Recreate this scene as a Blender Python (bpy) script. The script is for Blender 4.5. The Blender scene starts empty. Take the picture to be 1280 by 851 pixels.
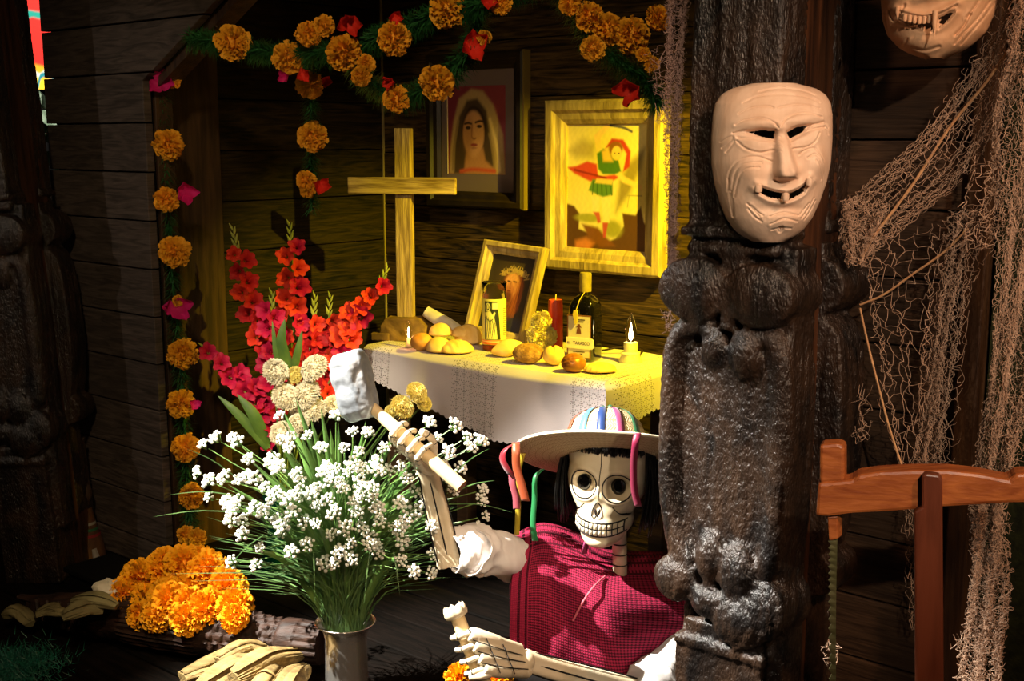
import bpy, math, random
import numpy as np
from mathutils import Vector, Matrix, noise

sc = bpy.context.scene
col = sc.collection
RND = random.Random(11)
PI = math.pi
cos, sin, rad = math.cos, math.sin, math.radians

# ------------------------------------------------------------------ camera
FPX = 1500.0                      # focal length in pixels of a 1280 px wide frame
CAMZ = 1.2
PITCH = math.atan(250.0 / FPX)
cam_d = bpy.data.cameras.new('camera')
cam_d.sensor_width = 36.0
cam_d.lens = 36.0 * FPX / 1280.0
cam_d.clip_start = 0.05
cam = bpy.data.objects.new('camera', cam_d)
cam.location = (0, 0, CAMZ)
cam.rotation_euler = (PI / 2 - PITCH, 0, 0)
col.objects.link(cam)
sc.camera = cam

# ------------------------------------------------------------------ world, exposure
w = bpy.data.worlds.new('world')
w.use_nodes = True
w.node_tree.nodes['Background'].inputs[0].default_value = (0.55, 0.42, 0.36, 1)
w.node_tree.nodes['Background'].inputs[1].default_value = 0.010
sc.world = w
sc.view_settings.view_transform = 'Standard'
sc.view_settings.look = 'None'
sc.view_settings.exposure = 0.0
sc.view_settings.gamma = 1.0
sc.view_settings.use_curve_mapping = False


def spot(name, loc, aim, energy, color, angle, blend=0.3, radius=0.02):
    d = bpy.data.lights.new(name, 'SPOT')
    d.energy = energy
    d.color = color
    d.spot_size = rad(angle)
    d.spot_blend = blend
    d.shadow_soft_size = radius
    o = bpy.data.objects.new(name, d)
    o.location = loc
    o.rotation_euler = (Vector(aim) - Vector(loc)).to_track_quat('-Z', 'Y').to_euler()
    col.objects.link(o)
    return o


# white gallery spot from the upper left front, on flowers and skeleton
spot('spot_key', (-1.72, 1.89, 2.47), (-0.25, 2.14, 0.42), 2100, (1.0, 0.95, 0.86), 38, 0.6, 0.012)
# yellow spot inside the hut, right of the altar
spot('spot_yellow', (0.80, 2.50, 1.62), (0.16, 3.28, 0.84), 260, (1.0, 0.77, 0.02), 54, 0.7, 0.012)
# warm spot on the mask and the carved post
spot('spot_mask', (0.70, -0.45, 1.95), (0.40, 1.85, 0.95), 165, (1.0, 0.81, 0.62), 30, 0.8, 0.02)
# orange light on the net and the right wall
spot('spot_net', (1.25, 0.15, 2.35), (0.72, 1.80, 0.78), 120, (1.0, 0.58, 0.34), 50, 0.8, 0.05)
# dim neutral light raking the left panel
spot('spot_left', (-2.45, 1.95, 1.75), (-0.95, 3.30, 0.80), 17, (1.0, 0.86, 0.72), 44, 0.5, 0.02)
# added weak warm fill, no known lamp, over garlands and bloom heap
spot('fill_garlands', (-0.35, 0.15, 2.45), (-0.50, 2.90, 0.76), 100, (1.0, 0.74, 0.44), 54, 0.8, 0.10)


# warm fill added to brighten the orange heap, not a known lamp
spot('fill_heap', (-0.70, 1.05, 2.35), (-0.74, 2.78, 0.16), 75, (1.0, 0.84, 0.56), 15, 0.9, 0.03)
# extra narrow fill added to lift carnations and gladioli, source unknown
spot('fill_flowers', (-0.75, 0.6, 2.4), (-0.56, 3.05, 0.56), 480, (1.0, 0.90, 0.68), 12, 0.6, 0.03)


# ------------------------------------------------------------------ pixel <-> world
def ray(px, py):
    cx = (px - 640.0) / FPX
    cy = (425.5 - py) / FPX
    return Vector((cx, cos(PITCH) + cy * sin(PITCH), -sin(PITCH) + cy * cos(PITCH)))


def P(px, py, d):
    """point seen at pixel px, py whose horizontal distance is d"""
    v = ray(px, py)
    k = d / v.y
    return Vector((v.x * k, d, CAMZ + v.z * k))


HA = math.atan2(-0.6475, 0.762)           # the hut is turned by this angle
ES = Vector((cos(HA), sin(HA), 0))
ET = Vector((-sin(HA), cos(HA), 0))
HC = Vector((0.404, 2.05, 0))


def H(s, t, z):
    return HC + ES * s + ET * t + Vector((0, 0, z))


def on_t(px, py, t):
    """pixel on the hut plane of depth t -> s, z"""
    v = ray(px, py)
    o = Vector((0, 0, CAMZ)) - HC
    k = (t - o.dot(ET)) / v.dot(ET)
    p = Vector((0, 0, CAMZ)) + v * k
    q = p - HC
    return q.dot(ES), p.z


def on_s(px, py, s):
    v = ray(px, py)
    o = Vector((0, 0, CAMZ)) - HC
    k = (s - o.dot(ES)) / v.dot(ES)
    p = Vector((0, 0, CAMZ)) + v * k
    q = p - HC
    return q.dot(ET), p.z


def on_z(px, py, z):
    v = ray(px, py)
    k = (z - CAMZ) / v.z
    return Vector((0, 0, CAMZ)) + v * k


# ------------------------------------------------------------------ materials
def lin(c):
    if isinstance(c, str):
        c = [int(c[i:i + 2], 16) / 255 for i in (0, 2, 4)]
    return tuple(x / 12.92 if x <= 0.04045 else ((x + 0.055) / 1.055) ** 2.4 for x in c) + (1.0,)


class NT:
    def __init__(self, name):
        self.m = bpy.data.materials.new(name)
        self.m.use_nodes = True
        self.t = self.m.node_tree
        self.b = self.t.nodes['Principled BSDF']

    def n(self, typ, **kw):
        nd = self.t.nodes.new(typ)
        for k, v in kw.items():
            if k.startswith('i_'):
                key = k[2:]
                key = int(key) if key.isdigit() else key
                nd.inputs[key].default_value = v
            else:
                setattr(nd, k, v)
        return nd

    def l(self, a, ao, b, bi):
        self.t.links.new(a.outputs[ao], b.inputs[bi])

    def set(self, **kw):
        for k, v in kw.items():
            self.b.inputs[k.replace('_', ' ')].default_value = v


MATS = {}


def mat(name, c1, c2=None, rough=0.6, spec=0.4, scale=8.0, stretch=(1, 1, 1), bump=0.0, bscale=None, detail=6,
        metal=0.0, coat=0.0, lo=0.35, hi=0.65, rand=0.0, trans=0.0, sss=0.0, emit=None, estr=0.0, dist=0.4, ior=None,
        sheen=0.0):
    if name in MATS:
        return MATS[name]
    k = NT(name)
    k.set(Roughness=rough, Metallic=metal)
    k.b.inputs['Specular IOR Level'].default_value = spec
    k.b.inputs['Coat Weight'].default_value = coat
    k.b.inputs['Transmission Weight'].default_value = trans
    k.b.inputs['Sheen Weight'].default_value = sheen
    if ior:
        k.b.inputs['IOR'].default_value = ior
    if sss:
        k.b.inputs['Subsurface Weight'].default_value = sss
        k.b.inputs['Subsurface Radius'].default_value = (0.01, 0.006, 0.003)
    if emit:
        k.b.inputs['Emission Color'].default_value = lin(emit)
        k.b.inputs['Emission Strength'].default_value = estr
    c1 = lin(c1)
    k.b.inputs['Base Color'].default_value = c1
    tc = None
    if c2 or bump:
        tc = k.n('ShaderNodeTexCoord')
        mp = k.n('ShaderNodeMapping')
        mp.inputs['Scale'].default_value = stretch
        k.l(tc, 'Object', mp, 'Vector')
    out = None
    if c2:
        nz = k.n('ShaderNodeTexNoise')
        nz.inputs['Scale'].default_value = scale
        nz.inputs['Detail'].default_value = detail
        nz.inputs['Distortion'].default_value = dist
        k.l(mp, 0, nz, 'Vector')
        rp = k.n('ShaderNodeValToRGB')
        rp.color_ramp.elements[0].position = lo
        rp.color_ramp.elements[1].position = hi
        rp.color_ramp.elements[0].color = c1
        rp.color_ramp.elements[1].color = lin(c2)
        k.l(nz, 'Fac', rp, 'Fac')
        out = (rp, 0)
    if rand:
        oi = k.n('ShaderNodeObjectInfo')
        hs = k.n('ShaderNodeHueSaturation')
        mr = k.n('ShaderNodeMapRange')
        mr.inputs[3].default_value = 1 - rand
        mr.inputs[4].default_value = 1 + rand
        k.l(oi, 'Random', mr, 0)
        k.l(mr, 0, hs, 'Value')
        if out:
            k.l(out[0], out[1], hs, 'Color')
        else:
            hs.inputs['Color'].default_value = c1
        out = (hs, 0)
    if out:
        k.l(out[0], out[1], k.b, 'Base Color')
    if bump:
        nb = k.n('ShaderNodeTexNoise')
        nb.inputs['Scale'].default_value = bscale or scale * 3
        nb.inputs['Detail'].default_value = 5
        k.l(mp, 0, nb, 'Vector')
        bp = k.n('ShaderNodeBump')
        bp.inputs['Strength'].default_value = bump
        bp.inputs['Distance'].default_value = 0.004
        k.l(nb, 'Fac', bp, 'Height')
        k.l(bp, 0, k.b, 'Normal')
    MATS[name] = k.m
    return k.m


def paint_mat(name, rough=0.5, spec=0.3, attr='paint'):
    """printed picture: colour comes from the mesh's colour attribute"""
    if name in MATS:
        return MATS[name]
    k = NT(name)
    k.set(Roughness=rough)
    k.b.inputs['Specular IOR Level'].default_value = spec
    a = k.n('ShaderNodeVertexColor', layer_name=attr)
    k.l(a, 0, k.b, 'Base Color')
    MATS[name] = k.m
    return k.m


# ------------------------------------------------------------------ mesh builder
class MB:
    def __init__(self):
        self.v = []
        self.f = []
        self.mi = []
        self.uv = None

    def add(self, vs, fs, mi=0):
        o = len(self.v)
        self.v.extend([tuple(x) for x in vs])
        self.f.extend([tuple(i + o for i in f) for f in fs])
        self.mi.extend([mi] * len(fs))
        return self

    def box(self, lo, hi, M=None, mi=0):
        x0, y0, z0 = lo
        x1, y1, z1 = hi
        vs = [Vector(p) for p in ((x0, y0, z0), (x1, y0, z0), (x1, y1, z0), (x0, y1, z0),
                                  (x0, y0, z1), (x1, y0, z1), (x1, y1, z1), (x0, y1, z1))]
        if M is not None:
            vs = [M @ p for p in vs]
        return self.add(vs, [(0, 3, 2, 1), (4, 5, 6, 7), (0, 1, 5, 4), (1, 2, 6, 5), (2, 3, 7, 6), (3, 0, 4, 7)], mi)

    def tube(self, pts, r, n=8, cap=True, mi=0, flat=1.0, up=None):
        pts = [Vector(p) for p in pts]
        m = len(pts)
        rs = r if hasattr(r, '__len__') else [r] * m
        vs, fs = [], []
        prev = None
        for i, p in enumerate(pts):
            t = (pts[min(i + 1, m - 1)] - pts[max(i - 1, 0)])
            if t.length < 1e-9:
                t = Vector((0, 0, 1))
            t.normalize()
            if prev is None:
                a = Vector(up) if up is not None else (Vector((0, 0, 1)) if abs(t.z) < 0.9 else Vector((1, 0, 0)))
            else:
                a = prev
            a = a - t * a.dot(t)
            if a.length < 1e-6:
                a = t.orthogonal()
            a.normalize()
            prev = a
            b = t.cross(a)
            for k in range(n):
                q = 2 * PI * k / n
                vs.append(p + (a * cos(q) * flat + b * sin(q)) * rs[i])
        for i in range(m - 1):
            for k in range(n):
                k2 = (k + 1) % n
                fs.append((i * n + k, i * n + k2, (i + 1) * n + k2, (i + 1) * n + k))
        if cap:
            fs.append(tuple(range(n - 1, -1, -1)))
            fs.append(tuple((m - 1) * n + k for k in range(n)))
        return self.add(vs, fs, mi)

    def lathe(self, prof, n=24, M=None, mi=0, cap=True):
        """prof: (r, z) pairs from bottom to top"""
        vs, fs = [], []
        for r, z in prof:
            for k in range(n):
                q = 2 * PI * k / n
                p = Vector((r * cos(q), r * sin(q), z))
                vs.append(M @ p if M is not None else p)
        for i in range(len(prof) - 1):
            for k in range(n):
                k2 = (k + 1) % n
                fs.append((i * n + k, i * n + k2, (i + 1) * n + k2, (i + 1) * n + k))
        if cap:
            fs.append(tuple(range(n - 1, -1, -1)))
            fs.append(tuple((len(prof) - 1) * n + k for k in range(n)))
        return self.add(vs, fs, mi)

    def ell(self, c, r, M=None, nu=16, nv=10, mi=0):
        c = Vector(c)
        r = r if hasattr(r, '__len__') else (r, r, r)
        vs, fs = [], []
        for j in range(1, nv):
            a = PI * j / nv
            for k in range(nu):
                q = 2 * PI * k / nu
                p = Vector((r[0] * sin(a) * cos(q), r[1] * sin(a) * sin(q), r[2] * cos(a)))
                vs.append(c + (M @ p if M is not None else p))
        top = len(vs)
        for s in (1, -1):
            p = Vector((0, 0, s * r[2]))
            vs.append(c + (M @ p if M is not None else p))
        for j in range(nv - 2):
            for k in range(nu):
                k2 = (k + 1) % nu
                fs.append((j * nu + k, (j + 1) * nu + k, (j + 1) * nu + k2, j * nu + k2))
        for k in range(nu):
            k2 = (k + 1) % nu
            fs.append((top, k, k2))
            fs.append((top + 1, (nv - 2) * nu + k2, (nv - 2) * nu + k))
        return self.add(vs, fs, mi)

    def grid(self, A, mi=0, wrap=False, flip=False):
        """A: rows of points"""
        m, n = len(A), len(A[0])
        vs = [p for row in A for p in row]
        fs = []
        for i in range(m - 1):
            for j in range(n if wrap else n - 1):
                j2 = (j + 1) % n
                q = (i * n + j, i * n + j2, (i + 1) * n + j2, (i + 1) * n + j)
                fs.append(q[::-1] if flip else q)
        return self.add(vs, fs, mi)

    def prism(self, poly, a, b, M=None, mi=0):
        """poly: (x, z) outline, pushed from y=a to y=b"""
        n = len(poly)
        vs = [Vector((x, a, z)) for x, z in poly] + [Vector((x, b, z)) for x, z in poly]
        if M is not None:
            vs = [M @ p for p in vs]
        fs = [tuple(range(n)), tuple(range(2 * n - 1, n - 1, -1))]
        for k in range(n):
            k2 = (k + 1) % n
            fs.append((k2, k, n + k, n + k2))
        return self.add(vs, fs, mi)

    def mesh(self, name):
        me = bpy.data.meshes.new(name)
        me.from_pydata([tuple(p) for p in self.v], [], self.f)
        if any(self.mi):
            me.polygons.foreach_set('material_index', self.mi)
        if self.uv is not None:
            l = me.uv_layers.new(name='UVMap')
            vi = np.empty(len(me.loops), np.int32)
            me.loops.foreach_get('vertex_index', vi)
            l.data.foreach_set('uv', np.asarray(self.uv, np.float32)[vi].ravel())
        me.update()
        return me


ROOTM = {}


def props(o, label=None, cat=None, group=None, kind=None):
    for k, v in (('label', label), ('category', cat), ('group', group), ('kind', kind)):
        if v:
            o[k] = v
    return o


def thing(name, label, cat, loc=(0, 0, 0), rot=None, group=None, kind=None):
    o = bpy.data.objects.new(name, None)
    o.empty_display_size = 0.02
    M = Matrix.Translation(Vector(loc))
    if rot is not None:
        M = M @ (rot.to_4x4() if isinstance(rot, Matrix) else Matrix.Rotation(rot, 4, 'Z'))
    o.matrix_world = M
    col.objects.link(o)
    ROOTM[o.name] = M
    return props(o, label, cat, group, kind)


def finish(me, mats, smooth=True, sharp=None):
    for m in (mats if isinstance(mats, (list, tuple)) else [mats]):
        me.materials.append(m)
    if smooth:
        me.polygons.foreach_set('use_smooth', [True] * len(me.polygons))
        if sharp is not None:
            try:
                me.set_sharp_from_angle(angle=rad(sharp))
            except Exception:
                pass
    return me


def part(parent, name, mb, mats, smooth=True, sharp=40, world=False, label=None, kind=None, bevel=0.0, seg=2,
         sub=0, solid=0.0, soff=0.0):
    """one mesh object; parent is an object or None; world=True: mb is in world coordinates"""
    me = mb if isinstance(mb, bpy.types.Mesh) else mb.mesh(name)
    if mats is not None:
        finish(me, mats, smooth, sharp)
    o = bpy.data.objects.new(name, me)
    col.objects.link(o)
    if parent is not None:
        o.parent = parent
        if world:
            M = root_matrix(parent)
            me.transform(M.inverted())
    if label:
        o['label'] = label
    if kind:
        o['kind'] = kind
    if solid:
        s = o.modifiers.new('solid', 'SOLIDIFY')
        s.thickness = solid
        s.offset = soff
    if bevel:
        b = o.modifiers.new('bevel', 'BEVEL')
        b.width = bevel
        b.segments = seg
        b.limit_method = 'ANGLE'
    if sub:
        u = o.modifiers.new('sub', 'SUBSURF')
        u.levels = u.render_levels = sub
    return o


def root_matrix(o):
    M = Matrix.Identity(4)
    while o is not None:
        M = ROOTM.get(o.name, o.matrix_basis) @ M
        o = o.parent
    return M


def inst(me, name, parent, M, label=None, kind=None):
    """another object with an existing mesh, local matrix M under parent"""
    o = bpy.data.objects.new(name, me)
    col.objects.link(o)
    o.parent = parent
    o.matrix_basis = M
    if label:
        o['label'] = label
    if kind:
        o['kind'] = kind
    return o


def copy_tree(o, loc, rot=None, parent=None):
    c = o.copy()
    col.objects.link(c)
    if parent is None:
        M = Matrix.Translation(Vector(loc))
        if rot is not None:
            M = M @ rot.to_4x4()
        c.matrix_world = M
        ROOTM[c.name] = M
    else:
        c.parent = parent
    for ch in o.children:
        copy_tree(ch, None, None, c)
    return c


def remesh(mb, voxel, smooth=4, fac=0.5):
    """melt overlapping lumps to one skin"""
    me = mb.mesh('tmp')
    o = bpy.data.objects.new('tmp', me)
    col.objects.link(o)
    r = o.modifiers.new('r', 'REMESH')
    r.mode = 'VOXEL'
    r.voxel_size = voxel
    if smooth:
        s = o.modifiers.new('s', 'SMOOTH')
        s.factor = fac
        s.iterations = smooth
    dg = bpy.context.evaluated_depsgraph_get()
    out = bpy.data.meshes.new_from_object(o.evaluated_get(dg))
    bpy.data.objects.remove(o)
    bpy.data.meshes.remove(me)
    out.materials.clear()
    return out


def coords(me):
    a = np.empty(len(me.vertices) * 3, np.float64)
    me.vertices.foreach_get('co', a)
    return a.reshape(-1, 3)


def normals(me):
    a = np.empty(len(me.vertices) * 3, np.float32)
    me.vertex_normals.foreach_get('vector', a)
    return a.reshape(-1, 3).astype(np.float64)


def set_coords(me, a):
    me.vertices.foreach_set('co', np.asarray(a, np.float32).ravel())
    me.update()


def frame(z, x=None):
    """3x3 rotation whose local z is along z"""
    z = Vector(z).normalized()
    x = Vector(x) if x is not None else (Vector((1, 0, 0)) if abs(z.x) < 0.9 else Vector((0, 1, 0)))
    x = (x - z * x.dot(z)).normalized()
    y = z.cross(x)
    return Matrix((x, y, z)).transposed()


def spline(pts, n):
    """Catmull-Rom through pts, n samples"""
    pts = [Vector(p) for p in pts]
    if len(pts) == 2:
        return [pts[0].lerp(pts[1], i / (n - 1)) for i in range(n)]
    q = [pts[0] * 2 - pts[1]] + pts + [pts[-1] * 2 - pts[-2]]
    out = []
    m = len(pts) - 1
    for i in range(n):
        u = i / (n - 1) * m
        k = min(int(u), m - 1)
        t = u - k
        a, b, c, d = q[k], q[k + 1], q[k + 2], q[k + 3]
        out.append(0.5 * ((2 * b) + (c - a) * t + (2 * a - 5 * b + 4 * c - d) * t * t + (3 * b - a - 3 * c + d) * t ** 3))
    return out


def pip(x, y, poly):
    """numpy point in polygon"""
    ins = np.zeros(np.shape(x), bool)
    n = len(poly)
    j = n - 1
    for i in range(n):
        xi, yi = poly[i]
        xj, yj = poly[j]
        c = ((yi > y) != (yj > y)) & (x < (xj - xi) * (y - yi) / ((yj - yi) or 1e-12) + xi)
        ins ^= c
        j = i
    return ins


def dline(x, y, pl):
    """numpy distance to a polyline"""
    d = np.full(np.shape(x), 1e9)
    for (x0, y0), (x1, y1) in zip(pl[:-1], pl[1:]):
        dx, dy = x1 - x0, y1 - y0
        t = np.clip(((x - x0) * dx + (y - y0) * dy) / (dx * dx + dy * dy + 1e-12), 0, 1)
        d = np.minimum(d, np.hypot(x - x0 - t * dx, y - y0 - t * dy))
    return d


def smooth_pl(pl, n=24):
    return [(p.x, p.y) for p in spline([(a, b, 0) for a, b in pl], n)]


def sstep(a, b, x):
    t = np.clip((x - a) / (b - a), 0, 1)
    return t * t * (3 - 2 * t)
# ------------------------------------------------------------------ the setting
M_plank = mat('plank_wood', '2a1c13', '4a3626', rough=0.5, spec=0.35, scale=5, stretch=(1.2, 1.2, 16), bump=0.5, bscale=14, rand=0.25, lo=0.3, hi=0.7, dist=1.6)
M_plankL = mat('grey_plank_wood', '3c342e', '5c5048', rough=0.6, spec=0.3, scale=4, stretch=(1.5, 1.5, 14), bump=0.4, bscale=14, rand=0.15, dist=1.8)
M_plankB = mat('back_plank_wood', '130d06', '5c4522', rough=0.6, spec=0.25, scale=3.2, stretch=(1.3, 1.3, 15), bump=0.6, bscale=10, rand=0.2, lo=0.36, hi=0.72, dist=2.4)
M_plankS = mat('side_plank_wood_shaded', '0a0704', '33260f', rough=0.65, spec=0.2, scale=3.2, stretch=(1.3, 1.3, 15), bump=0.6, bscale=10, rand=0.2, lo=0.36, hi=0.72, dist=2.4)  # back plank wood darkened, the side wall's lack of light put into its colour
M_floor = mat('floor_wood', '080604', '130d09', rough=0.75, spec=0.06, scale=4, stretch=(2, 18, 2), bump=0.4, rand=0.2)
M_trim = mat('trim_wood', '2a1c12', '4a3420', rough=0.55, spec=0.3, scale=5, stretch=(10, 10, 1), bump=0.4, rand=0.1)
M_dark = mat('dark_backing', '0a0807', rough=0.8, spec=0.1)


def sroot(name, kind='structure'):
    o = thing(name, None, None, (HC.x, HC.y, 0), HA, kind=kind)
    return o


# floor of wide boards running with the hut
fl = sroot('floor')
sub = MB().box((-3.4, -2.2, -0.06), (1.6, 3.0, -0.012))
part(fl, 'subfloor', sub, M_dark, smooth=False)
k = 0
t = -1.9
while t < 2.9:
    z = RND.uniform(-0.001, 0.001)
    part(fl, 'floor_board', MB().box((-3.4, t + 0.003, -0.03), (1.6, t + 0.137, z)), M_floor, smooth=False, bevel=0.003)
    t += 0.14

# front wall left of the doorway: planks cut by the slanted brace
wl = sroot('wall_left')
sR, _ = on_t(188, 300, 0.0)
sL = on_t(56, 120, 0.0)[0]
bz = on_t(186, 100, 0.0)[1]
sB, zB = on_t(270, 0, 0.0)
slope = (sB - sR) / (zB - bz)
z = -0.054
while z < 2.3:
    z0, z1 = max(z + 0.002, 0.0), z + 0.128
    def endx(zz):
        return sR if zz <= bz else sR + (zz - bz) * slope
    poly = [(sL, z0), (endx(z0), z0)] + ([(sR, bz)] if z0 < bz < z1 else []) + [(endx(z1), z1), (sL, z1)]
    jit = RND.uniform(-0.0025, 0.0025)
    part(wl, 'plank', MB().prism(poly, 0.0 + jit, 0.024 + jit), M_plankL, smooth=False, bevel=0.0022)
    z += 0.13
part(wl, 'backing', MB().prism([(sL + .01, 0), (sR - .004, 0), (sR - .004, bz), (sR + (2.2 - bz) * slope, 2.2), (sL + .01, 2.2)], 0.0255, 0.03), M_dark, smooth=False)
# edge board facing the doorway, and the slanted brace edge
part(wl, 'edge_board', MB().box((sR - 0.03, 0.031, 0), (sR + 0.006, 0.085, bz)), M_trim, smooth=False, bevel=0.003)
L = 1.2
part(wl, 'brace_board', MB().prism([(sR, bz - .03), (sR + .006, bz), (sR + .006 + slope * L, bz + L), (sR + slope * L, bz + L)][::1], 0.031, 0.085), M_trim, smooth=False)

# front wall right of the carved post
wr = sroot('wall_right')
sT = on_t(1197, 400, 0.14)[0]
z = -0.086
while z < 2.3:
    jit = RND.uniform(-0.003, 0.003)
    part(wr, 'plank', MB().box((-0.02, 0.165 + jit, max(0, z + 0.0018)), (sT, 0.19 + jit, z + 0.1155)), M_plank, smooth=False, bevel=0.002)
    z += 0.117
part(wr, 'backing', MB().box((-0.02, 0.196, 0), (sT + 0.3, 0.20, 2.2)), M_dark, smooth=False)
tr = sroot('trim_1')
part(tr, 'corner_board', MB().box((sT + 0.002, 0.14, 0), (sT + 0.040, 0.195, 2.2)), M_trim, smooth=False, bevel=0.004)
M_green = mat('dark_green_wall', '171a0d', '262a14', rough=0.75, spec=0.15, scale=6, stretch=(10, 10, 10), bump=0.3)
wg = part(None, 'wall_far_right', MB().box((0.026, 0.165, 0), (1.2, 0.19, 2.2)), M_green, smooth=False)
wg.matrix_world = Matrix.Translation(H(sT + 0.02, 0, 0)) @ Matrix.Rotation(HA, 4, 'Z')
wg['kind'] = 'structure'

# inner side wall and back wall of the hut
TB = 1.0
sI = on_t(481, 280, TB)[0]
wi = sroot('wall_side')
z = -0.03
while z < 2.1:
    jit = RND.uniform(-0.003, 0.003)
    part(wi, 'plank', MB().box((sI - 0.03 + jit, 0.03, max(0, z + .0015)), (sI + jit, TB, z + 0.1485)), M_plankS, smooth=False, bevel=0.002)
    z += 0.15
tS0, _ = on_s(236, 250, sI)
tS1, _ = on_s(273, 250, sI)
part(wi, 'stud', MB().box((sI, 0.095, 0), (sI + 0.02, tS1, 2.0)), M_trim, smooth=False, bevel=0.003)
wb = sroot('wall_back')
z = -0.03
k = 0
while z < 2.1:
    jit = RND.uniform(-0.003, 0.003)
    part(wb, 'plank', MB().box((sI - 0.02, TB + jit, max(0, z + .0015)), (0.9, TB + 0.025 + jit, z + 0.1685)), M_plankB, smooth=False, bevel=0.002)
    z += 0.17
part(wb, 'corner_bead', MB().box((sI + .001, TB - 0.008, 0), (sI + 0.006, TB, 2.0)), mat('pale_bead', '8a7a50', rough=0.6), smooth=False)
ws = sroot('wall_inner_right')
part(ws, 'panel', MB().box((0.62, 0.205, 0), (0.65, TB, 2.1)), M_dark, smooth=False)
ce = sroot('ceiling')
part(ce, 'roof_board', MB().box((-2.6, 0.14, 2.1), (0.9, TB + .05, 2.13)), M_dark, smooth=False)
# outer dark room beyond the left of the hut
M_room = mat('room_dark', '0b0b0a', rough=0.9, spec=0.05)
wo = part(None, 'wall_far_left', MB().box((-4.2, 6.2, 0), (1.0, 6.25, 3.0)), M_room, smooth=False)
wo['kind'] = 'structure'

# ------------------------------------------------------------------ carved posts
M_carved = mat('carved_black_wood', '0e0907', '3a281b', rough=0.34, spec=0.6, scale=12, stretch=(1.3, 1.3, 0.6), bump=1.0, bscale=210, lo=0.36, hi=0.75, dist=1.0, coat=0.0)
M_post = mat('brown_post_wood', '22130b', '4e2e1a', rough=0.42, spec=0.4, scale=7, stretch=(7, 7, 0.5), bump=0.35, bscale=20)


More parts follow.
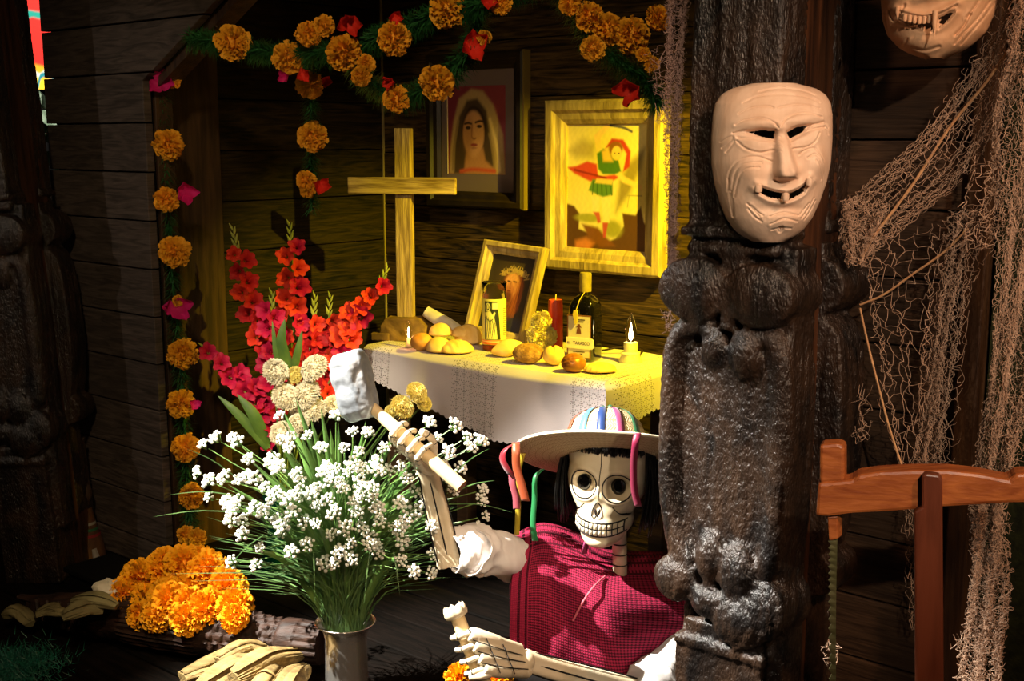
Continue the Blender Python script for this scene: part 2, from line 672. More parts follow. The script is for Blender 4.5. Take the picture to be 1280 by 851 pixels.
def post_piece():
    """front carving in local x = along the face, y = depth (front is -), z = height"""
    m = MB()
    T0, T1 = -0.125, -0.02

    def lobe(cx, cz, rx, rz, y0=T0, y1=T1, n=22):
        poly = [(cx + rx * cos(2 * PI * k / n), cz + rz * sin(2 * PI * k / n)) for k in range(n)]
        m.prism(poly, y0, y1)
        m.ell((cx, y0 + 0.012, cz), (rx * 0.97, 0.024, rz * 0.97), nu=20, nv=12)

    def sweep(pts, r, y0=T0 + .012, y1=T1):
        pp = spline([(x, 0, z) for x, z in pts], 26)
        n = len(pp)
        lft, rgt = [], []
        for i, p in enumerate(pp):
            tt = (pp[min(i + 1, n - 1)] - pp[max(i - 1, 0)]).normalized()
            nn = Vector((-tt.z, 0, tt.x))
            rr = r[0] + (r[1] - r[0]) * i / (n - 1) if hasattr(r, '__len__') else r
            lft.append(p + nn * rr)
            rgt.append(p - nn * rr)
        for i in range(n - 1):
            q = [lft[i], lft[i + 1], rgt[i + 1], rgt[i]]
            if i:
                q[0] = lft[i].lerp(lft[i - 1], .15)
                q[3] = rgt[i].lerp(rgt[i - 1], .15)
            m.prism([(a.x, a.z) for a in q], y0, y1)
        m.tube([Vector((p.x, y0 + .004, p.z)) for p in pp], [(r if not hasattr(r, '__len__') else r[0] + (r[1] - r[0]) * i / (n - 1)) * .98 for i in range(n)], n=12, flat=1.0)

    # upper shaft, its front split by a crack
    m.box((-0.080, -0.115, 1.052), (-0.030, -0.03, 2.2))
    m.box((-0.0285, -0.118, 1.052), (0.083, -0.03, 2.2))
    m.box((-0.082, -0.108, 1.05), (0.083, -0.03, 2.2))
    # ledge
    m.box((-0.088, -0.128, 1.045), (0.092, -0.03, 1.062))
    m.box((-0.074, -0.112, 1.025), (0.086, -0.03, 1.05))
    m.box((-0.080, -0.120, 1.018), (0.088, -0.03, 1.031))
    # core board with furrows
    m.box((-0.084, -0.094, 0.15), (0.110, -0.02, 1.03))
    for x, w_, y in ((-0.066, .019, -.106), (-0.032, .016, -.113), (-.004, .014, -.117), (.028, .018, -.116), (.078, .034, -.113)):
        m.box((x - w_, y, 0.50), (x + w_ - .003, -0.03, 0.86))
    # upper lobes and the leaf between them
    lobe(-0.060, 0.957, 0.064, 0.054, T0 - .008)
    lobe(0.060, 0.955, 0.064, 0.052, T0 - .008)
    m.prism([(-.022, 1.02), (.035, 1.02), (.006, .975)], -.118, T1)
    sweep([(-.012, .985), (.0, .955), (.006, .92), (.002, .895)], (.010, .014), T0 + .002)
    sweep([(.028, .975), (.020, .95), (.012, .92)], (.006, .010), T0 + .004)
    # long scroll straps, open on their inner side
    sweep([(-.018, .872), (-.045, .897), (-.085, .885), (-.106, .84), (-.110, .72), (-.107, .60), (-.092, .525), (-.060, .478)], (.018, .019))
    sweep([(.030, .872), (.052, .885), (.080, .880), (.094, .84), (.097, .72), (.095, .60), (.088, .525), (.064, .478)], (.018, .022), T0 + .02)
    lobe(-.022, .862, .024, .034, T0 + .004)
    lobe(.035, .858, .028, .042, T0)
    # lower volutes
    lobe(-.016, .502, .026, .046, T0 - .004)
    lobe(.036, .486, .034, .050, T0 - .004)
    sweep([(-.10, .54), (-.085, .49), (-.05, .462)], .017)
    # lower lobes
    lobe(-.085, .448, .044, .042, T0 - .004)
    lobe(-.016, .424, .034, .030, T0 - .004)
    lobe(.045, .405, .052, .046, T0 - .008)
    lobe(.088, .43, .036, .050, T0)
    # base
    m.box((-.066, -.12, .355), (.09, -.02, .385))
    m.box((-.082, -.128, .335), (.096, -.02, .352))
    m.box((-.080, -.122, 0.0), (.09, -.02, .338))
    me = remesh(m, 0.0042, 5, 0.5)
    a = coords(me)
    nn = normals(me)
    d = np.empty(len(a))
    for i, p in enumerate(a):
        f1 = noise.noise(Vector((p[0] * 70, p[1] * 70, p[2] * 9)))
        f2 = noise.noise(Vector((p[0] * 120, p[1] * 120, p[2] * 110)))
        f3 = noise.noise(Vector((p[0] * 24, p[1] * 24, p[2] * 3.5)))
        d[i] = 0.0024 * f1 + 0.0019 * f2 + 0.0022 * f3
    set_coords(me, a + nn * d[:, None])
    return me


me_front = post_piece()
finish(me_front, M_carved)


def carved_post(label, loc, rot):
    r = thing('carved_post', label, 'post', loc, rot, group='carved posts of the hut front')
    part(r, 'core', MB().box((-0.078, -0.055, 0), (0.081, 0.115, 2.2)), M_post, smooth=False, bevel=0.004)
    inst(me_front, 'front_carving', r, Matrix.Identity(4))
    inst(me_front, 'back_carving', r, Matrix.Translation((0, 0.085, 0)) @ Matrix.Rotation(PI, 4, 'Z') @ Matrix.Translation((0, 0.055, 0)))
    return r


pc, _ = on_t(902, 500, -0.125)
pm = carved_post('black carved wooden post with scrolls, carrying the pale smiling mask', H(pc, 0, 0), HA)
pl = P(38, 300, 3.25)
lp_ = carved_post('black carved wooden post in the dark beside the grey plank panel', (pl.x, pl.y, 0), rad(-7))
lp_.rotation_euler = (0, rad(-4), rad(-7))
lp_.scale = (.925, .925, 1.0)
# ------------------------------------------------------------------ altar table, cloth and what stands on it
TZ = 0.62                                   # table top
A1 = on_z(757, 478, TZ)                     # front right corner of the cloth
A2 = on_z(460, 431, TZ)                     # front left corner
AX = (A1 - A2).normalized()                 # along the front edge, to the right
AY = Vector((-AX.y, AX.x, 0))               # into the hut
AW = (A1 - A2).length
AD = 0.40
AROT = Matrix((AX, AY, Vector((0, 0, 1)))).transposed()
AANG = math.atan2(AX.y, AX.x)


def A(x, y, z=0.0):
    """table coordinates: x from the left front corner, y inward, z above the top"""
    return A2 + AX * x + AY * y + Vector((0, 0, z))


def on_top(px, py, z=0.003):
    p = on_z(px, py, TZ + z)
    return Vector((p.x, p.y, TZ + z))


M_tablewood = mat('table_wood', '2a1a0e', '46301a', rough=0.6, scale=6, stretch=(1, 8, 8), bump=0.3)
tb = thing('altar_table', 'plain wooden table almost hidden under the white lace cloth', 'table', (A2.x, A2.y, 0), AANG)
part(tb, 'table_top', MB().box((0.02, 0.02, TZ - 0.035), (AW - 0.02, AD - 0.01, TZ - 0.004)), M_tablewood, smooth=False, bevel=0.003)
for x in (0.04, AW - 0.085):
    for y in (0.04, AD - 0.075):
        part(tb, 'leg', MB().box((x, y, 0), (x + 0.045, y + 0.045, TZ - 0.035)), M_tablewood, smooth=False, bevel=0.003)

# cloth: white cotton with bands of drawn-thread holes
k = NT('lace_cloth')
k.set(Roughness=0.85)
k.b.inputs['Specular IOR Level'].default_value = 0.15
uvn = k.n('ShaderNodeUVMap')
sx = k.n('ShaderNodeSeparateXYZ')
k.l(uvn, 0, sx, 0)


def mth(op, a, b=None, c=None):
    n_ = k.n('ShaderNodeMath', operation=op)
    for i_, q in enumerate((a, b, c)):
        if q is None:
            continue
        if isinstance(q, (int, float)):
            n_.inputs[i_].default_value = q
        else:
            k.t.links.new(q, n_.inputs[i_])
    return n_.outputs[0]


U, V = sx.outputs[0], sx.outputs[1]
# band mask: lace bands repeat every 0.43 m along the cloth
bu = mth('FRACT', mth('DIVIDE', mth('ADD', U, 0.055), 0.40))
band = mth('LESS_THAN', mth('ABSOLUTE', mth('SUBTRACT', bu, 0.17)), 0.235)
# cells of 3.0 x 2.2 cm with a ring of small holes
cu = mth('SUBTRACT', mth('FRACT', mth('DIVIDE', U, 0.026)), 0.5)
cv = mth('SUBTRACT', mth('FRACT', mth('DIVIDE', V, 0.024)), 0.5)
rr = mth('SQRT', mth('ADD', mth('MULTIPLY', cu, cu), mth('MULTIPLY', cv, cv)))
ring = mth('LESS_THAN', mth('ABSOLUTE', mth('SUBTRACT', rr, 0.30)), 0.055)
small = mth('GREATER_THAN', mth('SINE', mth('MULTIPLY', mth('ARCTAN2', cv, cu), 7.0)), 0.1)
ladder = mth('MULTIPLY', mth('LESS_THAN', mth('ABSOLUTE', mth('SUBTRACT', mth('ABSOLUTE', cu), 0.46)), 0.035),
             mth('LESS_THAN', mth('FRACT', mth('DIVIDE', V, 0.005)), 0.5))
bar = mth('MULTIPLY', mth('LESS_THAN', mth('ABSOLUTE', cv), 0.05), mth('GREATER_THAN', rr, 0.36))
hole = mth('MAXIMUM', mth('MAXIMUM', mth('MULTIPLY', ring, small), ladder), mth('MULTIPLY', bar, mth('LESS_THAN', mth('FRACT', mth('DIVIDE', U, 0.005)), 0.55)))
hole = mth('MULTIPLY', hole, band)
k.t.links.new(mth('SUBTRACT', 1.0, mth('MULTIPLY', hole, 0.62)), k.b.inputs['Alpha'])
nz = k.n('ShaderNodeTexNoise')
nz.inputs['Scale'].default_value = 9
rp = k.n('ShaderNodeValToRGB')
rp.color_ramp.elements[0].color = lin('b4a8a6')
rp.color_ramp.elements[1].color = lin('d2c8c4')
tcn = k.n('ShaderNodeTexCoord')
k.l(tcn, 'Object', nz, 'Vector')
k.l(nz, 'Fac', rp, 'Fac')
k.l(rp, 0, k.b, 'Base Color')
wv = k.n('ShaderNodeTexNoise')
wv.inputs['Scale'].default_value = 420
k.l(tcn, 'Object', wv, 'Vector')
bp = k.n('ShaderNodeBump')
bp.inputs['Strength'].default_value = 0.25
bp.inputs['Distance'].default_value = 0.002
k.l(wv, 'Fac', bp, 'Height')
k.l(bp, 0, k.b, 'Normal')
M_cloth = k.m


def drop_at(x):
    """length of the cloth that hangs below the front edge"""
    xs = [0, .03, .10, .20, .30, .38, .50, .62, .72, AW]
    ds = [.080, .088, .105, .125, .150, .172, .192, .190, .176, .125]
    return float(np.interp(x, xs, ds))


cl = thing('tablecloth', 'white cotton cloth with drawn lace bands and a scalloped hem over the altar table', 'tablecloth', (A2.x, A2.y, 0), AANG)
nx, ny = 170, 30
rows, uv = [], []
m = MB()
# top sheet
for j in range(ny + 1):
    y = AD * j / ny
    row = []
    for i in range(nx + 1):
        x = AW * i / nx
        row.append((x, y, TZ + 0.002 + 0.0012 * sin(x * 37 + y * 21) * (y > 0.01)))
        uv.append((x, y))
    rows.append(row)
m.grid(rows)
# front drop
rows = []
nd = 36
for j in range(nd + 1):
    q = j / nd
    row = []
    for i in range(nx + 1):
        x = AW * i / nx
        d = drop_at(x) + 0.006 * abs(sin(x * PI / 0.020))
        dz = d * q
        fold = 0.006 * sin(x * 19 + 0.7) * q + 0.004 * sin(x * 43 + 2) * q * q
        yy = -0.004 - 0.012 * sstep(0, .12, q) - 0.010 * q + fold
        if j == 0:
            yy = 0
        # edge rounding
        if i == nx:
            x += .012 * sstep(0, .15, q) + .010 * q
        row.append((x + 0.010 * q * (x / AW - .5), yy, TZ + 0.002 - dz))
        uv.append((x, -dz))
    rows.append(row)
m.grid(rows, flip=True)
front_rows = rows
# right and left drops
for side in (1, 0):
    rows = []
    ns = 60
    for j in range(nd + 1):
        q = j / nd
        corner = front_rows[j][nx if side else 0]
        row = []
        for i in range(ns + 1):
            y = AD * i / ns
            d = np.interp(y, [0, .12, .25, AD], [.125, .10, .085, .075] if side else [.075, .08, .085, .08]) + 0.006 * abs(sin(y * PI / 0.02))
            x = (AW + 0.004 + 0.018 * sstep(0, .15, q) + .012 * q + .006 * sin(y * 30) * q) if side else (-0.004 - 0.016 * sstep(0, .15, q) - .010 * q - .006 * sin(y * 26) * q)
            if j == 0:
                x = AW if side else 0
            bl_ = math.exp(-(y / .022) ** 1.5)
            row.append((x + (corner[0] - x) * bl_, y + corner[1] * bl_, (TZ + 0.002 - d * q) * (1 - bl_) + corner[2] * bl_))
            uv.append((y + 0.33, -d * q))
        rows.append(row)
    m.grid(rows, flip=not side)
m.uv = uv
part(cl, 'cloth', m, M_cloth, sharp=None)

# ---- cross
M_cross = mat('weathered_cross_wood', '6a5230', 'c0a468', rough=0.75, spec=0.2, scale=14, stretch=(6, 6, 0.6), bump=0.8, bscale=40, lo=0.3, hi=0.7)
M_crossx = mat('weathered_cross_bar', '6a5230', 'c0a468', rough=0.75, spec=0.2, scale=14, stretch=(0.6, 6, 6), bump=0.8, bscale=40, lo=0.3, hi=0.7)
M_stone = mat('rough_base_wood', '5c4526', '93713c', rough=0.8, spec=0.15, scale=18, stretch=(1, 1, 1), bump=0.9, bscale=45)
cb = on_top(508, 424)
cr = thing('wooden_cross', 'tall weathered wooden cross on a rough base, at the left end of the altar', 'cross', cb, rad(-14))
pxm = cb.y / 1521 / 0.985                     # metres per pixel there
cw = 21 * pxm / 2
ch = (424 - 165) * pxm / 0.985
part(cr, 'upright', MB().box((-cw, -0.014, 0.055), (cw, 0.016, ch)), M_cross, smooth=False, bevel=0.003)
zc = (424 - 234) * pxm / .985
part(cr, 'crossbar', MB().box((-70 * pxm, -0.030, zc - 10 * pxm), (70 * pxm, -0.0145, zc + 10.5 * pxm)), M_crossx, smooth=False, bevel=0.003)
mb = MB()
poly = [(-.075, 0), (.075, 0), (.070, .045), (.048, .068), (-.050, .068), (-.066, .045)]
mb.prism(poly, -.035, .035)
me = remesh(mb, .005, 3)
a = coords(me)
a = a + normals(me) * np.array([.003 * noise.noise(Vector(p) * 40) + .0015 * noise.noise(Vector(p) * 120) for p in a])[:, None]
set_coords(me, a)
part(cr, 'base_block', me, M_stone)
part(cr, 'base_step', MB().box((-.095, -.042, 0), (-.04, .0, .022)), M_stone, smooth=False, bevel=.003)

# ---- rolled cloth behind the cross
pr0, pr1 = on_top(532, 392 + 14), on_top(590, 418)
M_roll = mat('grey_rolled_cloth', 'a2968e', 'c4b8ae', rough=0.85, scale=20, bump=0.3)
q = thing('rolled_napkin', 'grey rolled napkin leaning behind the cross base', 'napkin', A(.20, .26, 0) + Vector((0, 0, .004)))
b0, b1 = P(572, 414, 3.44), P(532, 389, 3.46)
part(q, 'roll', MB().tube(spline([b0, b0.lerp(b1, .5), b1], 8), [.020, .021, .021, .021, .020, .019, .018, .017], n=14), M_roll, world=True)

# ---- breads
M_br_y = mat('pale_yellow_bread', 'd9a94e', 'efcf86', rough=0.65, spec=0.25, scale=16, bump=0.35, bscale=70)
M_br_o = mat('golden_bread', 'b8742c', 'dda252', rough=0.5, spec=0.35, scale=12, bump=0.25, bscale=50)
M_br_b = mat('coarse_brown_bread', '7a5428', 'b08446', rough=0.8, spec=0.15, scale=60, bump=1.0, bscale=160)
M_br_s = mat('glazed_brown_bread', '7c4314', 'b9762e', rough=0.35, spec=0.5, scale=12, bump=0.2)


def bread(kind, px, py, w_, h_, label, m_, dep=1.0, rotz=0.0, z=0.003, tilt=0.0, up=0.0):
    """px,py: middle of its foot in the photo; w_,h_ in pixels"""
    p = on_top(px, py, z)
    if up:
        p = P(px, py, up)
    s = p.y / 1521
    w2, h2 = w_ * s / 2, h_ * s
    R_ = Matrix.Rotation(AANG * 0 + rotz, 3, 'Z') @ Matrix.Rotation(tilt, 3, 'Y')
    t_ = thing('bread_roll', label, 'bread', p, R_, group='breads on the altar')
    N, Mv = 48, 24
    rows = []
    for j in range(Mv + 1):
        a_ = PI * j / Mv
        row = []
        for i in range(N):
            b_ = 2 * PI * i / N
            x, y, zz = sin(a_) * cos(b_), sin(a_) * sin(b_), cos(a_)
            if kind == 'lens':
                y *= (1 - abs(x) ** 1.6 * .55)
                zz *= (1 - abs(x) ** 2 * .45)
            if kind in ('dome', 'shell', 'leaf'):
                zz = zz if zz > 0 else zz * 0.25
            g = 1.0
            if kind == 'shell' and zz > 0:
                g = 1 + 0.12 * (abs(sin(x * 8 + y * 3.0)) - .6)
            if kind == 'leaf' and zz > 0:
                g = 1 + 0.11 * (abs(sin((x * 6 + abs(y) * 6))) - .5)
            if kind == 'scored' and zz > -.2:
                g = 1 - 0.17 * math.exp(-(((y * .8 + zz * 1.2 - .2) - 0.0) / .07) ** 2) - .14 * math.exp(-((y * .8 + zz * 1.2 + .35) / .06) ** 2) - .14 * math.exp(-((y * .8 + zz * 1.2 - .75) / .06) ** 2)
            if kind == 'knob' and zz > 0.2:
                g = 1 - 0.22 * math.exp(-((x + .1) / .16) ** 2) * zz
            nn_ = 0.035 * noise.noise(Vector((x * 1.7, y * 1.7, zz * 1.7 + px)))
            if kind == 'coarse':
                nn_ += 0.045 * noise.noise(Vector((x * 6, y * 6, zz * 6)))
            g += nn_
            row.append((x * w2 * g, y * w2 * dep * g, (zz * g) * h2 * (.5 if kind not in ('dome', 'shell', 'leaf') else .8)))
        rows.append(row)
    zmin = min(r_[2] for row in rows for r_ in row)
    rows = [[(x, y, zz - zmin) for x, y, zz in row] for row in rows]
    part(t_, 'crumb', MB().grid(rows, wrap=True), m_, sharp=None)
    return t_


bread('round', 527, 438, 29, 23, 'smooth round golden roll right behind the left candle bulb', M_br_o, .9)
bread('dome', 549, 440, 34, 20, 'small pale bun holding up the dome bun next to the golden roll', M_br_y, .9)
bread('dome', 551, 420, 31, 17, 'pale dome bun resting on another bun beside the cross base', M_br_y, .9, z=.028)
bread('dome', 577, 421, 27, 14, 'pale dome bun behind the ridged shell bun', M_br_y, .9, z=.025)
bread('dome', 586, 430, 36, 26, 'smooth pale bun tucked behind the ridged shell bun', M_br_y, .9)
bread('shell', 571, 441, 43, 17, 'pale shell bun with slanting ridges, left of the glass candle', M_br_y, .8, rotz=.15)
bread('lens', 636, 445, 44, 22, 'pointed yellow bread leaning by the foot of the glass candle', M_br_y, .55, rotz=rad(12), tilt=rad(-12))
bread('coarse', 660, 454, 40, 26, 'coarse brown round bread in front of the altar middle', M_br_b, .9)
bread('knob', 692, 456, 28, 26, 'small yellow bread with a dented top by the red candle', M_br_y, .9)
bread('scored', 717, 465, 33, 25, 'shiny brown roll with scored crust in front of the bottle label', M_br_s, .9, rotz=rad(20))
bread('leaf', 750, 465, 43, 13, 'flat pale bread scored like a leaf at the altar corner', M_br_y, .6)

# ---- candle bulbs
M_flame = mat('bulb_flame', 'ffb060', emit='ff8a38', estr=9.0, rough=0.5)
M_flame2 = mat('bulb_flame_core', 'ffffff', emit='ffe6b0', estr=28.0, rough=0.5)
M_glass = mat('thin_glass', 'ffffff', rough=0.03, trans=1.0, ior=1.15, spec=0.5)
M_socket = mat('white_socket', 'd8cdb4', rough=0.5, scale=30, c2='c2b490', bump=0.4)


def candle_bulb(px, py, s, label, base=True):
    p = on_top(px, py)
    t_ = thing('candle_bulb', label, 'lamp', p)
    t_.scale = (s, s, s)
    M_ = Matrix.Translation(p) @ Matrix.Scale(s, 4)
    ROOTM[t_.name] = M_
    if base:
        mb_ = MB().lathe([(.001, 0), (.030, 0), (.031, .006), (.024, .018), (.026, .024), (.018, .028), (.0185, .052), (.016, .053), (.001, .053)], 24)
    else:
        mb_ = MB().lathe([(.001, 0), (.014, 0), (.015, .004), (.011, .01), (.011, .042), (.010, .043), (.001, .043)], 20)
    zt = .053 if base else .043
    part(t_, 'socket', mb_, M_socket, sharp=50)
    part(t_, 'glass_bulb', MB().lathe([(.008, zt), (.011, zt + .006), (.0155, zt + .022), (.0150, zt + .036), (.010, zt + .055), (.0045, zt + .070), (.001, zt + .077)], 20, cap=False), M_glass, sharp=None)
    part(t_, 'filament', MB().lathe([(.001, zt + .004), (.0042, zt + .010), (.0046, zt + .022), (.0028, zt + .036), (.0008, zt + .050)], 12), M_flame2)
    pl_ = bpy.data.lights.new('bulb_light', 'POINT')
    pl_.energy = 0.10
    pl_.color = (1, .42, .16)
    pl_.shadow_soft_size = .008
    lo_ = bpy.data.objects.new('bulb_light', pl_)
    col.objects.link(lo_)
    lo_.location = M_ @ Vector((.0, -.020, zt + .025))
    return t_


candle_bulb(511, 434, 0.62, 'small lit candle bulb at the foot of the cross', base=False)
candle_bulb(788, 452, 1.0, 'lit candle-shaped bulb in a white socket at the right end of the altar')
M_cable = mat('brown_cable', '2a1a10', rough=0.5)
pc_ = on_top(796, 448, .006)
cb_ = thing('lamp_cable', 'dark cable looping behind the right candle bulb', 'cable', pc_)
part(cb_, 'wire', MB().tube(spline([pc_ + Vector((.0, .02, 0)), pc_ + Vector((.02, .06, .012)), pc_ + Vector((-.03, .09, .016)), pc_ + Vector((-.09, .10, .004)), pc_ + Vector((-.13, .13, .004))], 24), .003, n=6), M_cable, world=True)

# ---- small framed picture leaning on the wall
M_frame_y = mat('pale_frame_wood', '8a7444', 'c4aa6c', rough=0.6, spec=0.3, scale=12, stretch=(4, 4, .7), bump=0.5, bscale=40)
M_frame_d = mat('dark_frame', '171109', '2c2110', rough=0.4, spec=0.4, scale=8, bump=0.2)


def painted_sheet(parent, name, w_, h_, y, fn, m_, nx_=110, ny_=150, label=None):
    """flat printed picture, w_ x h_, standing in the xz plane, colours from fn(u, v) with v up"""
    us = np.linspace(0, 1, nx_ + 1)
    vs_ = np.linspace(0, 1, ny_ + 1)
    UU, VV = np.meshgrid(us, vs_)
    c = fn(UU, VV)
    mb_ = MB()
    rows = [[((u - .5) * w_, y, v * h_) for u in us] for v in vs_]
    mb_.grid(rows)
    me = mb_.mesh(name)
    at = me.color_attributes.new('paint', 'FLOAT_COLOR', 'POINT')
    cc = np.ones(((ny_ + 1) * (nx_ + 1), 4), np.float32)
    cc[:, :3] = c.reshape(-1, 3)
    at.data.foreach_set('color', cc.ravel())
    return part(parent, name, me, m_, sharp=None, label=label)


def frame_bars(parent, w_, h_, bar, dep, m_, y0=0.0, bev=.004, names='frame_rail'):
    """outer size w_ x h_, mitred moulding of width bar with a sloping face; front is -y"""
    o = [(-w_ / 2, 0), (w_ / 2, 0), (w_ / 2, h_), (-w_ / 2, h_)]
    i_ = [(-w_ / 2 + bar, bar), (w_ / 2 - bar, bar), (w_ / 2 - bar, h_ - bar), (-w_ / 2 + bar, h_ - bar)]
    prof = [(0.0, y0), (0.0, y0 - dep * .8), (.12, y0 - dep), (.42, y0 - dep), (.55, y0 - dep * .72), (.80, y0 - dep * .62), (1.0, y0 - dep * .35), (1.0, y0)]
    for e in range(4):
        e2 = (e + 1) % 4
        A_, B_ = [], []
        for f_, y in prof:
            A_.append((o[e][0] + (i_[e][0] - o[e][0]) * f_, y, o[e][1] + (i_[e][1] - o[e][1]) * f_))
            B_.append((o[e2][0] + (i_[e2][0] - o[e2][0]) * f_, y, o[e2][1] + (i_[e2][1] - o[e2][1]) * f_))
        n_ = len(prof)
        mb_ = MB().add(A_ + B_, [(k_, (k_ + 1) % n_, n_ + (k_ + 1) % n_, n_ + k_) for k_ in range(n_)] + [tuple(range(n_)), tuple(range(2 * n_ - 1, n_ - 1, -1))])
        part(parent, names, mb_, m_, smooth=False)


def C3(h_):
    return np.array(lin(h_)[:3])


class Paint:
    """a small painter: layers of soft shapes on a u,v grid; v up"""

    def __init__(self, U_, V_, c):
        self.u, self.v = U_, V_
        self.c = np.ones(U_.shape + (3,)) * C3(c)

    def lay(self, mask, c):
        self.c = self.c * (1 - mask[..., None]) + C3(c) * mask[..., None]

    def ell(self, cx, cy, rx, ry, c, soft=.15, ang=0.0, a=1.0):
        x, y = self.u - cx, self.v - cy
        x, y = x * cos(ang) + y * sin(ang), -x * sin(ang) + y * cos(ang)
        r = np.sqrt((x / rx) ** 2 + (y / ry) ** 2)
        self.lay(a * (1 - sstep(1 - soft, 1 + soft, r)), c)

    def poly(self, pts, c, soft=.008, a=1.0):
        ins = pip(self.u, self.v, pts)
        d = dline(self.u, self.v, list(pts) + [pts[0]])
        sd = np.where(ins, -d, d)
        self.lay(a * (1 - sstep(-soft, soft, sd)), c)

    def line(self, pts, w_, c, soft=.006, a=1.0):
        d = dline(self.u, self.v, smooth_pl(pts, 20) if len(pts) > 2 else pts)
        self.lay(a * (1 - sstep(w_ - soft, w_ + soft, d)), c)

    def grain(self, amt, fx=30, fy=30):
        g = np.sin(self.u * fx * 3.1 + 2 * np.sin(self.v * fy)) * np.sin(self.v * fy * 2.3 + 1.5 * np.sin(self.u * fx * .7))
        self.c = np.clip(self.c * (1 + amt * g[..., None]), 0, 1)
        return self.c


def pic_thorn(U_, V_):
    """plain bearded head with long hair and a spiky wreath on a dark ground"""
    p_ = Paint(U_, V_, '2a2416')
    p_.ell(.55, .55, .42, .40, '57431f', .6, a=.6)
    p_.poly([(.38, .74), (.34, .45), (.40, .22), (.62, .12), (.82, .3), (.84, .62), (.76, .80)], '7a3f18', .03)
    p_.ell(.56, .62, .16, .16, 'd99a55', .2)
    p_.ell(.54, .50, .11, .13, 'b8713a', .35)
    p_.ell(.53, .45, .09, .08, '6d3a1a', .4)
    p_.line([(.46, .66), (.52, .655)], .010, '4a2c16')
    p_.line([(.59, .665), (.66, .66)], .010, '4a2c16')
    p_.line([(.545, .655), (.53, .575), (.56, .57)], .008, 'a06030')
    p_.line([(.50, .535), (.56, .535)], .008, '6e2c1c')
    for k_ in range(26):
        x = .30 + .56 * k_ / 25
        y = .74 + .07 * sin(PI * k_ / 25) + .02 * sin(k_ * 2.4)
        p_.line([(x - .05, y - .01 + .02 * sin(k_ * 1.7)), (x + .05, y + .015 * cos(k_ * 2.1))], .008, 'b49348')
        p_.line([(x, y), (x + .03 * sin(k_ * 3.3), y + .045)], .006, 'c9aa58')
    for k_ in range(9):
        x = .62 + .022 * k_
        p_.line([(x, .66), (x + .03 * sin(k_), .45), (x - .05, .2)], .006, 'a85c24', a=.8)
    p_.ell(.45, .1, .5, .12, '3a3a48', .5, a=.7)
    return p_.grain(.08)


fb = on_top(626, 417)
fb_l = on_top(582, 410)
fr = thing('small_framed_picture', 'small pale wooden frame with a thorn-wreathed head, leaning behind the glass candle', 'picture', A(.262, .262, .003), AROT @ Matrix.Rotation(rad(-16), 3, 'X') @ Matrix.Rotation(rad(3), 3, 'Y'))
FW, FH = .235, .290
frame_bars(fr, FW, FH, .036, .024, M_frame_y, 0)
part(fr, 'back_board', MB().box((-FW / 2 + .01, .0005, .01), (FW / 2 - .01, .005, FH - .01)), M_frame_d, smooth=False)
sh = painted_sheet(fr, 'painted_picture', FW - .066, FH - .066, -.002, pic_thorn, paint_mat('glossy_print', .35, .4))
sh.location = (0, 0, .033)

# ---- glass votive candle with a printed robed figure
M_wax_y = mat('yellow_wax', 'f2e6a0', rough=0.5, sss=0.2)
M_wax_r = mat('red_wax_base', '8e1a10', rough=0.3, spec=0.5)
k2 = NT('votive_glass')
k2.set(Roughness=.05)
k2.b.inputs['Transmission Weight'].default_value = 1.0
k2.b.inputs['IOR'].default_value = 1.2
k2.b.inputs['Base Color'].default_value = (.96, .96, .86, 1)
M_vglass = k2.m
vp = on_top(618, 437)
vs_ = vp.y / 1521
vh, vr = 88 * vs_, 15.5 * vs_
vt = thing('glass_candle', 'tall glass candle with a printed robed figure, in front of the small frame', 'candle', vp)
part(vt, 'glass', MB().lathe([(vr * .9, 0), (vr, .004), (vr, vh * .80), (vr * .94, vh * .84), (vr * 1.04, vh * .98), (vr * 1.02, vh), (vr * .95, vh), (vr * .92, vh * .84)], 32, cap=False), M_vglass, sharp=None)
part(vt, 'wax', MB().lathe([(.001, .018), (vr * .93, .018), (vr * .93, vh * .72), (.001, vh * .725)], 28), M_wax_y)
part(vt, 'red_foot', MB().lathe([(.001, .002), (vr * .95, .002), (vr * .95, .017), (.001, .0175)], 28), M_wax_r)


def pic_votive(U_, V_):
    p_ = Paint(U_, V_, 'd8cf60')
    p_.lay(((V_ < .09) * 1.0), 'e06a20')
    p_.lay(((V_ > .06) & (V_ < .075)) * 1.0, 'f4e8a0')
    p_.poly([(.18, .1), (.18, .95), (.6, .95), (.66, .55), (.70, .1)], '2f3210')
    p_.ell(.30, .82, .085, .095, 'e8df7a', .1)
    p_.ell(.30, .82, .052, .07, '1d1f0c', .1)
    p_.ell(.30, .83, .035, .05, 'd8cf60', .1)
    p_.poly([(.20, .70), (.38, .74), (.50, .60), (.56, .40), (.60, .12), (.22, .12), (.24, .4)], 'e4da70')
    for k_ in range(5):
        x = .26 + .06 * k_
        p_.line([(x, .62 - .03 * k_), (x + .03, .40), (x - .01, .14)], .010, '1d1f0c')
    p_.line([(.22, .60), (.36, .52), (.46, .56)], .010, '1d1f0c')
    p_.poly([(.42, .6), (.50, .72), (.54, .70), (.48, .56)], 'e4da70')
    p_.poly([(.44, .78), (.62, .78), (.62, .92), (.44, .92)], 'efe79a', a=.8)
    for k_ in range(14):
        p_.line([(.80, .2 + .045 * k_), (.93, .2 + .045 * k_)], .008, '4a4a18')
    return p_.c


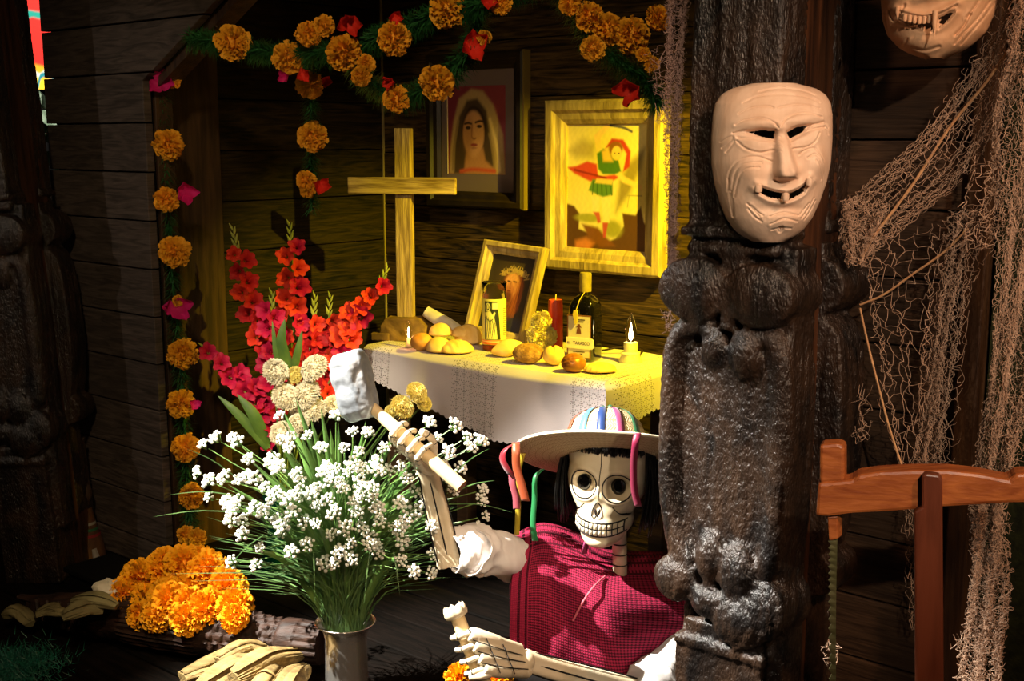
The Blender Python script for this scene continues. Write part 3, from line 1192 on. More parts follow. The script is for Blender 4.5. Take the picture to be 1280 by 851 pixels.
n_u, n_v = 80, 80
us, vv = np.linspace(0, 1, n_u + 1), np.linspace(0, 1, n_v + 1)
mb = MB().grid([[((vr + .0006) * sin(-1.35 + 2.7 * u), -(vr + .0006) * cos(-1.35 + 2.7 * u), .02 + v * vh * .66) for u in us] for v in vv])
me = mb.mesh('printed_sleeve')
at = me.color_attributes.new('paint', 'FLOAT_COLOR', 'POINT')
UU, VV = np.meshgrid(us, vv)
cc = np.ones(((n_u + 1) * (n_v + 1), 4), np.float32)
cc[:, :3] = pic_votive(UU, VV).reshape(-1, 3)
at.data.foreach_set('color', cc.ravel())
part(vt, 'printed_sleeve', me, paint_mat('sleeve_print', .3, .5), sharp=None)

# ---- red pillar candle
M_redwax = mat('red_wax', 'c8331a', 'dd5527', rough=0.4, spec=0.4, scale=14, sss=0.15)
cp = on_top(694, 442)
cs = cp.y / 1521
rc = thing('pillar_candle', 'red pillar candle between the yellow bloom and the bottle', 'candle', cp)
part(rc, 'wax', MB().lathe([(.001, 0), (9.8 * cs, 0), (10 * cs, .004), (9.3 * cs, 68 * cs), (8.6 * cs, 70 * cs), (3 * cs, 69 * cs), (.001, 69 * cs)], 28), M_redwax)
part(rc, 'wick', MB().tube([(0, 0, 69 * cs), (.0005, 0, 73 * cs), (.001, 0, 77 * cs)], .0016, n=6), mat('waxed_wick', 'e8d060', rough=.7))

# ---- liquor bottle: rounded square section, label, neck cord and tag
k3 = NT('dark_bottle_glass')
k3.set(Roughness=.06)
k3.b.inputs['Base Color'].default_value = lin('0c0a04')
k3.b.inputs['Specular IOR Level'].default_value = .8
k3.b.inputs['Coat Weight'].default_value = .6
M_bottle = k3.m
bp_ = on_top(731, 449)
bs = bp_.y / 1521
bt = thing('liquor_bottle', 'dark square liquor bottle with a white label and a cork neck', 'bottle', bp_, rad(-28))
hw = 18.5 * bs
rows = []
prof = [(.0, .90), (.003, .97), (.010, 1.0), (60 * bs, 1.0), (70 * bs, .95), (76 * bs, .82), (82 * bs, .55), (85 * bs, .36), (88 * bs, .33), (112 * bs, .31)]
prof2 = []
for i in range(len(prof) - 1):
    for j in range(3):
        f_ = j / 3
        prof2.append((prof[i][0] * (1 - f_) + prof[i + 1][0] * f_, prof[i][1] * (1 - f_) + prof[i + 1][1] * f_))
prof2.append(prof[-1])
for z, s in prof2:
    e = 4.5 if s > .5 else 2.0
    row = []
    for i in range(40):
        q = 2 * PI * i / 40
        c_, s_ = cos(q), sin(q)
        row.append((hw * s * math.copysign(abs(c_) ** (2 / e), c_), hw * s * math.copysign(abs(s_) ** (2 / e), s_), z))
    rows.append(row)
part(bt, 'bottle_body', MB().grid(rows, wrap=True), M_bottle, sharp=None)
part(bt, 'stopper', MB().lathe([(.001, 88 * bs), (7.6 * bs, 88 * bs), (7.8 * bs, 110 * bs), (7.2 * bs, 112 * bs), (.001, 112 * bs)], 24), mat('stopper_foil', '7a6a28', '9c8838', rough=.5, scale=30, bump=.3))
M_label = mat('label_paper', 'd8cdae', 'c9bc98', rough=.6, scale=20)
M_ink = mat('label_ink', '3a2c1c', rough=.6)
M_lab_br = mat('label_border', '7a4c20', rough=.6)
yl = -hw - .0008
lab = part(bt, 'label', MB().box((-hw * .80, yl - .0006, 6 * bs), (hw * .80, yl, 58 * bs)), M_label, smooth=False)
part(lab, 'label_border', MB().box((-hw * .90, yl, 4 * bs), (hw * .90, yl + .0004, 60 * bs)), M_lab_br, smooth=False)
band_ = part(lab, 'name_band', MB().prism([(-hw * .92, 17 * bs), (hw * 1.0, 17 * bs), (hw * 1.12, 19 * bs), (hw * 1.12, 29 * bs), (hw * 1.0, 31 * bs), (-hw * .92, 31 * bs)], yl - .0024, yl - .0007), mat('label_band', 'e6dcb8', rough=.6), smooth=False)
# woman-and-pot emblem reduced to a figure under a wide hat
em = MB()
em.prism([(-.007, 36 * bs), (.007, 36 * bs), (.005, 42 * bs), (.002, 44 * bs), (-.002, 44 * bs), (-.005, 42 * bs)], yl - .0012, yl - .0007)
em.prism([(-.009, 44 * bs), (.009, 44 * bs), (.004, 46 * bs), (.003, 48.5 * bs), (-.003, 48.5 * bs), (-.004, 46 * bs)], yl - .0012, yl - .0007)
part(lab, 'emblem', em, mat('emblem_brown', '6a3a20', rough=.6), smooth=False)


def text_part(parent, s, size, loc, m_, ext=.0002, rot=None, sx_=1.0, name='lettering'):
    cu = bpy.data.curves.new('txt', 'FONT')
    cu.body = s
    cu.size = size
    cu.align_x = 'CENTER'
    cu.align_y = 'CENTER'
    cu.extrude = ext
    o_ = bpy.data.objects.new('txt', cu)
    col.objects.link(o_)
    dg = bpy.context.evaluated_depsgraph_get()
    me_ = bpy.data.meshes.new_from_object(o_.evaluated_get(dg))
    bpy.data.objects.remove(o_)
    me_.transform(Matrix.Translation(Vector(loc)) @ (rot or Matrix.Rotation(PI / 2, 4, 'X')) @ Matrix.Scale(sx_, 4, (1, 0, 0)))
    me_.materials.clear()
    return part(parent, name, me_, m_, smooth=False)


text_part(lab, 'EL', .008, (-hw * .74, yl - .0026, 24 * bs), M_ink)
text_part(lab, 'TARASCO', .0125, (hw * .22, yl - .0026, 24 * bs), M_ink, sx_=.86)
for z_, w_ in ((54, .9), (51.5, .7), (13, .9), (10, .6)):
    part(lab, 'print_line', MB().box((-hw * .5 * w_, yl - .0011, (z_ - .6) * bs), (hw * .5 * w_, yl - .0007, (z_ + .6) * bs)), M_ink, smooth=False)
M_cord = mat('gold_cord', 'c9a838', rough=.6)
part(bt, 'neck_cord', MB().tube(spline([(-.012, -.004, 87 * bs), (0, -.014, 88 * bs), (.010, -.008, 87.5 * bs)], 10) , .0013, n=6)
     .tube(spline([(.004, -.0135, 88 * bs), (-.003, -hw * .82, 78 * bs), (-.008, -hw - .002, 66 * bs)], 10), .0012, n=6), M_cord)
part(bt, 'hang_tag', MB().prism([(-.014, 66 * bs), (-.004, 67 * bs), (0, 60 * bs), (-.003, 50 * bs), (-.009, 47 * bs), (-.013, 52 * bs), (-.016, 60 * bs)], yl - .006, yl - .0035), mat('gold_tag', 'd2b83a', rough=.45), smooth=False, bevel=.0008)

# ------------------------------------------------------------------ framed pictures on the back wall
def wall_frame(px0, py0, px1, py1, t_):
    """px of the lower left and upper right outer corners"""
    s0, z0 = on_t(px0, py0, t_)
    s1, z1 = on_t(px1, py1, t_)
    return s0, z0, s1, z1


def pic_veil(U_, V_):
    """plain veiled woman's head and shoulders, warm brown print"""
    p_ = Paint(U_, V_, '7c3038')
    p_.ell(.85, .75, .4, .4, '8a3c3c', .8, a=.7)
    p_.poly([(.02, .0), (.04, .30), (.10, .60), (.20, .86), (.42, .97), (.62, .94), (.80, .78), (.96, .45), (1.0, .0)], 'b0905a', .03)
    p_.poly([(.10, .0), (.12, .35), (.20, .66), (.34, .84), (.52, .86), (.68, .72), (.74, .45), (.80, .12), (.80, 0)], '4c3a26', .03)
    p_.line([(.90, .05), (.86, .30), (.74, .62)], .022, 'd8b878', .02)
    p_.line([(.82, .02), (.80, .22), (.72, .46)], .012, '8e7446', .02)
    p_.line([(.08, .05), (.10, .30), (.18, .60)], .02, '8a6e44', .02)
    p_.poly([(.28, .0), (.30, .16), (.34, .30), (.62, .30), (.66, .16), (.82, .06), (.82, 0)], 'b07a4a', .03)
    p_.ell(.46, .50, .215, .275, '2e2016', .1)
    p_.ell(.455, .46, .185, .265, 'c08a58', .12)
    p_.ell(.36, .44, .09, .2, '8e5c38', .6, a=.55)
    p_.line([(.30, .575), (.36, .585), (.42, .575)], .012, '3a2618', .01)
    p_.line([(.49, .59), (.56, .605), (.62, .60)], .012, '3a2618', .01)
    p_.ell(.36, .53, .045, .018, '35241a', .3)
    p_.ell(.555, .545, .045, .018, '35241a', .3)
    p_.line([(.43, .56), (.42, .44), (.45, .405), (.49, .41)], .010, '8a5836', .01)
    p_.ell(.46, .335, .062, .018, '8c3c30', .3)
    p_.ell(.46, .30, .05, .012, '9a6844', .5)
    p_.line([(.22, .03), (.45, .055), (.82, .04)], .022, 'b8502e', .02)
    return p_.grain(.04)


s0, z0, s1, z1 = wall_frame(537, 257, 657, 62, TB - .02)
w_, h_ = s1 - s0, z1 - z0
f1 = thing('framed_portrait', 'dark framed print of a veiled woman, left of the yellow picture', 'picture', H((s0 + s1) / 2, TB - .004, z0), HA)
frame_bars(f1, w_, h_, .050, .034, M_frame_d, 0)
part(f1, 'gilt_edge', MB().box((w_ / 2, -.030, 0), (w_ / 2 + .006, 0, h_)), mat('dull_gilt', '6c5a2c', rough=.5), smooth=False)
part(f1, 'mat_board', MB().box((-w_ / 2 + .045, -.008, .045), (w_ / 2 - .045, -.003, h_ - .045)), mat('grey_mat', '6a5850', rough=.8), smooth=False)
sp0, zp0 = on_t(560, 217, TB - .015)
sp1, zp1 = on_t(631, 106, TB - .015)
sh = painted_sheet(f1, 'painted_picture', sp1 - sp0, zp1 - zp0, -.0085, pic_veil, paint_mat('glossy_print', .35, .4))
sh.location = ((sp0 + sp1) / 2 - (s0 + s1) / 2, 0, zp0 - z0)
part(f1, 'paper_edge', MB().box((sp0 - (s0 + s1) / 2 - .004, -.0095, zp0 - z0), (sp0 - (s0 + s1) / 2 - .001, -.008, zp1 - z0)), mat('paper_edge', 'e0c898', rough=.6), smooth=False)


def pic_fighter(U_, V_):
    """plain figure in green tunic and red cloak over dark rocks, yellow sky"""
    p_ = Paint(U_, V_, 'e8d488')
    p_.ell(.5, .7, .6, .5, 'd6c076', .9, a=.5)
    p_.poly([(.0, .78), (.2, .88), (.36, .84), (.34, .72), (.12, .72)], 'a08a58', .05, .8)
    p_.poly([(.62, .30), (.66, .55), (.78, .70), (.97, .82), (.92, .66), (.78, .45)], '8a7648', .04, .9)
    p_.poly([(.0, .36), (.10, .34), (.17, .28), (.16, .16), (.34, .12), (.5, .06), (.62, .10), (.72, .20), (.70, .30), (.86, .29), (.92, .36), (.96, .24), (1, .2), (1, 0), (0, 0)], '5a3a1c', .012)
    p_.poly([(.20, .20), (.40, .18), (.62, .04), (.44, .02), (.3, .08)], '7c4a20', .02)
    p_.poly([(.12, .06), (.26, .09), (.36, .05), (.30, 0), (.12, 0)], 'c87840', .03)
    p_.ell(.28, .25, .16, .035, 'a09a3c', .4)
    p_.ell(.58, .17, .12, .07, '9a9440', .4)
    # far leg, near leg
    p_.poly([(.32, .42), (.42, .42), (.42, .32), (.40, .26), (.34, .30)], 'ecd09a', .01)
    p_.poly([(.34, .30), (.42, .30), (.44, .22), (.40, .21), (.38, .26)], 'c05850', .01)
    p_.poly([(.44, .42), (.56, .42), (.54, .22), (.47, .22)], 'ecd09a', .01)
    p_.poly([(.46, .22), (.53, .22), (.50, .10), (.47, .10)], 'b84c48', .01)
    # cloak
    p_.poly([(.0, .65), (.12, .66), (.26, .70), (.38, .68), (.40, .58), (.60, .60), (.66, .58), (.56, .54), (.30, .54), (.10, .60)], 'c4423a', .012)
    p_.poly([(.48, .80), (.56, .88), (.70, .87), (.79, .78), (.78, .66), (.70, .62), (.74, .76), (.66, .84), (.56, .82)], 'b83832', .012)
    p_.line([(.1, .63), (.3, .60), (.5, .57)], .008, '8c2a26')
    # tunic, arms, head
    p_.poly([(.38, .76), (.46, .80), (.64, .72), (.68, .62), (.60, .60), (.46, .60), (.40, .64)], '4a7034', .012)
    p_.poly([(.44, .78), (.52, .80), (.58, .70), (.46, .70)], 'e0b070', .02)
    p_.poly([(.28, .47), (.33, .56), (.58, .54), (.58, .44), (.46, .42)], '5c8038', .012)
    for k_ in range(5):
        p_.line([(.34 + .05 * k_, .54), (.33 + .06 * k_, .44)], .006, '3c5a24')
    p_.poly([(.36, .53), (.38, .565), (.58, .56), (.57, .52)], 'd8b868', .01)
    p_.poly([(.38, .78), (.34, .90), (.50, 1.0), (.54, .97), (.42, .88), (.44, .80)], 'e6c088', .012)
    p_.line([(.54, .98), (.70, .96), (.80, .93)], .010, '5a5470')
    p_.poly([(.66, .62), (.74, .58), (.92, .52), (.93, .48), (.86, .50), (.70, .54), (.64, .58)], 'e6c088', .012)
    p_.ell(.61, .80, .085, .055, '8a5428', .2)
    p_.ell(.62, .765, .06, .055, 'e6bd86', .15)
    p_.ell(.60, .765, .008, .006, '4a2c18', .3)
    p_.ell(.65, .765, .008, .006, '4a2c18', .3)
    p_.line([(.76, .44), (.93, .44)], .004, '9a8a5a')
    p_.line([(.78, .44), (.76, .35)], .004, '9a8a5a')
    return p_.grain(.04)


s0, z0, s1, z1 = wall_frame(684, 335, 835, 122, TB - .02)
w_, h_ = s1 - s0, z1 - z0
f2 = thing('framed_print', 'pale wooden frame with a red-cloaked fighter on a yellow ground, right of the portrait', 'picture', H((s0 + s1) / 2, TB - .006, z0), HA)
frame_bars(f2, w_, h_, .068, .036, M_frame_y, 0)
part(f2, 'back_board', MB().box((-w_ / 2 + .02, -.004, .02), (w_ / 2 - .02, 0.0, h_ - .02)), M_frame_d, smooth=False)
sh = painted_sheet(f2, 'painted_picture', w_ - .13, h_ - .13, -.006, pic_fighter, paint_mat('matt_print', .55, .25), 130, 180)
sh.location = (0, 0, .065)
# ------------------------------------------------------------------ the skeleton figure
M_bone = mat('painted_bone', 'dfd2b6', 'ccb994', rough=0.45, spec=0.4, scale=14, bump=0.25, bscale=45, lo=.3, hi=.75)
M_line = mat('black_paint_line', '0c0a09', rough=0.5)
M_hair = mat('black_hair', '060505', rough=0.4, spec=0.5)
M_shirt = mat('white_cotton', 'e9e4e0', 'd8d2ce', rough=0.85, spec=0.1, scale=20, bump=0.2)

SK_D = 2.40
sk = thing('skeleton_figure', 'seated papier-mache skeleton in a red woven poncho swinging a hammer', 'skeleton', P(755, 1010, SK_D) * 1.0)
skp = P(755, 1010, SK_D)
sk.location = (skp.x, skp.y, 0)
ROOTM[sk.name] = Matrix.Translation((skp.x, skp.y, 0))

# ---- skull: profile loft, local x to the figure's image-right, y back, z up (z = 0 at the chin)
SH = 0.255
zt = np.array([0, .03, .08, .16, .24, .30, .36, .42, .50, .60, .70, .80, .90, .97, 1.0])
wt = np.array([.010, .028, .040, .049, .054, .056, .060, .072, .076, .074, .079, .076, .060, .032, .002])
ft = np.array([.040, .070, .080, .083, .085, .085, .082, .083, .080, .085, .090, .086, .064, .030, .002])
bt_ = np.array([-.030, -.022, -.010, .0, .012, .03, .055, .07, .085, .092, .092, .086, .066, .034, .002])


def prof_at(z, tab):
    zz = np.linspace(0, 1, 101)
    v = np.interp(zz, zt, tab)
    k_ = np.array([1, 2, 3, 2, 1.]) / 9
    vp_ = np.concatenate([[v[0]] * 2, v, [v[-1]] * 2])
    v = np.convolve(vp_, k_, 'valid')
    return np.interp(z, zz, v)


def gauss(x, y, cx, cy, sx_, sy_, p=1.0):
    return np.exp(-(((x - cx) / sx_) ** 2 + ((y - cy) / sy_) ** 2) ** p)


EYES = ((-.031, .124), (.031, .124))
ER = .0245


def skull_pt(a, z):
    """a: angle, 0 = front, + = image right; z in 0..1; arrays"""
    a = np.asarray(a, float)
    z = np.asarray(z, float)
    w_, f_, b_ = prof_at(z, wt), prof_at(z, ft), prof_at(z, bt_)
    e = 2 / 2.25
    sa, ca = np.sin(a), np.cos(a)
    x = w_ * np.sign(sa) * np.abs(sa) ** e
    front = ca > 0
    y = np.where(front, -f_ * np.abs(ca) ** e, b_ * np.abs(ca) ** e)
    Z = SH * np.where(z > .75, .75 + (z - .75) * .6, z)
    fr_ = (y < .01) * 1.0
    push = np.zeros_like(x)
    for ex, ez in EYES:
        r = np.sqrt(((x - ex) / ER) ** 2 + ((Z - ez) / (ER * 1.02)) ** 2)
        push += .021 * (1 - sstep(.55, 1.02, r)) - .0035 * np.exp(-((r - 1.18) / .16) ** 2)
        push -= .004 * gauss(x, Z, ex, ez + .034, .022, .010)           # brow
    push += .003 * gauss(x, Z, 0, .079, .0075, .011, 1.5)                # nose hole
    push -= .0045 * gauss(x, Z, 0, .107, .009, .016)                     # nose bridge
    push -= .0055 * (gauss(x, Z, -.050, .092, .017, .012) + gauss(x, Z, .050, .092, .017, .012))   # cheekbones
    push += .008 * (gauss(x, Z, -.050, .068, .014, .012) + gauss(x, Z, .050, .068, .014, .012))    # hollows
    push -= .0045 * np.exp(-((Z - .049) / .016) ** 4) * (np.abs(x) < .060)      # the row of teeth
    push -= .0045 * gauss(x, Z, 0, .014, .022, .012)                     # chin
    push += .0035 * np.exp(-((Z - .026) / .007) ** 2) * (np.abs(x) < .05)
    push *= fr_
    # push inward along the horizontal radius
    rr_ = np.sqrt(x * x + y * y) + 1e-9
    y = y + push * np.where(rr_ > 0, np.abs(y) / rr_, 1) * .95
    x = x - np.sign(x) * push * (np.abs(x) / rr_) * .45
    return np.stack([x, y, Z], -1)


HEADM = Matrix.Translation(P(747, 685, 2.385)) @ Matrix.Rotation(rad(-17), 4, 'Z') @ Matrix.Rotation(rad(3.5), 4, 'Y') @ Matrix.Rotation(rad(-4), 4, 'X') @ Matrix.Translation((0, .055, -.002)) @ Matrix.Scale(1.13, 4)
LOCH = Matrix.Translation((-skp.x, -skp.y, 0)) @ HEADM


def ang_of(x, z):
    """angle on the front whose surface x is about x"""
    aa = np.linspace(-1.45, 1.45, 500)
    pts = skull_pt(aa, np.full(500, z / SH))
    return float(np.interp(x, pts[:, 0], aa))


na, nz_ = 220, 200
aa = np.linspace(-PI, PI, na, endpoint=False)
zz = np.linspace(0.0, 1, nz_)
G = skull_pt(*np.meshgrid(aa, zz))
mb = MB()
mb.grid(G.tolist(), wrap=True)
mb.f.append(tuple(range(na - 1, -1, -1)))
mb.mi.append(0)
me = mb.mesh('skull')
me.transform(LOCH)
skull = part(sk, 'skull', me, M_bone, sharp=None)


def on_skull(pl_, off=.0004, n=20):
    out = []
    for p in spline([(x, 0, z) for x, z in pl_], n):
        a_ = ang_of(p.x, p.z)
        q_ = skull_pt(np.array([a_]), np.array([p.z / SH]))[0]
        nrm = Vector((q_[0], q_[1], 0)).normalized()
        out.append(Vector(q_) + nrm * off)
    return out


def lpart(parent, name, mb_, m_, **kw):
    me_ = mb_.mesh(name)
    me_.transform(LOCH)
    return part(parent, name, me_, m_, **kw)


ln = MB()
for ex, ez in EYES:
    ring_ = [(ex + ER * 1.04 * cos(q), ez + ER * 1.06 * sin(q)) for q in np.linspace(0, 2 * PI, 25)]
    ln.tube(on_skull(ring_, .0005, 50), .0013, n=5, cap=False)
ln.tube(on_skull([(.000, .188), (.001, .165), (-.001, .14), (.001, .118), (.0, .102)], .0004, 24), .0008, n=5)
ln.tube(on_skull([(-.0095, .070), (-.008, .083), (0, .096), (.008, .083), (.0095, .070), (.004, .0665), (0, .072), (-.004, .0665), (-.0095, .070)], .0006, 44), .0010, n=5)
for s in (-1, 1):
    for j in range(3):
        ln.tube(on_skull([(s * (.026 + .004 * j), .090 - .005 * j), (s * (.036 + .003 * j), .078 - .003 * j), (s * (.047 + .002 * j), .0735 - .002 * j)], .0006, 12), .0007, n=4)
# the black outline of the mouth
ln.tube(on_skull([(-.048, .064), (-.025, .0605), (0, .0585), (.025, .0605), (.048, .064)], .0006, 30), .0009, n=5)
ln.tube(on_skull([(-.048, .041), (-.025, .034), (0, .0315), (.025, .034), (.048, .041)], .0006, 30), .0009, n=5)
lpart(skull, 'painted_line', ln, M_line)
# eyeballs
for ex, ez in EYES:
    e_ = MB()
    a_ = ang_of(ex, ez)
    c_ = Vector(skull_pt(np.array([a_]), np.array([ez / SH]))[0])
    e_.ell(c_ + Vector((-.002, -.001, 0)), (.0145, .006, .0165), nu=20, nv=14)
    lpart(skull, 'eye', e_, mat('black_glossy_eye', '080706', rough=.12, spec=.7))
# nose cavity
e_ = MB()
c_ = Vector(skull_pt(np.array([0.0]), np.array([.079 / SH]))[0])
e_.ell(c_ + Vector((-.0032, -.0005, -.002)), (.0024, .002, .0075), Matrix.Rotation(rad(-14), 3, 'Y'), nu=12, nv=8)
e_.ell(c_ + Vector((.0032, -.0005, -.002)), (.0024, .002, .0075), Matrix.Rotation(rad(14), 3, 'Y'), nu=12, nv=8)
lpart(skull, 'nose_hole', e_, mat('nose_hole_paint', '1c120c', rough=.6))
# gum band and separate teeth
gum = MB()
rows = []
for z in np.linspace(0, 1, 9):
    row = []
    for x in np.linspace(-.046, .046, 41):
        c = .0 + .0055 * (x / .046) ** 2
        zz_ = (.0325 + .0095 * (x / .046) ** 2) * (1 - z) + (.0580 + .0050 * (x / .046) ** 2) * z
        q_ = skull_pt(np.array([ang_of(x, zz_)]), np.array([zz_ / SH]))[0]
        row.append(Vector(q_) + Vector((q_[0], q_[1], 0)).normalized() * .0004)
    rows.append(row)
gum.grid(rows)
lpart(skull, 'gum_line', gum, M_line)
M_tooth = mat('tooth_paint', 'efe4cb', 'd9c9a6', rough=.4, spec=.4, scale=60)
for r_, (f0, f1_) in enumerate(((.05, .455), (.56, .95))):
    for j in range(11):
        x0, x1 = -.045 + .09 * j / 11, -.045 + .09 * (j + 1) / 11
        x0, x1 = x0 + .0009, x1 - .0009
        rows = []
        for fz in np.linspace(f0, f1_, 4):
            row = []
            for x in np.linspace(x0, x1, 4):
                zz_ = (.0325 + .0095 * (x / .046) ** 2) * (1 - fz) + (.0580 + .0050 * (x / .046) ** 2) * fz
                q_ = skull_pt(np.array([ang_of(x, zz_)]), np.array([zz_ / SH]))[0]
                edge = (abs(x - (x0 + x1) / 2) > (x1 - x0) * .45) or fz in (f0, f1_)
                row.append(Vector(q_) + Vector((q_[0], q_[1], 0)).normalized() * (.0006 if edge else .0022))
            rows.append(row)
        lpart(skull, 'tooth', MB().grid(rows), M_tooth, sharp=None)

# ---- hair: a fringe under the hat and long black locks
hr = MB()
for i in range(420):
    a_ = RND.uniform(-2.9, 2.9)
    zc_ = RND.uniform(.80, .86)
    front = abs(a_) < 1.05
    z1 = RND.uniform(.715, .745) if front else None
    p0 = Vector(skull_pt(np.array([a_]), np.array([zc_]))[0])
    nr = Vector((p0.x, p0.y, 0)).normalized()
    if front:
        p1 = Vector(skull_pt(np.array([a_ + RND.uniform(-.05, .05)]), np.array([z1]))[0])
        pts = [p0 + nr * .006, (p0 + p1) / 2 + nr * .007, p1 + nr * .003]
        hr.tube(pts, [.0022, .0024, .0012], n=4, flat=.5)
    else:
        ln_ = RND.uniform(.15, .185)
        sd = 1 if a_ > 0 else -1
        b_ = p0 + nr * .008
        j_ = Vector((RND.uniform(-.006, .006), RND.uniform(-.008, .008), 0))
        pts = [b_, Vector((sd * .083, p0.y * .9 + .002, .145)) + j_, Vector((sd * .084, p0.y * .9 + .006, .09)) + j_ * 1.5, Vector((sd * .080, p0.y * .8 + .008, .215 - ln_)) + j_ * 2]
        hr.tube(spline(pts, 9), [.003, .003, .003, .003, .003, .003, .0028, .0022, .001], n=4, flat=.6)
cap_ = skull_pt(*np.meshgrid(np.linspace(-PI, PI, 48, endpoint=False), np.linspace(.76, .93, 6)))
cap_ = cap_ * np.array([1.05, 1.05, 1.0])
hr.grid(cap_.tolist(), wrap=True)
lpart(sk, 'hair', hr, M_hair, sharp=None, label='straight black hair under the hat')

# ---- neck
n0, n1 = P(775, 722, 2.44), P(774, 676, 2.43)
nk = MB().tube(spline([n0 - Vector((0, -.01, .05)), n0, n1 + Vector((0, .0, .02))], 24), .0155, n=16)
neck = part(sk, 'neck', nk, M_bone, world=True)
for f in (.1, .38, .66, .94):
    c = n0.lerp(n1, f)
    part(neck, 'painted_ring', MB().tube([c + Vector((0, 0, -.0011)), c + Vector((0, 0, .0011))], .0160, n=16), M_line, world=True)

# ---- torso, seat and folded legs (mostly out of the frame)
td = 2.50
tor = MB()
c0 = P(745, 720, td)
tor.ell(c0 + Vector((0, .0, -.06)), (.12, .065, .09), nu=20, nv=14)
tor.ell(c0 + Vector((0, .0, -.18)), (.105, .07, .14), nu=20, nv=14)
tor.ell(Vector((c0.x, c0.y, .085)), (.13, .10, .085), nu=20, nv=14)
part(sk, 'shirt', remesh(tor, .008, 3), M_shirt, world=True)
lg = MB()
for s in (-1, 1):
    hx = Vector((c0.x + s * .07, c0.y - .03, .075))
    kn = Vector((c0.x + s * .23, c0.y - .15, .13))
    ft_ = Vector((c0.x - s * .02, c0.y - .12, .045))
    lg.tube(spline([hx, hx.lerp(kn, .5), kn], 12), [.06] * 6 + [.055] * 6, n=12)
    lg.tube(spline([kn, kn.lerp(ft_, .5), ft_], 12), [.05] * 12, n=12)
    lg.ell(kn, .056)
    lg.ell(ft_, .045)
me = remesh(lg, .008, 3)
part(sk, 'trousers', me, mat('dark_trousers', '1c1a1a', '262424', rough=.9, scale=20), world=True)

# ---- poncho
CG = [[(645, 693, 2.38), (680, 679, 2.43), (722, 690, 2.455), (768, 716, 2.425), (838, 717, 2.47)],
      [(640, 724, 2.345), (676, 715, 2.36), (720, 727, 2.36), (766, 742, 2.35), (856, 745, 2.41)],
      [(638, 754, 2.325), (675, 751, 2.325), (720, 764, 2.315), (768, 775, 2.315), (858, 780, 2.39)],
      [(637, 785, 2.325), (675, 792, 2.31), (720, 806, 2.30), (770, 815, 2.30), (840, 812, 2.385)],
      [(637, 814, 2.33), (675, 831, 2.315), (720, 846, 2.305), (778, 862, 2.305), (812, 838, 2.385)]]


def patch(cg, nu_, nv_):
    rows_ = [[P(*c) for c in r_] for r_ in cg]
    fine = [spline(r_, nu_) for r_ in rows_]
    cols = [spline([fine[i][j] for i in range(len(fine))], nv_) for j in range(nu_)]
    return [[cols[j][i] for j in range(nu_)] for i in range(nv_)]


nu_, nv_ = 150, 110
PG = patch(CG, nu_, nv_)
for i in range(nv_):
    for j in range(nu_):
        u, v = j / (nu_ - 1), i / (nv_ - 1)
        f_ = .004 * sin(u * 21 + v * 4) * v + .003 * sin(u * 9 - v * 7) + .003 * noise.noise(Vector((u * 9, v * 7, 0)))
        d_ = (PG[i][j] - Vector((0, 0, CAMZ))).normalized()
        PG[i][j] = PG[i][j] + d_ * f_
BG = [[p + Vector((0, .24 - .10 * (1 - min(1, i / 20)), 0)) for p in row] for i, row in enumerate(PG)]
mb = MB()
mb.grid(PG, flip=True)
uv = [(j / (nu_ - 1), i / (nv_ - 1)) for i in range(nv_) for j in range(nu_)]
mb.grid(BG)
uv += uv
tp = [PG[0], [a.lerp(b, .33) + Vector((0, 0, .008)) for a, b in zip(PG[0], BG[0])], [a.lerp(b, .66) + Vector((0, 0, .008)) for a, b in zip(PG[0], BG[0])], BG[0]]
mb.grid(tp)
uv += [(j / (nu_ - 1), .02 * r_) for r_ in range(4) for j in range(nu_)]
for jj, fl_ in ((0, False), (nu_ - 1, True)):
    sd_ = [[PG[i][jj].lerp(BG[i][jj], q_ / 4) for q_ in range(5)] for i in range(nv_)]
    mb.grid(sd_, flip=fl_)
    uv += [(.0 if jj == 0 else 1., i / (nv_ - 1)) for i in range(nv_) for q_ in range(5)]
mb.uv = uv
k = NT('woven_red_wool')
k.set(Roughness=.9)
k.b.inputs['Specular IOR Level'].default_value = .1
uvn = k.n('ShaderNodeUVMap')
sx = k.n('ShaderNodeSeparateXYZ')
k.l(uvn, 0, sx, 0)
U, V = sx.outputs[0], sx.outputs[1]
cu = mth('FRACT', mth('MULTIPLY', U, 62.0))
cv = mth('FRACT', mth('MULTIPLY', V, 46.0))
du = mth('ABSOLUTE', mth('SUBTRACT', cu, .5))
dv = mth('ABSOLUTE', mth('SUBTRACT', cv, .5))
gap = mth('MAXIMUM', mth('GREATER_THAN', dv, .36), mth('MULTIPLY', mth('GREATER_THAN', du, .30), mth('GREATER_THAN', dv, .12)))
# plain red zone with black stripes near the left edge
edgez = mth('LESS_THAN', U, .155)
gap = mth('MULTIPLY', gap, mth('SUBTRACT', 1.0, mth('MULTIPLY', edgez, .75)))


def stripe(c, w_):
    return mth('LESS_THAN', mth('ABSOLUTE', mth('SUBTRACT', U, c)), w_)


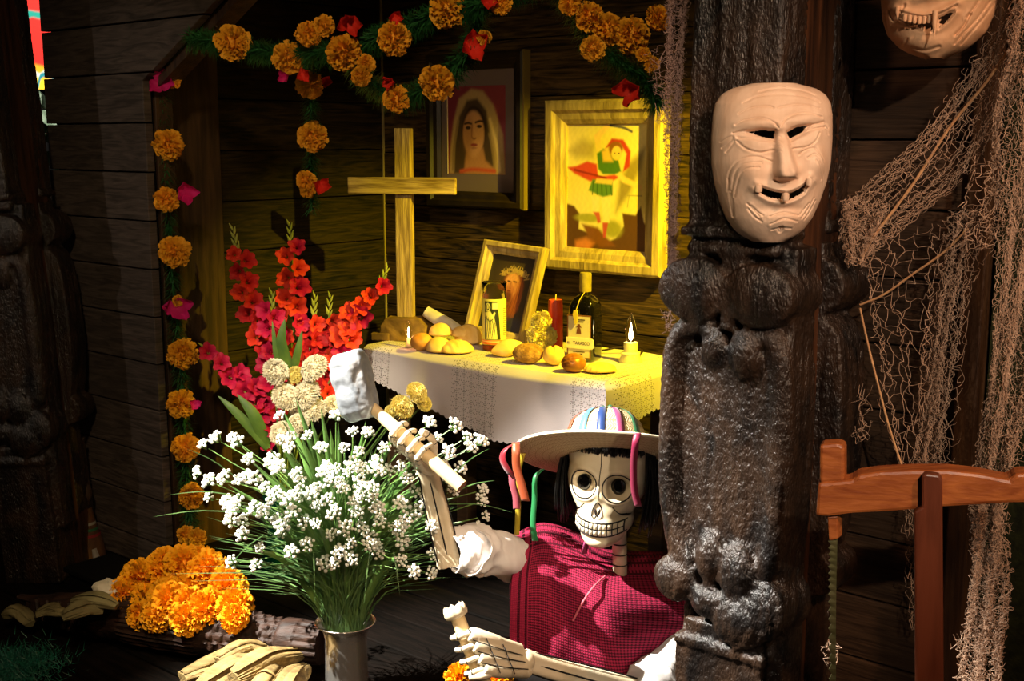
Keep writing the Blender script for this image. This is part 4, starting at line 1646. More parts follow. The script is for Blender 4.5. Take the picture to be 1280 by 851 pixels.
st = mth('MAXIMUM', stripe(.072, .012), stripe(.135, .010))
st = mth('MULTIPLY', st, mth('GREATER_THAN', mth('ABSOLUTE', mth('SUBTRACT', mth('FRACT', mth('MULTIPLY', V, 92.0)), .5)), .08))
dark = mth('MAXIMUM', mth('MULTIPLY', gap, .80), mth('MULTIPLY', st, .93))
mx = k.n('ShaderNodeMix', data_type='RGBA')
k.t.links.new(dark, mx.inputs[0])
mx.inputs[6].default_value = lin('942340')
mx.inputs[7].default_value = lin('150a0e')
k.l(mx, 2, k.b, 'Base Color')
hgt = mth('MULTIPLY', mth('SUBTRACT', .5, dv), mth('SUBTRACT', .62, du))
bpn = k.n('ShaderNodeBump')
bpn.inputs['Strength'].default_value = .8
bpn.inputs['Distance'].default_value = .003
k.t.links.new(hgt, bpn.inputs['Height'])
k.l(bpn, 0, k.b, 'Normal')
pon = part(sk, 'poncho', mb, k.m, sharp=None, world=True, label='dark red checked woven poncho with black stripes')
# neck slit with pale red binding
sl = [P(716, 775, 2.30), P(728, 752, 2.315), P(742, 732, 2.335), P(756, 719, 2.40)]
part(pon, 'neck_binding', MB().tube([p - Vector((0, .004, 0)) for p in spline(sl, 16)], .0022, n=6), mat('pink_binding', 'c85a68', rough=.8), world=True)

# ---- sleeves
def sleeve(pts, rs, name, seed, amp=.012, n=40, label=None):
    pp = spline(pts, n)
    m_ = MB()
    rs = np.interp(np.linspace(0, 1, n), np.linspace(0, 1, len(rs)), rs)
    m_.tube(pp, list(rs), n=36, cap=False)
    out = []
    for i in range(n):
        for k_ in range(36):
            p = Vector(m_.v[i * 36 + k_])
            d_ = (p - pp[i])
            f_ = noise.noise(Vector((i * .16, cos(k_ / 36 * 2 * PI) * 1.3, sin(k_ / 36 * 2 * PI) * 1.3 + seed)))
            g_ = noise.noise(Vector((i * .34, cos(k_ / 36 * 2 * PI) * 2.4 + seed, sin(k_ / 36 * 2 * PI) * 2.4)))
            out.append(tuple(p + d_.normalized() * amp * (f_ - .55 * abs(g_))))
    m_.v = out
    return part(sk, name, m_, M_shirt, sharp=None, world=True, solid=.002, soff=-1)


sleeve([P(694, 716, 2.56), P(656, 703, 2.47), P(612, 690, 2.34), P(590, 688, 2.30)], [.038, .046, .046, .047], 'sleeve', 1.0)
sleeve([P(604, 690, 2.345), P(588, 687, 2.33), P(574, 688, 2.315), P(565, 690, 2.305)], [.052, .056, .050, .036], 'cuff', 4.0, .012, 26)
sleeve([P(880, 740, 2.50), P(862, 800, 2.42), P(826, 846, 2.335), P(808, 862, 2.30)], [.058, .056, .050, .046], 'sleeve', 7.0)
sleeve([P(836, 838, 2.35), P(822, 848, 2.33), P(806, 860, 2.30), P(796, 866, 2.29)], [.050, .056, .052, .040], 'cuff', 9.0, .010, 22)

# ---- forearms: twin bones with black grooves
HAM0, HAM1 = P(441, 488, 2.315), P(577, 608, 2.21)
HC_ = HAM0.lerp(HAM1, .545)
WR = P(534, 584, 2.292)
EL = P(562, 706, 2.315)


def forearm(a, b, r0, r1, name):
    ax = (b - a).normalized()
    vw = (Vector((0, 0, CAMZ)) - a.lerp(b, .5)).normalized()
    sd_ = ax.cross(vw).normalized()
    fr_ = sd_.cross(ax).normalized()
    m_ = MB()
    N = 18
    for s, rr in ((-1, 1.0), (1, .85), (0, .9)):
        pts, rs = [], []
        for i in range(N):
            q_ = i / (N - 1)
            flare = .82 + .45 * (2 * q_ - 1) ** 4
            pts.append(a.lerp(b, q_) + sd_ * s * (.46 * (r0 + (r1 - r0) * q_)) * (1 + .15 * sin(PI * q_)))
            rs.append((r0 + (r1 - r0) * q_) * .62 * rr * flare)
        m_.tube(pts, rs, n=14)
    o_ = part(sk, name, remesh(m_, .0028, 3), M_bone, world=True)
    l_ = MB()
    for s, dpt in ((.02, .44), (-.98, .30), (.92, .30)):
        l_.tube([a.lerp(b, q_) + (sd_ * s + fr_ * dpt) * (r0 + (r1 - r0) * q_) * (1 + .1 * sin(PI * q_)) for q_ in np.linspace(.06, .97, 14)], .0016, n=5)
    part(o_, 'painted_line', l_, M_line, world=True)
    return o_


forearm(WR, EL, .021, .024, 'forearm')
WR2 = P(654, 826, 2.175)
EL2 = P(806, 868, 2.285)
forearm(WR2, EL2, .020, .027, 'forearm')


# ---- hands
def hand(name, axc, axd, radius, a0, a1, offs, wrist, knuck_a, tips=None, flip=1, fr_rad=.0068):
    """four fingers closed round a shaft at axc with direction axd; angle 0 = image left, 90 deg = towards the camera"""
    axd = axd.normalized()
    vw = (Vector((0, 0, CAMZ)) - axc)
    f_ = (vw - axd * vw.dot(axd)).normalized()
    l_ = axd.cross(f_).normalized()
    if l_.x > 0:
        l_ = -l_
    h = bpy.data.objects.new(name, None)
    h.empty_display_size = .02
    h.parent = sk
    col.objects.link(h)

    def at_(off, r, a):
        a = rad(a)
        return axc + axd * off + (l_ * cos(a) + f_ * sin(a)) * r

    pm_ = MB()
    for i, off in enumerate(offs):
        rr = radius + fr_rad * .9
        e = a1[i]
        n = 22
        pts, rs = [], []
        for q_ in np.linspace(0, 1, n):
            a = a0 + (e - a0) * q_
            # three straight phalanges with rounded knuckles
            seg = abs(((q_ * 3) % 1) - .5) * 2
            pts.append(at_(off, rr * (1.0 + .10 * (seg ** 2)), a))
            rs.append(fr_rad * (1.0 - .28 * q_) * (.86 + .22 * seg ** 2))
        fo = part(h, 'finger', MB().tube(pts, rs, n=12), M_bone, world=True, sharp=None)
        jl = MB()
        for q_ in (.02, .34, .67):
            i0 = int(q_ * (n - 1))
            t_ = (pts[min(i0 + 1, n - 1)] - pts[max(i0 - 1, 0)]).normalized()
            jl.tube([pts[i0] - t_ * .0009, pts[i0] + t_ * .0009], rs[i0] * 1.05, n=12)
        part(fo, 'joint_line', jl, M_line, world=True)
    # metacarpals and wrist block melt to one palm
    for i, off in enumerate(offs):
        k0 = at_(off, radius + fr_rad * .9, a0)
        w_ = wrist + (at_(off * .45, radius, knuck_a) - at_(0, radius, knuck_a))
        mid = k0.lerp(w_, .5) + (at_(off, radius + .012, (a0 + knuck_a) / 2) - at_(off, radius, (a0 + knuck_a) / 2)) * .6
        pm_.tube(spline([k0, mid, w_], 12), [fr_rad * 1.12, fr_rad * 1.2, fr_rad * 1.2] + [fr_rad * 1.15] * 9, n=10)
    pm_.ell(wrist, (.020, .020, .015))
    pal = part(h, 'palm', remesh(pm_, .0022, 3), M_bone, world=True)
    return h, at_, pal


FING = [-.034, -.0115, .0115, .034]
h1, at1, pal1 = hand('hammer_hand', HC_, HAM1 - HAM0, .0135, -28, (205, 198, 190, 178), FING, WR, -70)
# thumb lies over the finger ends
th = MB()
tpts = spline([WR + Vector((.012, .0, .014)), at1(.028, .034, 215), at1(.012, .031, 185), at1(.004, .030, 160)], 16)
th.tube(tpts, [.0080] * 6 + [.0072] * 6 + [.0066] * 4, n=12)
to = part(h1, 'thumb', th, M_bone, world=True, sharp=None)
jl = MB()
for i0 in (5, 10):
    t_ = (tpts[i0 + 1] - tpts[i0 - 1]).normalized()
    jl.tube([tpts[i0] - t_ * .0009, tpts[i0] + t_ * .0009], .0082, n=12)
part(to, 'joint_line', jl, M_line, world=True)

STK0, STK1 = P(572, 772, 2.135), P(612, 872, 2.10)
HC2 = STK0.lerp(STK1, .42)
h2, at2, pal2 = hand('stick_hand', HC2, STK1 - STK0, .0155, 118, (-58, -64, -60, -50), [-.036, -.0125, .0115, .034], WR2, 150, fr_rad=.0062)
pm2 = MB()
blk = []
for off in (-.034, -.0125, .011, .033):
    k0 = at2(off, .0235, 112)
    w_ = WR2 + (at2(off * .62, .01, 150) - at2(0, .01, 150))
    pm2.tube(spline([k0, k0.lerp(w_, .45) + (at2(0, .012, 95) - at2(0, 0, 95)), w_], 14), [.0130, .0150] + [.0160] * 6 + [.0145] * 6, n=12)
pm2.ell(WR2, (.024, .022, .022))
part(h2, 'back_of_hand', remesh(pm2, .0024, 4), M_bone, world=True)
jl = MB()
for off in (-.0235, -.001, .022):
    k0 = at2(off, .0395, 106)
    w_ = WR2 + (at2(off * .62, .023, 95) - at2(0, 0, 150))
    jl.tube(spline([k0, k0.lerp(w_, .5) + (at2(0, .0185, 95) - at2(0, 0, 95)), w_], 16), .0010, n=5)
for f in (.30, .62):
    pts = []
    for off in np.linspace(-.040, .038, 12):
        k0 = at2(off, .0395, 106)
        w_ = WR2 + (at2(off * .62, .024, 95) - at2(0, 0, 150))
        sag = .0175 * (4 * f * (1 - f)) + .0025 * cos(off / .023 * 2 * PI)
        pts.append(k0.lerp(w_, f) + (at2(0, sag, 95) - at2(0, 0, 95)))
    jl.tube(spline(pts, 30), .0010, n=5)
part(h2, 'painted_line', jl, M_line, world=True)
th = MB()
tpts = spline([WR2 + Vector((-.020, -.004, -.022)), at2(.052, .028, 160), at2(.046, .024, 100), at2(.040, .026, 40)], 16)
th.tube(tpts, [.0085] * 6 + [.0075] * 6 + [.0066] * 4, n=12)
part(h2, 'thumb', th, M_bone, world=True, sharp=None)

# ------------------------------------------------------------------ hammer
M_hand = mat('pale_turned_wood', 'd8bb84', 'e8d2a4', rough=.45, spec=.4, scale=8, stretch=(1, 1, 1), bump=.15)
M_end = mat('brown_end_grain', '7a4a22', rough=.7)
hm = thing('hammer', 'silver-headed hammer with a pale wooden handle in the raised bony hand', 'hammer', HAM0)
ha = (HAM1 - HAM0).normalized()
hh = part(hm, 'handle', MB().tube(spline([HAM0, HAM0.lerp(HAM1, .5), HAM1], 20), [.0115] * 6 + [.0125] * 8 + [.0135] * 6, n=20), M_hand, world=True, sharp=50)
part(hh, 'handle_end', MB().tube([HAM1 - ha * .001, HAM1 + ha * .0012], .0128, n=20), M_end, world=True)
part(hh, 'dark_collar', MB().tube([HAM0 + ha * .026, HAM0 + ha * .046], .0128, n=16), mat('dark_collar', '4a3018', rough=.7), world=True)
# head: a chamfered block wrapped in crumpled foil
hx = P(432, 443, 2.315) - P(452, 528, 2.295)
hz = hx.normalized()
hy = (ha - hz * ha.dot(hz)).normalized()
hxx = hy.cross(hz)
MH = Matrix((hxx, hy, hz)).transposed().to_4x4()
MH.translation = P(443, 482, 2.31)
m = MB()
L2, W2, D2 = .068, .036, .038
oct_ = [(-W2, -D2 * .5), (-W2 * .5, -D2), (W2 * .5, -D2), (W2, -D2 * .5), (W2, D2 * .5), (W2 * .5, D2), (-W2 * .5, D2), (-W2, D2 * .5)]
rows = []
for z, s in ((-L2, .60), (-L2 * .72, .92), (-L2 * .3, 1.0), (L2 * .3, 1.0), (L2 * .72, 1.0), (L2, .72)):
    rows.append([(x * s, y * s, z) for x, y in oct_])
m.grid(rows, wrap=True)
m.f.append(tuple(range(7, -1, -1)))
m.f.append(tuple(40 + i for i in range(8)))
m.mi += [0, 0]
me = remesh(m, .0035, 1)
a = coords(me)
nn = normals(me)
d = np.array([.0035 * (abs(noise.noise(Vector(p) * 24)) - .25) * 1.7 + .0024 * (abs(noise.noise(Vector(p) * 75)) - .25) for p in a])
set_coords(me, a + nn * d[:, None])
me.transform(MH)
M_foil = mat('silver_paint_paper', 'a8acb0', '7e848a', rough=.45, metal=.45, spec=.5, scale=16, bump=.7, bscale=40)
part(hm, 'head', me, M_foil, world=True, sharp=None)

# ------------------------------------------------------------------ stick in the lower hand
st_ = thing('wooden_chisel_stick', 'pale wooden stick with a notched knob in the lower bony hand', 'stick', STK0)
sa = (STK1 - STK0).normalized()
part(st_, 'shaft', MB().tube(spline([STK0 - sa * .004, STK0.lerp(STK1, .5), STK1 + sa * .02], 16), [.0135] * 8 + [.0150] * 8, n=18), M_hand, world=True)
FM = frame(-sa)
m = MB()
rows = []
for z, r in ((0, .0135), (.003, .0205), (.010, .0225), (.018, .021), (.022, .019)):
    row = []
    for i in range(42):
        q = 2 * PI * i / 42
        g = 1 + .05 * cos(7 * q)
        zz_ = z + (.0035 * cos(7 * q) if z > .015 else 0)
        row.append(STK0 + FM @ Vector((r * g * cos(q), r * g * sin(q), zz_)))
    rows.append(row)
rows.append([STK0 + FM @ Vector((0, 0, .020))] * 42)
m.grid(rows, wrap=True)
part(st_, 'knob', m, M_bone, world=True, sharp=None)

# ------------------------------------------------------------------ straw hat with ribbons
HATC = P(757, 573, 2.44)
HATM = Matrix.Translation(HATC) @ Matrix.Rotation(rad(-10), 4, 'Z') @ Matrix.Rotation(rad(-3.0), 4, 'Y') @ Matrix.Rotation(rad(-28.5), 4, 'X')
k = NT('plaited_straw')
k.set(Roughness=.7)
k.b.inputs['Specular IOR Level'].default_value = .25
uvn = k.n('ShaderNodeUVMap')
sx = k.n('ShaderNodeSeparateXYZ')
k.l(uvn, 0, sx, 0)
U, V = sx.outputs[0], sx.outputs[1]
zig = mth('ABSOLUTE', mth('SUBTRACT', mth('FRACT', mth('MULTIPLY', V, 7.0)), .5))
dg_ = mth('FRACT', mth('ADD', mth('MULTIPLY', U, 88.0), mth('MULTIPLY', zig, 3.2)))
hgt = mth('MULTIPLY', mth('ABSOLUTE', mth('SUBTRACT', dg_, .5)), mth('MINIMUM', mth('MULTIPLY', mth('SUBTRACT', .5, zig), 9.0), 1.0))
rp = k.n('ShaderNodeValToRGB')
rp.color_ramp.elements[0].color = lin('a08458')
rp.color_ramp.elements[1].color = lin('d0bb92')
rp.color_ramp.elements[1].position = .22
k.t.links.new(hgt, rp.inputs[0])
k.l(rp, 0, k.b, 'Base Color')
bpn = k.n('ShaderNodeBump')
bpn.inputs['Strength'].default_value = .6
bpn.inputs['Distance'].default_value = .003
k.t.links.new(hgt, bpn.inputs['Height'])
k.l(bpn, 0, k.b, 'Normal')
M_straw = k.m
hat = thing('straw_hat', 'wide-brimmed straw hat with coloured ribbons on the skeleton head', 'hat', HATC, HATM.to_3x3())
NB = 120


def brim_pt(r, q, off=0.0):
    """r in metres, q angle with -90 deg to the front"""
    z = .010 * ((r - .085) / .1) ** 2 * (r > .085) + .004 * sin(2 * q + .6) * ((r - .085) / .1) + off
    return Vector((r * cos(q), r * sin(q), z))


BR = .190
CR = .090
rows, uv = [], []
for i, r in enumerate(np.linspace(CR, BR, 14)):
    rows.append([brim_pt(r, 2 * PI * j / NB) for j in range(NB)])
    uv += [(j / NB, i / 13) for j in range(NB)]
m = MB().grid(rows, wrap=True)
m.uv = uv
part(hat, 'brim', m, M_straw, sharp=None, solid=.005, soff=0)
cp_ = [(CR + .001, -.004), (CR, .012), (CR * .985, .030), (CR * .93, .052), (CR * .82, .076), (CR * .62, .093), (CR * .38, .102), (CR * .15, .106), (.001, .107)]
rows, uv = [], []
for i, (r, z) in enumerate(cp_):
    rows.append([(r * cos(2 * PI * j / 64), r * sin(2 * PI * j / 64), z) for j in range(64)])
    uv += [(j / 64, i / 8) for j in range(64)]
m = MB().grid(rows, wrap=True)
m.uv = uv
part(hat, 'crown', m, M_straw, sharp=None)
m = MB().tube([brim_pt(BR, 2 * PI * j / 90) for j in range(91)], .0032, n=8, cap=False)
part(hat, 'brim_edge', m, mat('pale_straw_edge', 'e6d8b8', rough=.7))


def ribbon(parent, pts, w_, wdir, m_, label=None, n=26, hat_space=True, w1=None):
    pp = spline(pts, n)
    rows = []
    for i, p in enumerate(pp):
        wd = Vector(wdir(i / (n - 1)) if callable(wdir) else wdir).normalized()
        ww = w_ + ((w1 if w1 is not None else w_) - w_) * i / (n - 1)
        rows.append([p - wd * ww / 2, p, p + wd * ww / 2])
    return part(parent, 'ribbon', MB().grid(rows), m_, sharp=None, world=not hat_space, solid=.0006, label=label)


RIB = {'orange': 'e4642a', 'light blue': '7cc4e8', 'dark blue': '2152a8', 'pink': 'e85a98', 'green': '1f8f4a', 'red': 'd8203a', 'yellow': 'f0d020', 'magenta': 'd01c5c', 'bright green': '20a858', 'salmon': 'f0687c'}
RM = {k_: mat(k_.replace(' ', '_') + '_satin', ''.join('%02x' % int(int(v_[i_:i_ + 2], 16) * .62) for i_ in (0, 2, 4)), rough=.42, spec=.4, sheen=.2) for k_, v_ in RIB.items()}
for c_, qd in (('orange', -150), ('light blue', -118), ('dark blue', -91), ('pink', -64), ('green', -36), ('magenta', 60), ('yellow', 120), ('orange', 175)):
    q = rad(qd)
    pts = [Vector((r * 1.012 * cos(q), r * 1.012 * sin(q), z + .0016)) for r, z in cp_[1:-1]][::-1]
    ribbon(hat, pts, .010, Vector((-sin(q), cos(q), 0)), RM[c_], c_ + ' ribbon over the crown', w1=.021)
part(hat, 'top_knot', MB().ell((0, 0, .109), (.009, .007, .005)).ell((.008, .002, .112), (.006, .004, .006)).ell((-.006, .003, .112), (.005, .005, .004)), RM['green'], label='green knot on top of the crown')


def hang(c_, pxs, w_, wd, label, w1=None):
    return ribbon(hat, [P(*p) for p in pxs], w_, wd, RM[c_], label, hat_space=False, w1=w1)


hang('red', [(650, 551, 2.40), (633, 560, 2.38), (628, 572, 2.375), (634, 586, 2.375), (645, 598, 2.38)], .015, (.8, -.5, .35), 'red ribbon loop at the brim tip')
hang('orange', [(645, 553, 2.385), (645, 566, 2.37), (646, 585, 2.368), (652, 606, 2.365), (657, 626, 2.362)], .017, (1, -.1, .0), 'orange ribbon hanging from the brim tip')
hang('salmon', [(640, 592, 2.39), (641, 606, 2.385), (645, 620, 2.385), (646, 636, 2.385)], .015, (1, -.15, .05), 'salmon ribbon end at the brim tip')
hang('yellow', [(654, 566, 2.40), (648, 590, 2.40), (648, 620, 2.398), (647, 650, 2.396), (646, 669, 2.395)], .011, (1, -.2, .05), 'long yellow ribbon at the brim tip')
hang('bright green', [(678, 586, 2.40), (669, 597, 2.385), (668, 625, 2.38), (666, 655, 2.375), (669, 676, 2.372)], .009, (1, -.25, .1), 'long green ribbon below the brim', w1=.013)
hang('magenta', [(797, 541, 2.272), (794, 556, 2.262), (792, 585, 2.275), (793, 612, 2.285), (798, 633, 2.292)], .014, (1, -.1, .1), 'magenta ribbon over the front of the brim')
hang('pink', [(735, 668, 2.45), (733, 678, 2.445), (730, 692, 2.44)], .012, (1, -.2, .1), 'pink ribbon end beside the neck')
# ------------------------------------------------------------------ flowers
def flower_mat(name, c1, c2, rough=.6, rand=.12, trans=.0):
    return mat(name, c1, c2, rough=rough, spec=.2, scale=60, rand=rand, lo=.3, hi=.7, sss=0.0)


M_mari = flower_mat('marigold_petal', 'e89a14', 'fcbc34')
M_mari2 = flower_mat('marigold_heap_petal', 'f0960a', 'ffb91e')
M_mag = flower_mat('magenta_petal', 'c01060', 'd8287c')
M_redp = flower_mat('scarlet_petal', 'c01c16', 'e03820')
M_pine = mat('dark_green_tinsel', '1a4a22', '2f6a34', rough=.5, spec=.4, scale=40)
M_stem = mat('green_stem', '46662e', '66863f', rough=.5, scale=20)
M_leaf = mat('green_leaf', '3a5e2a', '6a9044', rough=.45, spec=.4, scale=9, stretch=(1, 1, 1))


def pompom(seed, n=150, R_=1.0, ruff=.16, hem=2.2):
    """one ruffled bloom of unit radius: petals round a centre, open towards +z"""
    r_ = random.Random(seed)
    m_ = MB()
    for i in range(n):
        f = (i + .5) / n
        th_ = hem * math.sqrt(f) ** 1.05
        ph = i * 2.39996 + r_.uniform(-.2, .2)
        d = Vector((sin(th_) * cos(ph), sin(th_) * sin(ph), cos(th_)))
        t1 = Vector((-sin(ph), cos(ph), 0))
        t2 = d.cross(t1)
        tw = r_.uniform(-.9, .9)
        a = t1 * cos(tw) + t2 * sin(tw)
        b = d.cross(a)
        rr = R_ * r_.uniform(.86, 1.08) * (1 - .12 * (th_ > 1.6))
        w_ = r_.uniform(.15, .23)
        base = d * .25
        mid = d * rr * .72 + b * r_.uniform(-.06, .06)
        vs = [base]
        for q_ in (-1, -.33, .33, 1):
            vs.append(mid + a * w_ * .62 * q_ + b * .05 * (abs(q_) < .5))
        for j, q_ in enumerate((-1, -.5, 0, .5, 1)):
            vs.append(d * (rr - .07 * abs(q_) ** 2 + r_.uniform(-.03, .03)) + a * w_ * q_ + b * ruff * (.5 if j % 2 else -.5) + b * r_.uniform(-.04, .04))
        m_.add(vs, [(0, 1, 2), (0, 2, 3), (0, 3, 4), (1, 5, 6), (1, 6, 2), (2, 6, 7), (2, 7, 3), (3, 7, 8), (3, 8, 4), (4, 8, 9)])
    m_.ell((0, 0, 0), .55, nu=10, nv=6)
    return m_.mesh('marigold')


POM = [finish(pompom(i), M_mari) for i in range(3)]
POM2 = [finish(pompom(10 + i, 190, 1.0, .13), M_mari2) for i in range(3)]


def silk_flower(seed, npet=4, cup=.35):
    r_ = random.Random(seed)
    m_ = MB()
    for k_ in range(npet):
        ph = 2 * PI * k_ / npet + r_.uniform(-.35, .35)
        cu_ = cup + r_.uniform(-.25, .75)
        ln_ = r_.uniform(.8, 1.08)
        rows = []
        for i in range(8):
            f = i / 7
            row = []
            for j in range(7):
                q_ = (j - 3) / 3
                w_ = .50 * sin(PI * min(.94, f ** .85 * .86 + .06)) ** .8 * q_
                r0 = ln_ * f * (1 - .22 * q_ * q_ * f)
                z = cu_ * f ** 1.6 + .28 * q_ * q_ * f - .10 * sin(q_ * 5 + k_ * 2) * f + .06 * sin(f * 7 + k_)
                x, y = r0 * cos(ph) - w_ * sin(ph), r0 * sin(ph) + w_ * cos(ph)
                row.append((x, y, z))
            rows.append(row)
        m_.grid(rows)
    return m_.mesh('silk_flower')


SILK = [finish(silk_flower(i, 3 + i % 2), M_mag) for i in range(3)]
SILKR = [finish(silk_flower(5 + i, 4, .5), M_redp) for i in range(2)]


def face_dir(p, jx=.5, jz=.35, r_=RND):
    d = (Vector((0, 0, CAMZ)) - p).normalized()
    return (d + Vector((r_.uniform(-jx, jx), 0, r_.uniform(-jz, jz)))).normalized()


def put(me, name, parent, wp, size, direction, origin, spin=None, label=None, squash=1.0):
    R_ = frame(direction).to_4x4() @ Matrix.Rotation(RND.uniform(0, 6.28) if spin is None else spin, 4, 'Z')
    M_ = Matrix.Translation(wp - origin) @ R_ @ Matrix.Diagonal((size, size, size * squash, 1))
    return inst(me, name, parent, M_, label)


def tinsel(pts, rad_, n, seed, ln_=.03, th_=.0011):
    """needles round a path"""
    r_ = random.Random(seed)
    pp = spline(pts, 60)
    m_ = MB()
    vs, fs = [], []
    for i in range(n):
        u = r_.random() * 58.999
        k_ = int(u)
        p = pp[k_].lerp(pp[k_ + 1], u - k_)
        t = (pp[k_ + 1] - pp[k_]).normalized()
        o = t.orthogonal().normalized()
        q = r_.uniform(0, 2 * PI)
        d = (o * cos(q) + t.cross(o) * sin(q))
        d = (d + t * r_.uniform(-.5, .9)).normalized()
        L_ = rad_ * r_.uniform(.65, 1.15)
        s_ = d.cross(t).normalized() * th_
        e = p + d * L_ + Vector((0, 0, -.15 * L_))
        b = len(vs)
        vs += [p - s_, p + s_, p + d * L_ * .55 + s_ * 1.3, e, p + d * L_ * .55 - s_ * 1.3]
        fs += [(b, b + 1, b + 2, b + 4), (b + 4, b + 2, b + 3)]
    m_.add(vs, fs)
    m_.tube(pp, .0025, n=5)
    return m_


def garland(label, path, blooms, flowers, n, rad_, seed, d_bloom=-.03):
    """path: (px, py, depth); blooms/flowers: (px, py, radius px[, kind])"""
    pts = [P(*p) for p in path]
    o = pts[0].copy()
    g = thing('marigold_garland', label, 'garland', o, group='marigold garlands of the hut')
    part(g, 'green_tinsel', tinsel(pts, rad_, n, seed), M_pine, world=True, kind='stuff', smooth=False)

    def depth(px, py):
        best = min(path, key=lambda q: (q[0] - px) ** 2 + (q[1] - py) ** 2)
        return best[2]
    for i, b in enumerate(blooms):
        px, py, r = b[:3]
        d = depth(px, py) + d_bloom - .004 * (i % 3)
        wp = P(px, py, d)
        dr = Vector(b[3]) if len(b) > 3 else face_dir(wp)
        put(POM[i % 3], 'marigold', g, wp, r * d / 1521 * .98, dr, o, squash=.92)
    for i, b in enumerate(flowers):
        px, py, r, kd = b
        d = depth(px, py) + d_bloom - .012
        wp = P(px, py, d)
        if kd == 'mag':
            put(SILK[i % 3], 'silk_flower', g, wp, r * d / 1521, face_dir(wp), o, label='magenta silk flower')
        else:
            put(SILKR[i % 2], 'silk_flower', g, wp, r * d / 1521, face_dir(wp, .8), o, label='scarlet silk flower')
    return g


garland('long marigold garland hanging down the doorway edge beside the grey plank panel',
        [(232, 40, 3.27), (207, 80, 3.27), (203, 160, 3.27), (210, 260, 3.26), (216, 350, 3.25), (225, 450, 3.24), (230, 540, 3.23), (236, 620, 3.22), (241, 690, 3.21)],
        [(211, 180, 21), (208, 249, 17), (218, 315, 22), (228, 442, 21), (226, 504, 20), (232, 559, 20), (240, 620, 18), (233, 668, 13), (246, 672, 14), (217, 101, 10), (230, 43, 9), (222, 376, 8)],
        [(200, 103, 19, 'mag'), (230, 240, 16, 'mag'), (217, 385, 20, 'mag'), (246, 505, 9, 'mag')], 4200, .040, 1)
garland('marigold garland swagged across the top above the side wall',
        [(238, 48, 3.02), (290, 55, 2.95), (340, 66, 2.90), (400, 66, 2.84), (450, 56, 2.78), (500, 36, 2.70), (560, 14, 2.62), (610, 2, 2.55), (680, -25, 2.5)],
        [(291, 54, 24), (360, 72, 21), (428, 66, 24), (385, 42, 17), (406, 32, 14), (491, 48, 23), (560, 13, 24), (627, 4, 15), (457, 80, 13)],
        [(436, 26, 16, 'red'), (356, 97, 9, 'mag'), (494, 21, 10, 'red'), (380, 94, 10, 'red'), (611, 2, 12, 'red')], 4600, .040, 2)
garland('short marigold garland dangling alone against the dark side wall',
        [(382, 80, 3.05), (388, 120, 3.05), (389, 170, 3.05), (389, 215, 3.05), (390, 262, 3.05)],
        [(387, 106, 18), (391, 171, 20), (382, 226, 14), (384, 238, 11)],
        [(402, 233, 12, 'red'), (407, 102, 8, 'red')], 1500, .034, 3)
garland('marigold garland looped over the corner of the dark portrait',
        [(440, 80, 2.78), (465, 104, 2.75), (495, 122, 2.72), (530, 112, 2.68), (560, 95, 2.65), (585, 66, 2.62), (596, 40, 2.60), (598, 10, 2.60)],
        [(496, 124, 18), (547, 103, 24), (451, 95, 14), (605, 47, 10)],
        [(590, 61, 20, 'red'), (488, 102, 10, 'red')], 2200, .040, 4)
dn = (-.75, -.35, -.45)
garland('marigold garland of drooping blooms above the yellow picture',
        [(690, -25, 2.62), (716, 8, 2.62), (744, 50, 2.60), (775, 78, 2.58), (800, 96, 2.56), (815, 116, 2.55), (822, 128, 2.55)],
        [(712, 5, 16), (739, 22, 22, dn), (741, 60, 17), (762, 36, 23, dn), (791, 44, 25, (-.55, -.6, -.3)), (824, 22, 18, dn), (815, 80, 11), (804, 68, 10)],
        [(791, 111, 19, 'red')], 2000, .045, 5)


# ------------------------------------------------------------------ heap of orange blooms at the lower left
heap = thing('marigold_bouquet', 'large heap of orange marigold blooms resting on the carved log', 'flowers', P(222, 770, 2.86))
ho = P(222, 770, 2.86)
HP = [(158, 745, 27), (178, 724, 28), (204, 716, 28), (232, 706, 27), (260, 714, 28), (284, 735, 27), (293, 758, 26), (268, 762, 29),
      (240, 742, 29), (212, 748, 28), (186, 755, 28), (224, 770, 24), (160, 768, 20), (250, 778, 22), (278, 780, 20), (206, 700, 18), (252, 698, 17), (145, 752, 14), (300, 772, 15), (200, 768, 25), (178, 769, 20), (232, 774, 22), (292, 772, 20), (256, 762, 26), (214, 752, 26), (236, 756, 25)]
for i, (px, py, r) in enumerate(HP):
    front = -.16 * ((py - 700) / 80)
    wp = P(px, py, 2.86 - (px - 130) * .0008 + front * .85 + .012 * (i % 3) - (.05 if i > 18 else 0))
    dr = (Vector((0, 0, CAMZ)) - wp).normalized() + Vector(((px - 222) / 90, 0, (740 - py) / 90 + .3))
    put(POM2[i % 3], 'marigold', heap, wp, r * wp.y / 1521 * 1.06, dr.normalized(), ho, squash=.9)
hs = MB()
for i in range(14):
    a = P(150 + i * 11, 770, 2.9)
    hs.tube(spline([a, a + Vector((-.01, .03, -.03)), P(215 + i * 2, 800, 2.95)], 6), .003, n=5)
part(heap, 'stems', hs, M_stem, world=True, kind='stuff')

b2 = thing('marigold_bouquet', 'orange blooms peeping out under the stick-holding bony hand', 'flowers', P(590, 850, 2.33))
o2 = P(590, 850, 2.33)
for i, (px, py, r) in enumerate(((575, 846, 20), (600, 838, 20), (622, 848, 20), (590, 862, 22), (612, 868, 20))):
    wp = P(px, py, 2.30 + .02 * (i % 2))
    put(POM2[i % 3], 'marigold', b2, wp, r * wp.y / 1521 * 1.1, face_dir(wp, .3), o2)
part(b2, 'stems', MB().tube([o2, o2 + Vector((.01, .02, -.07)), Vector((o2.x + .02, o2.y + .03, .012))], .012, n=8), M_stem, world=True)

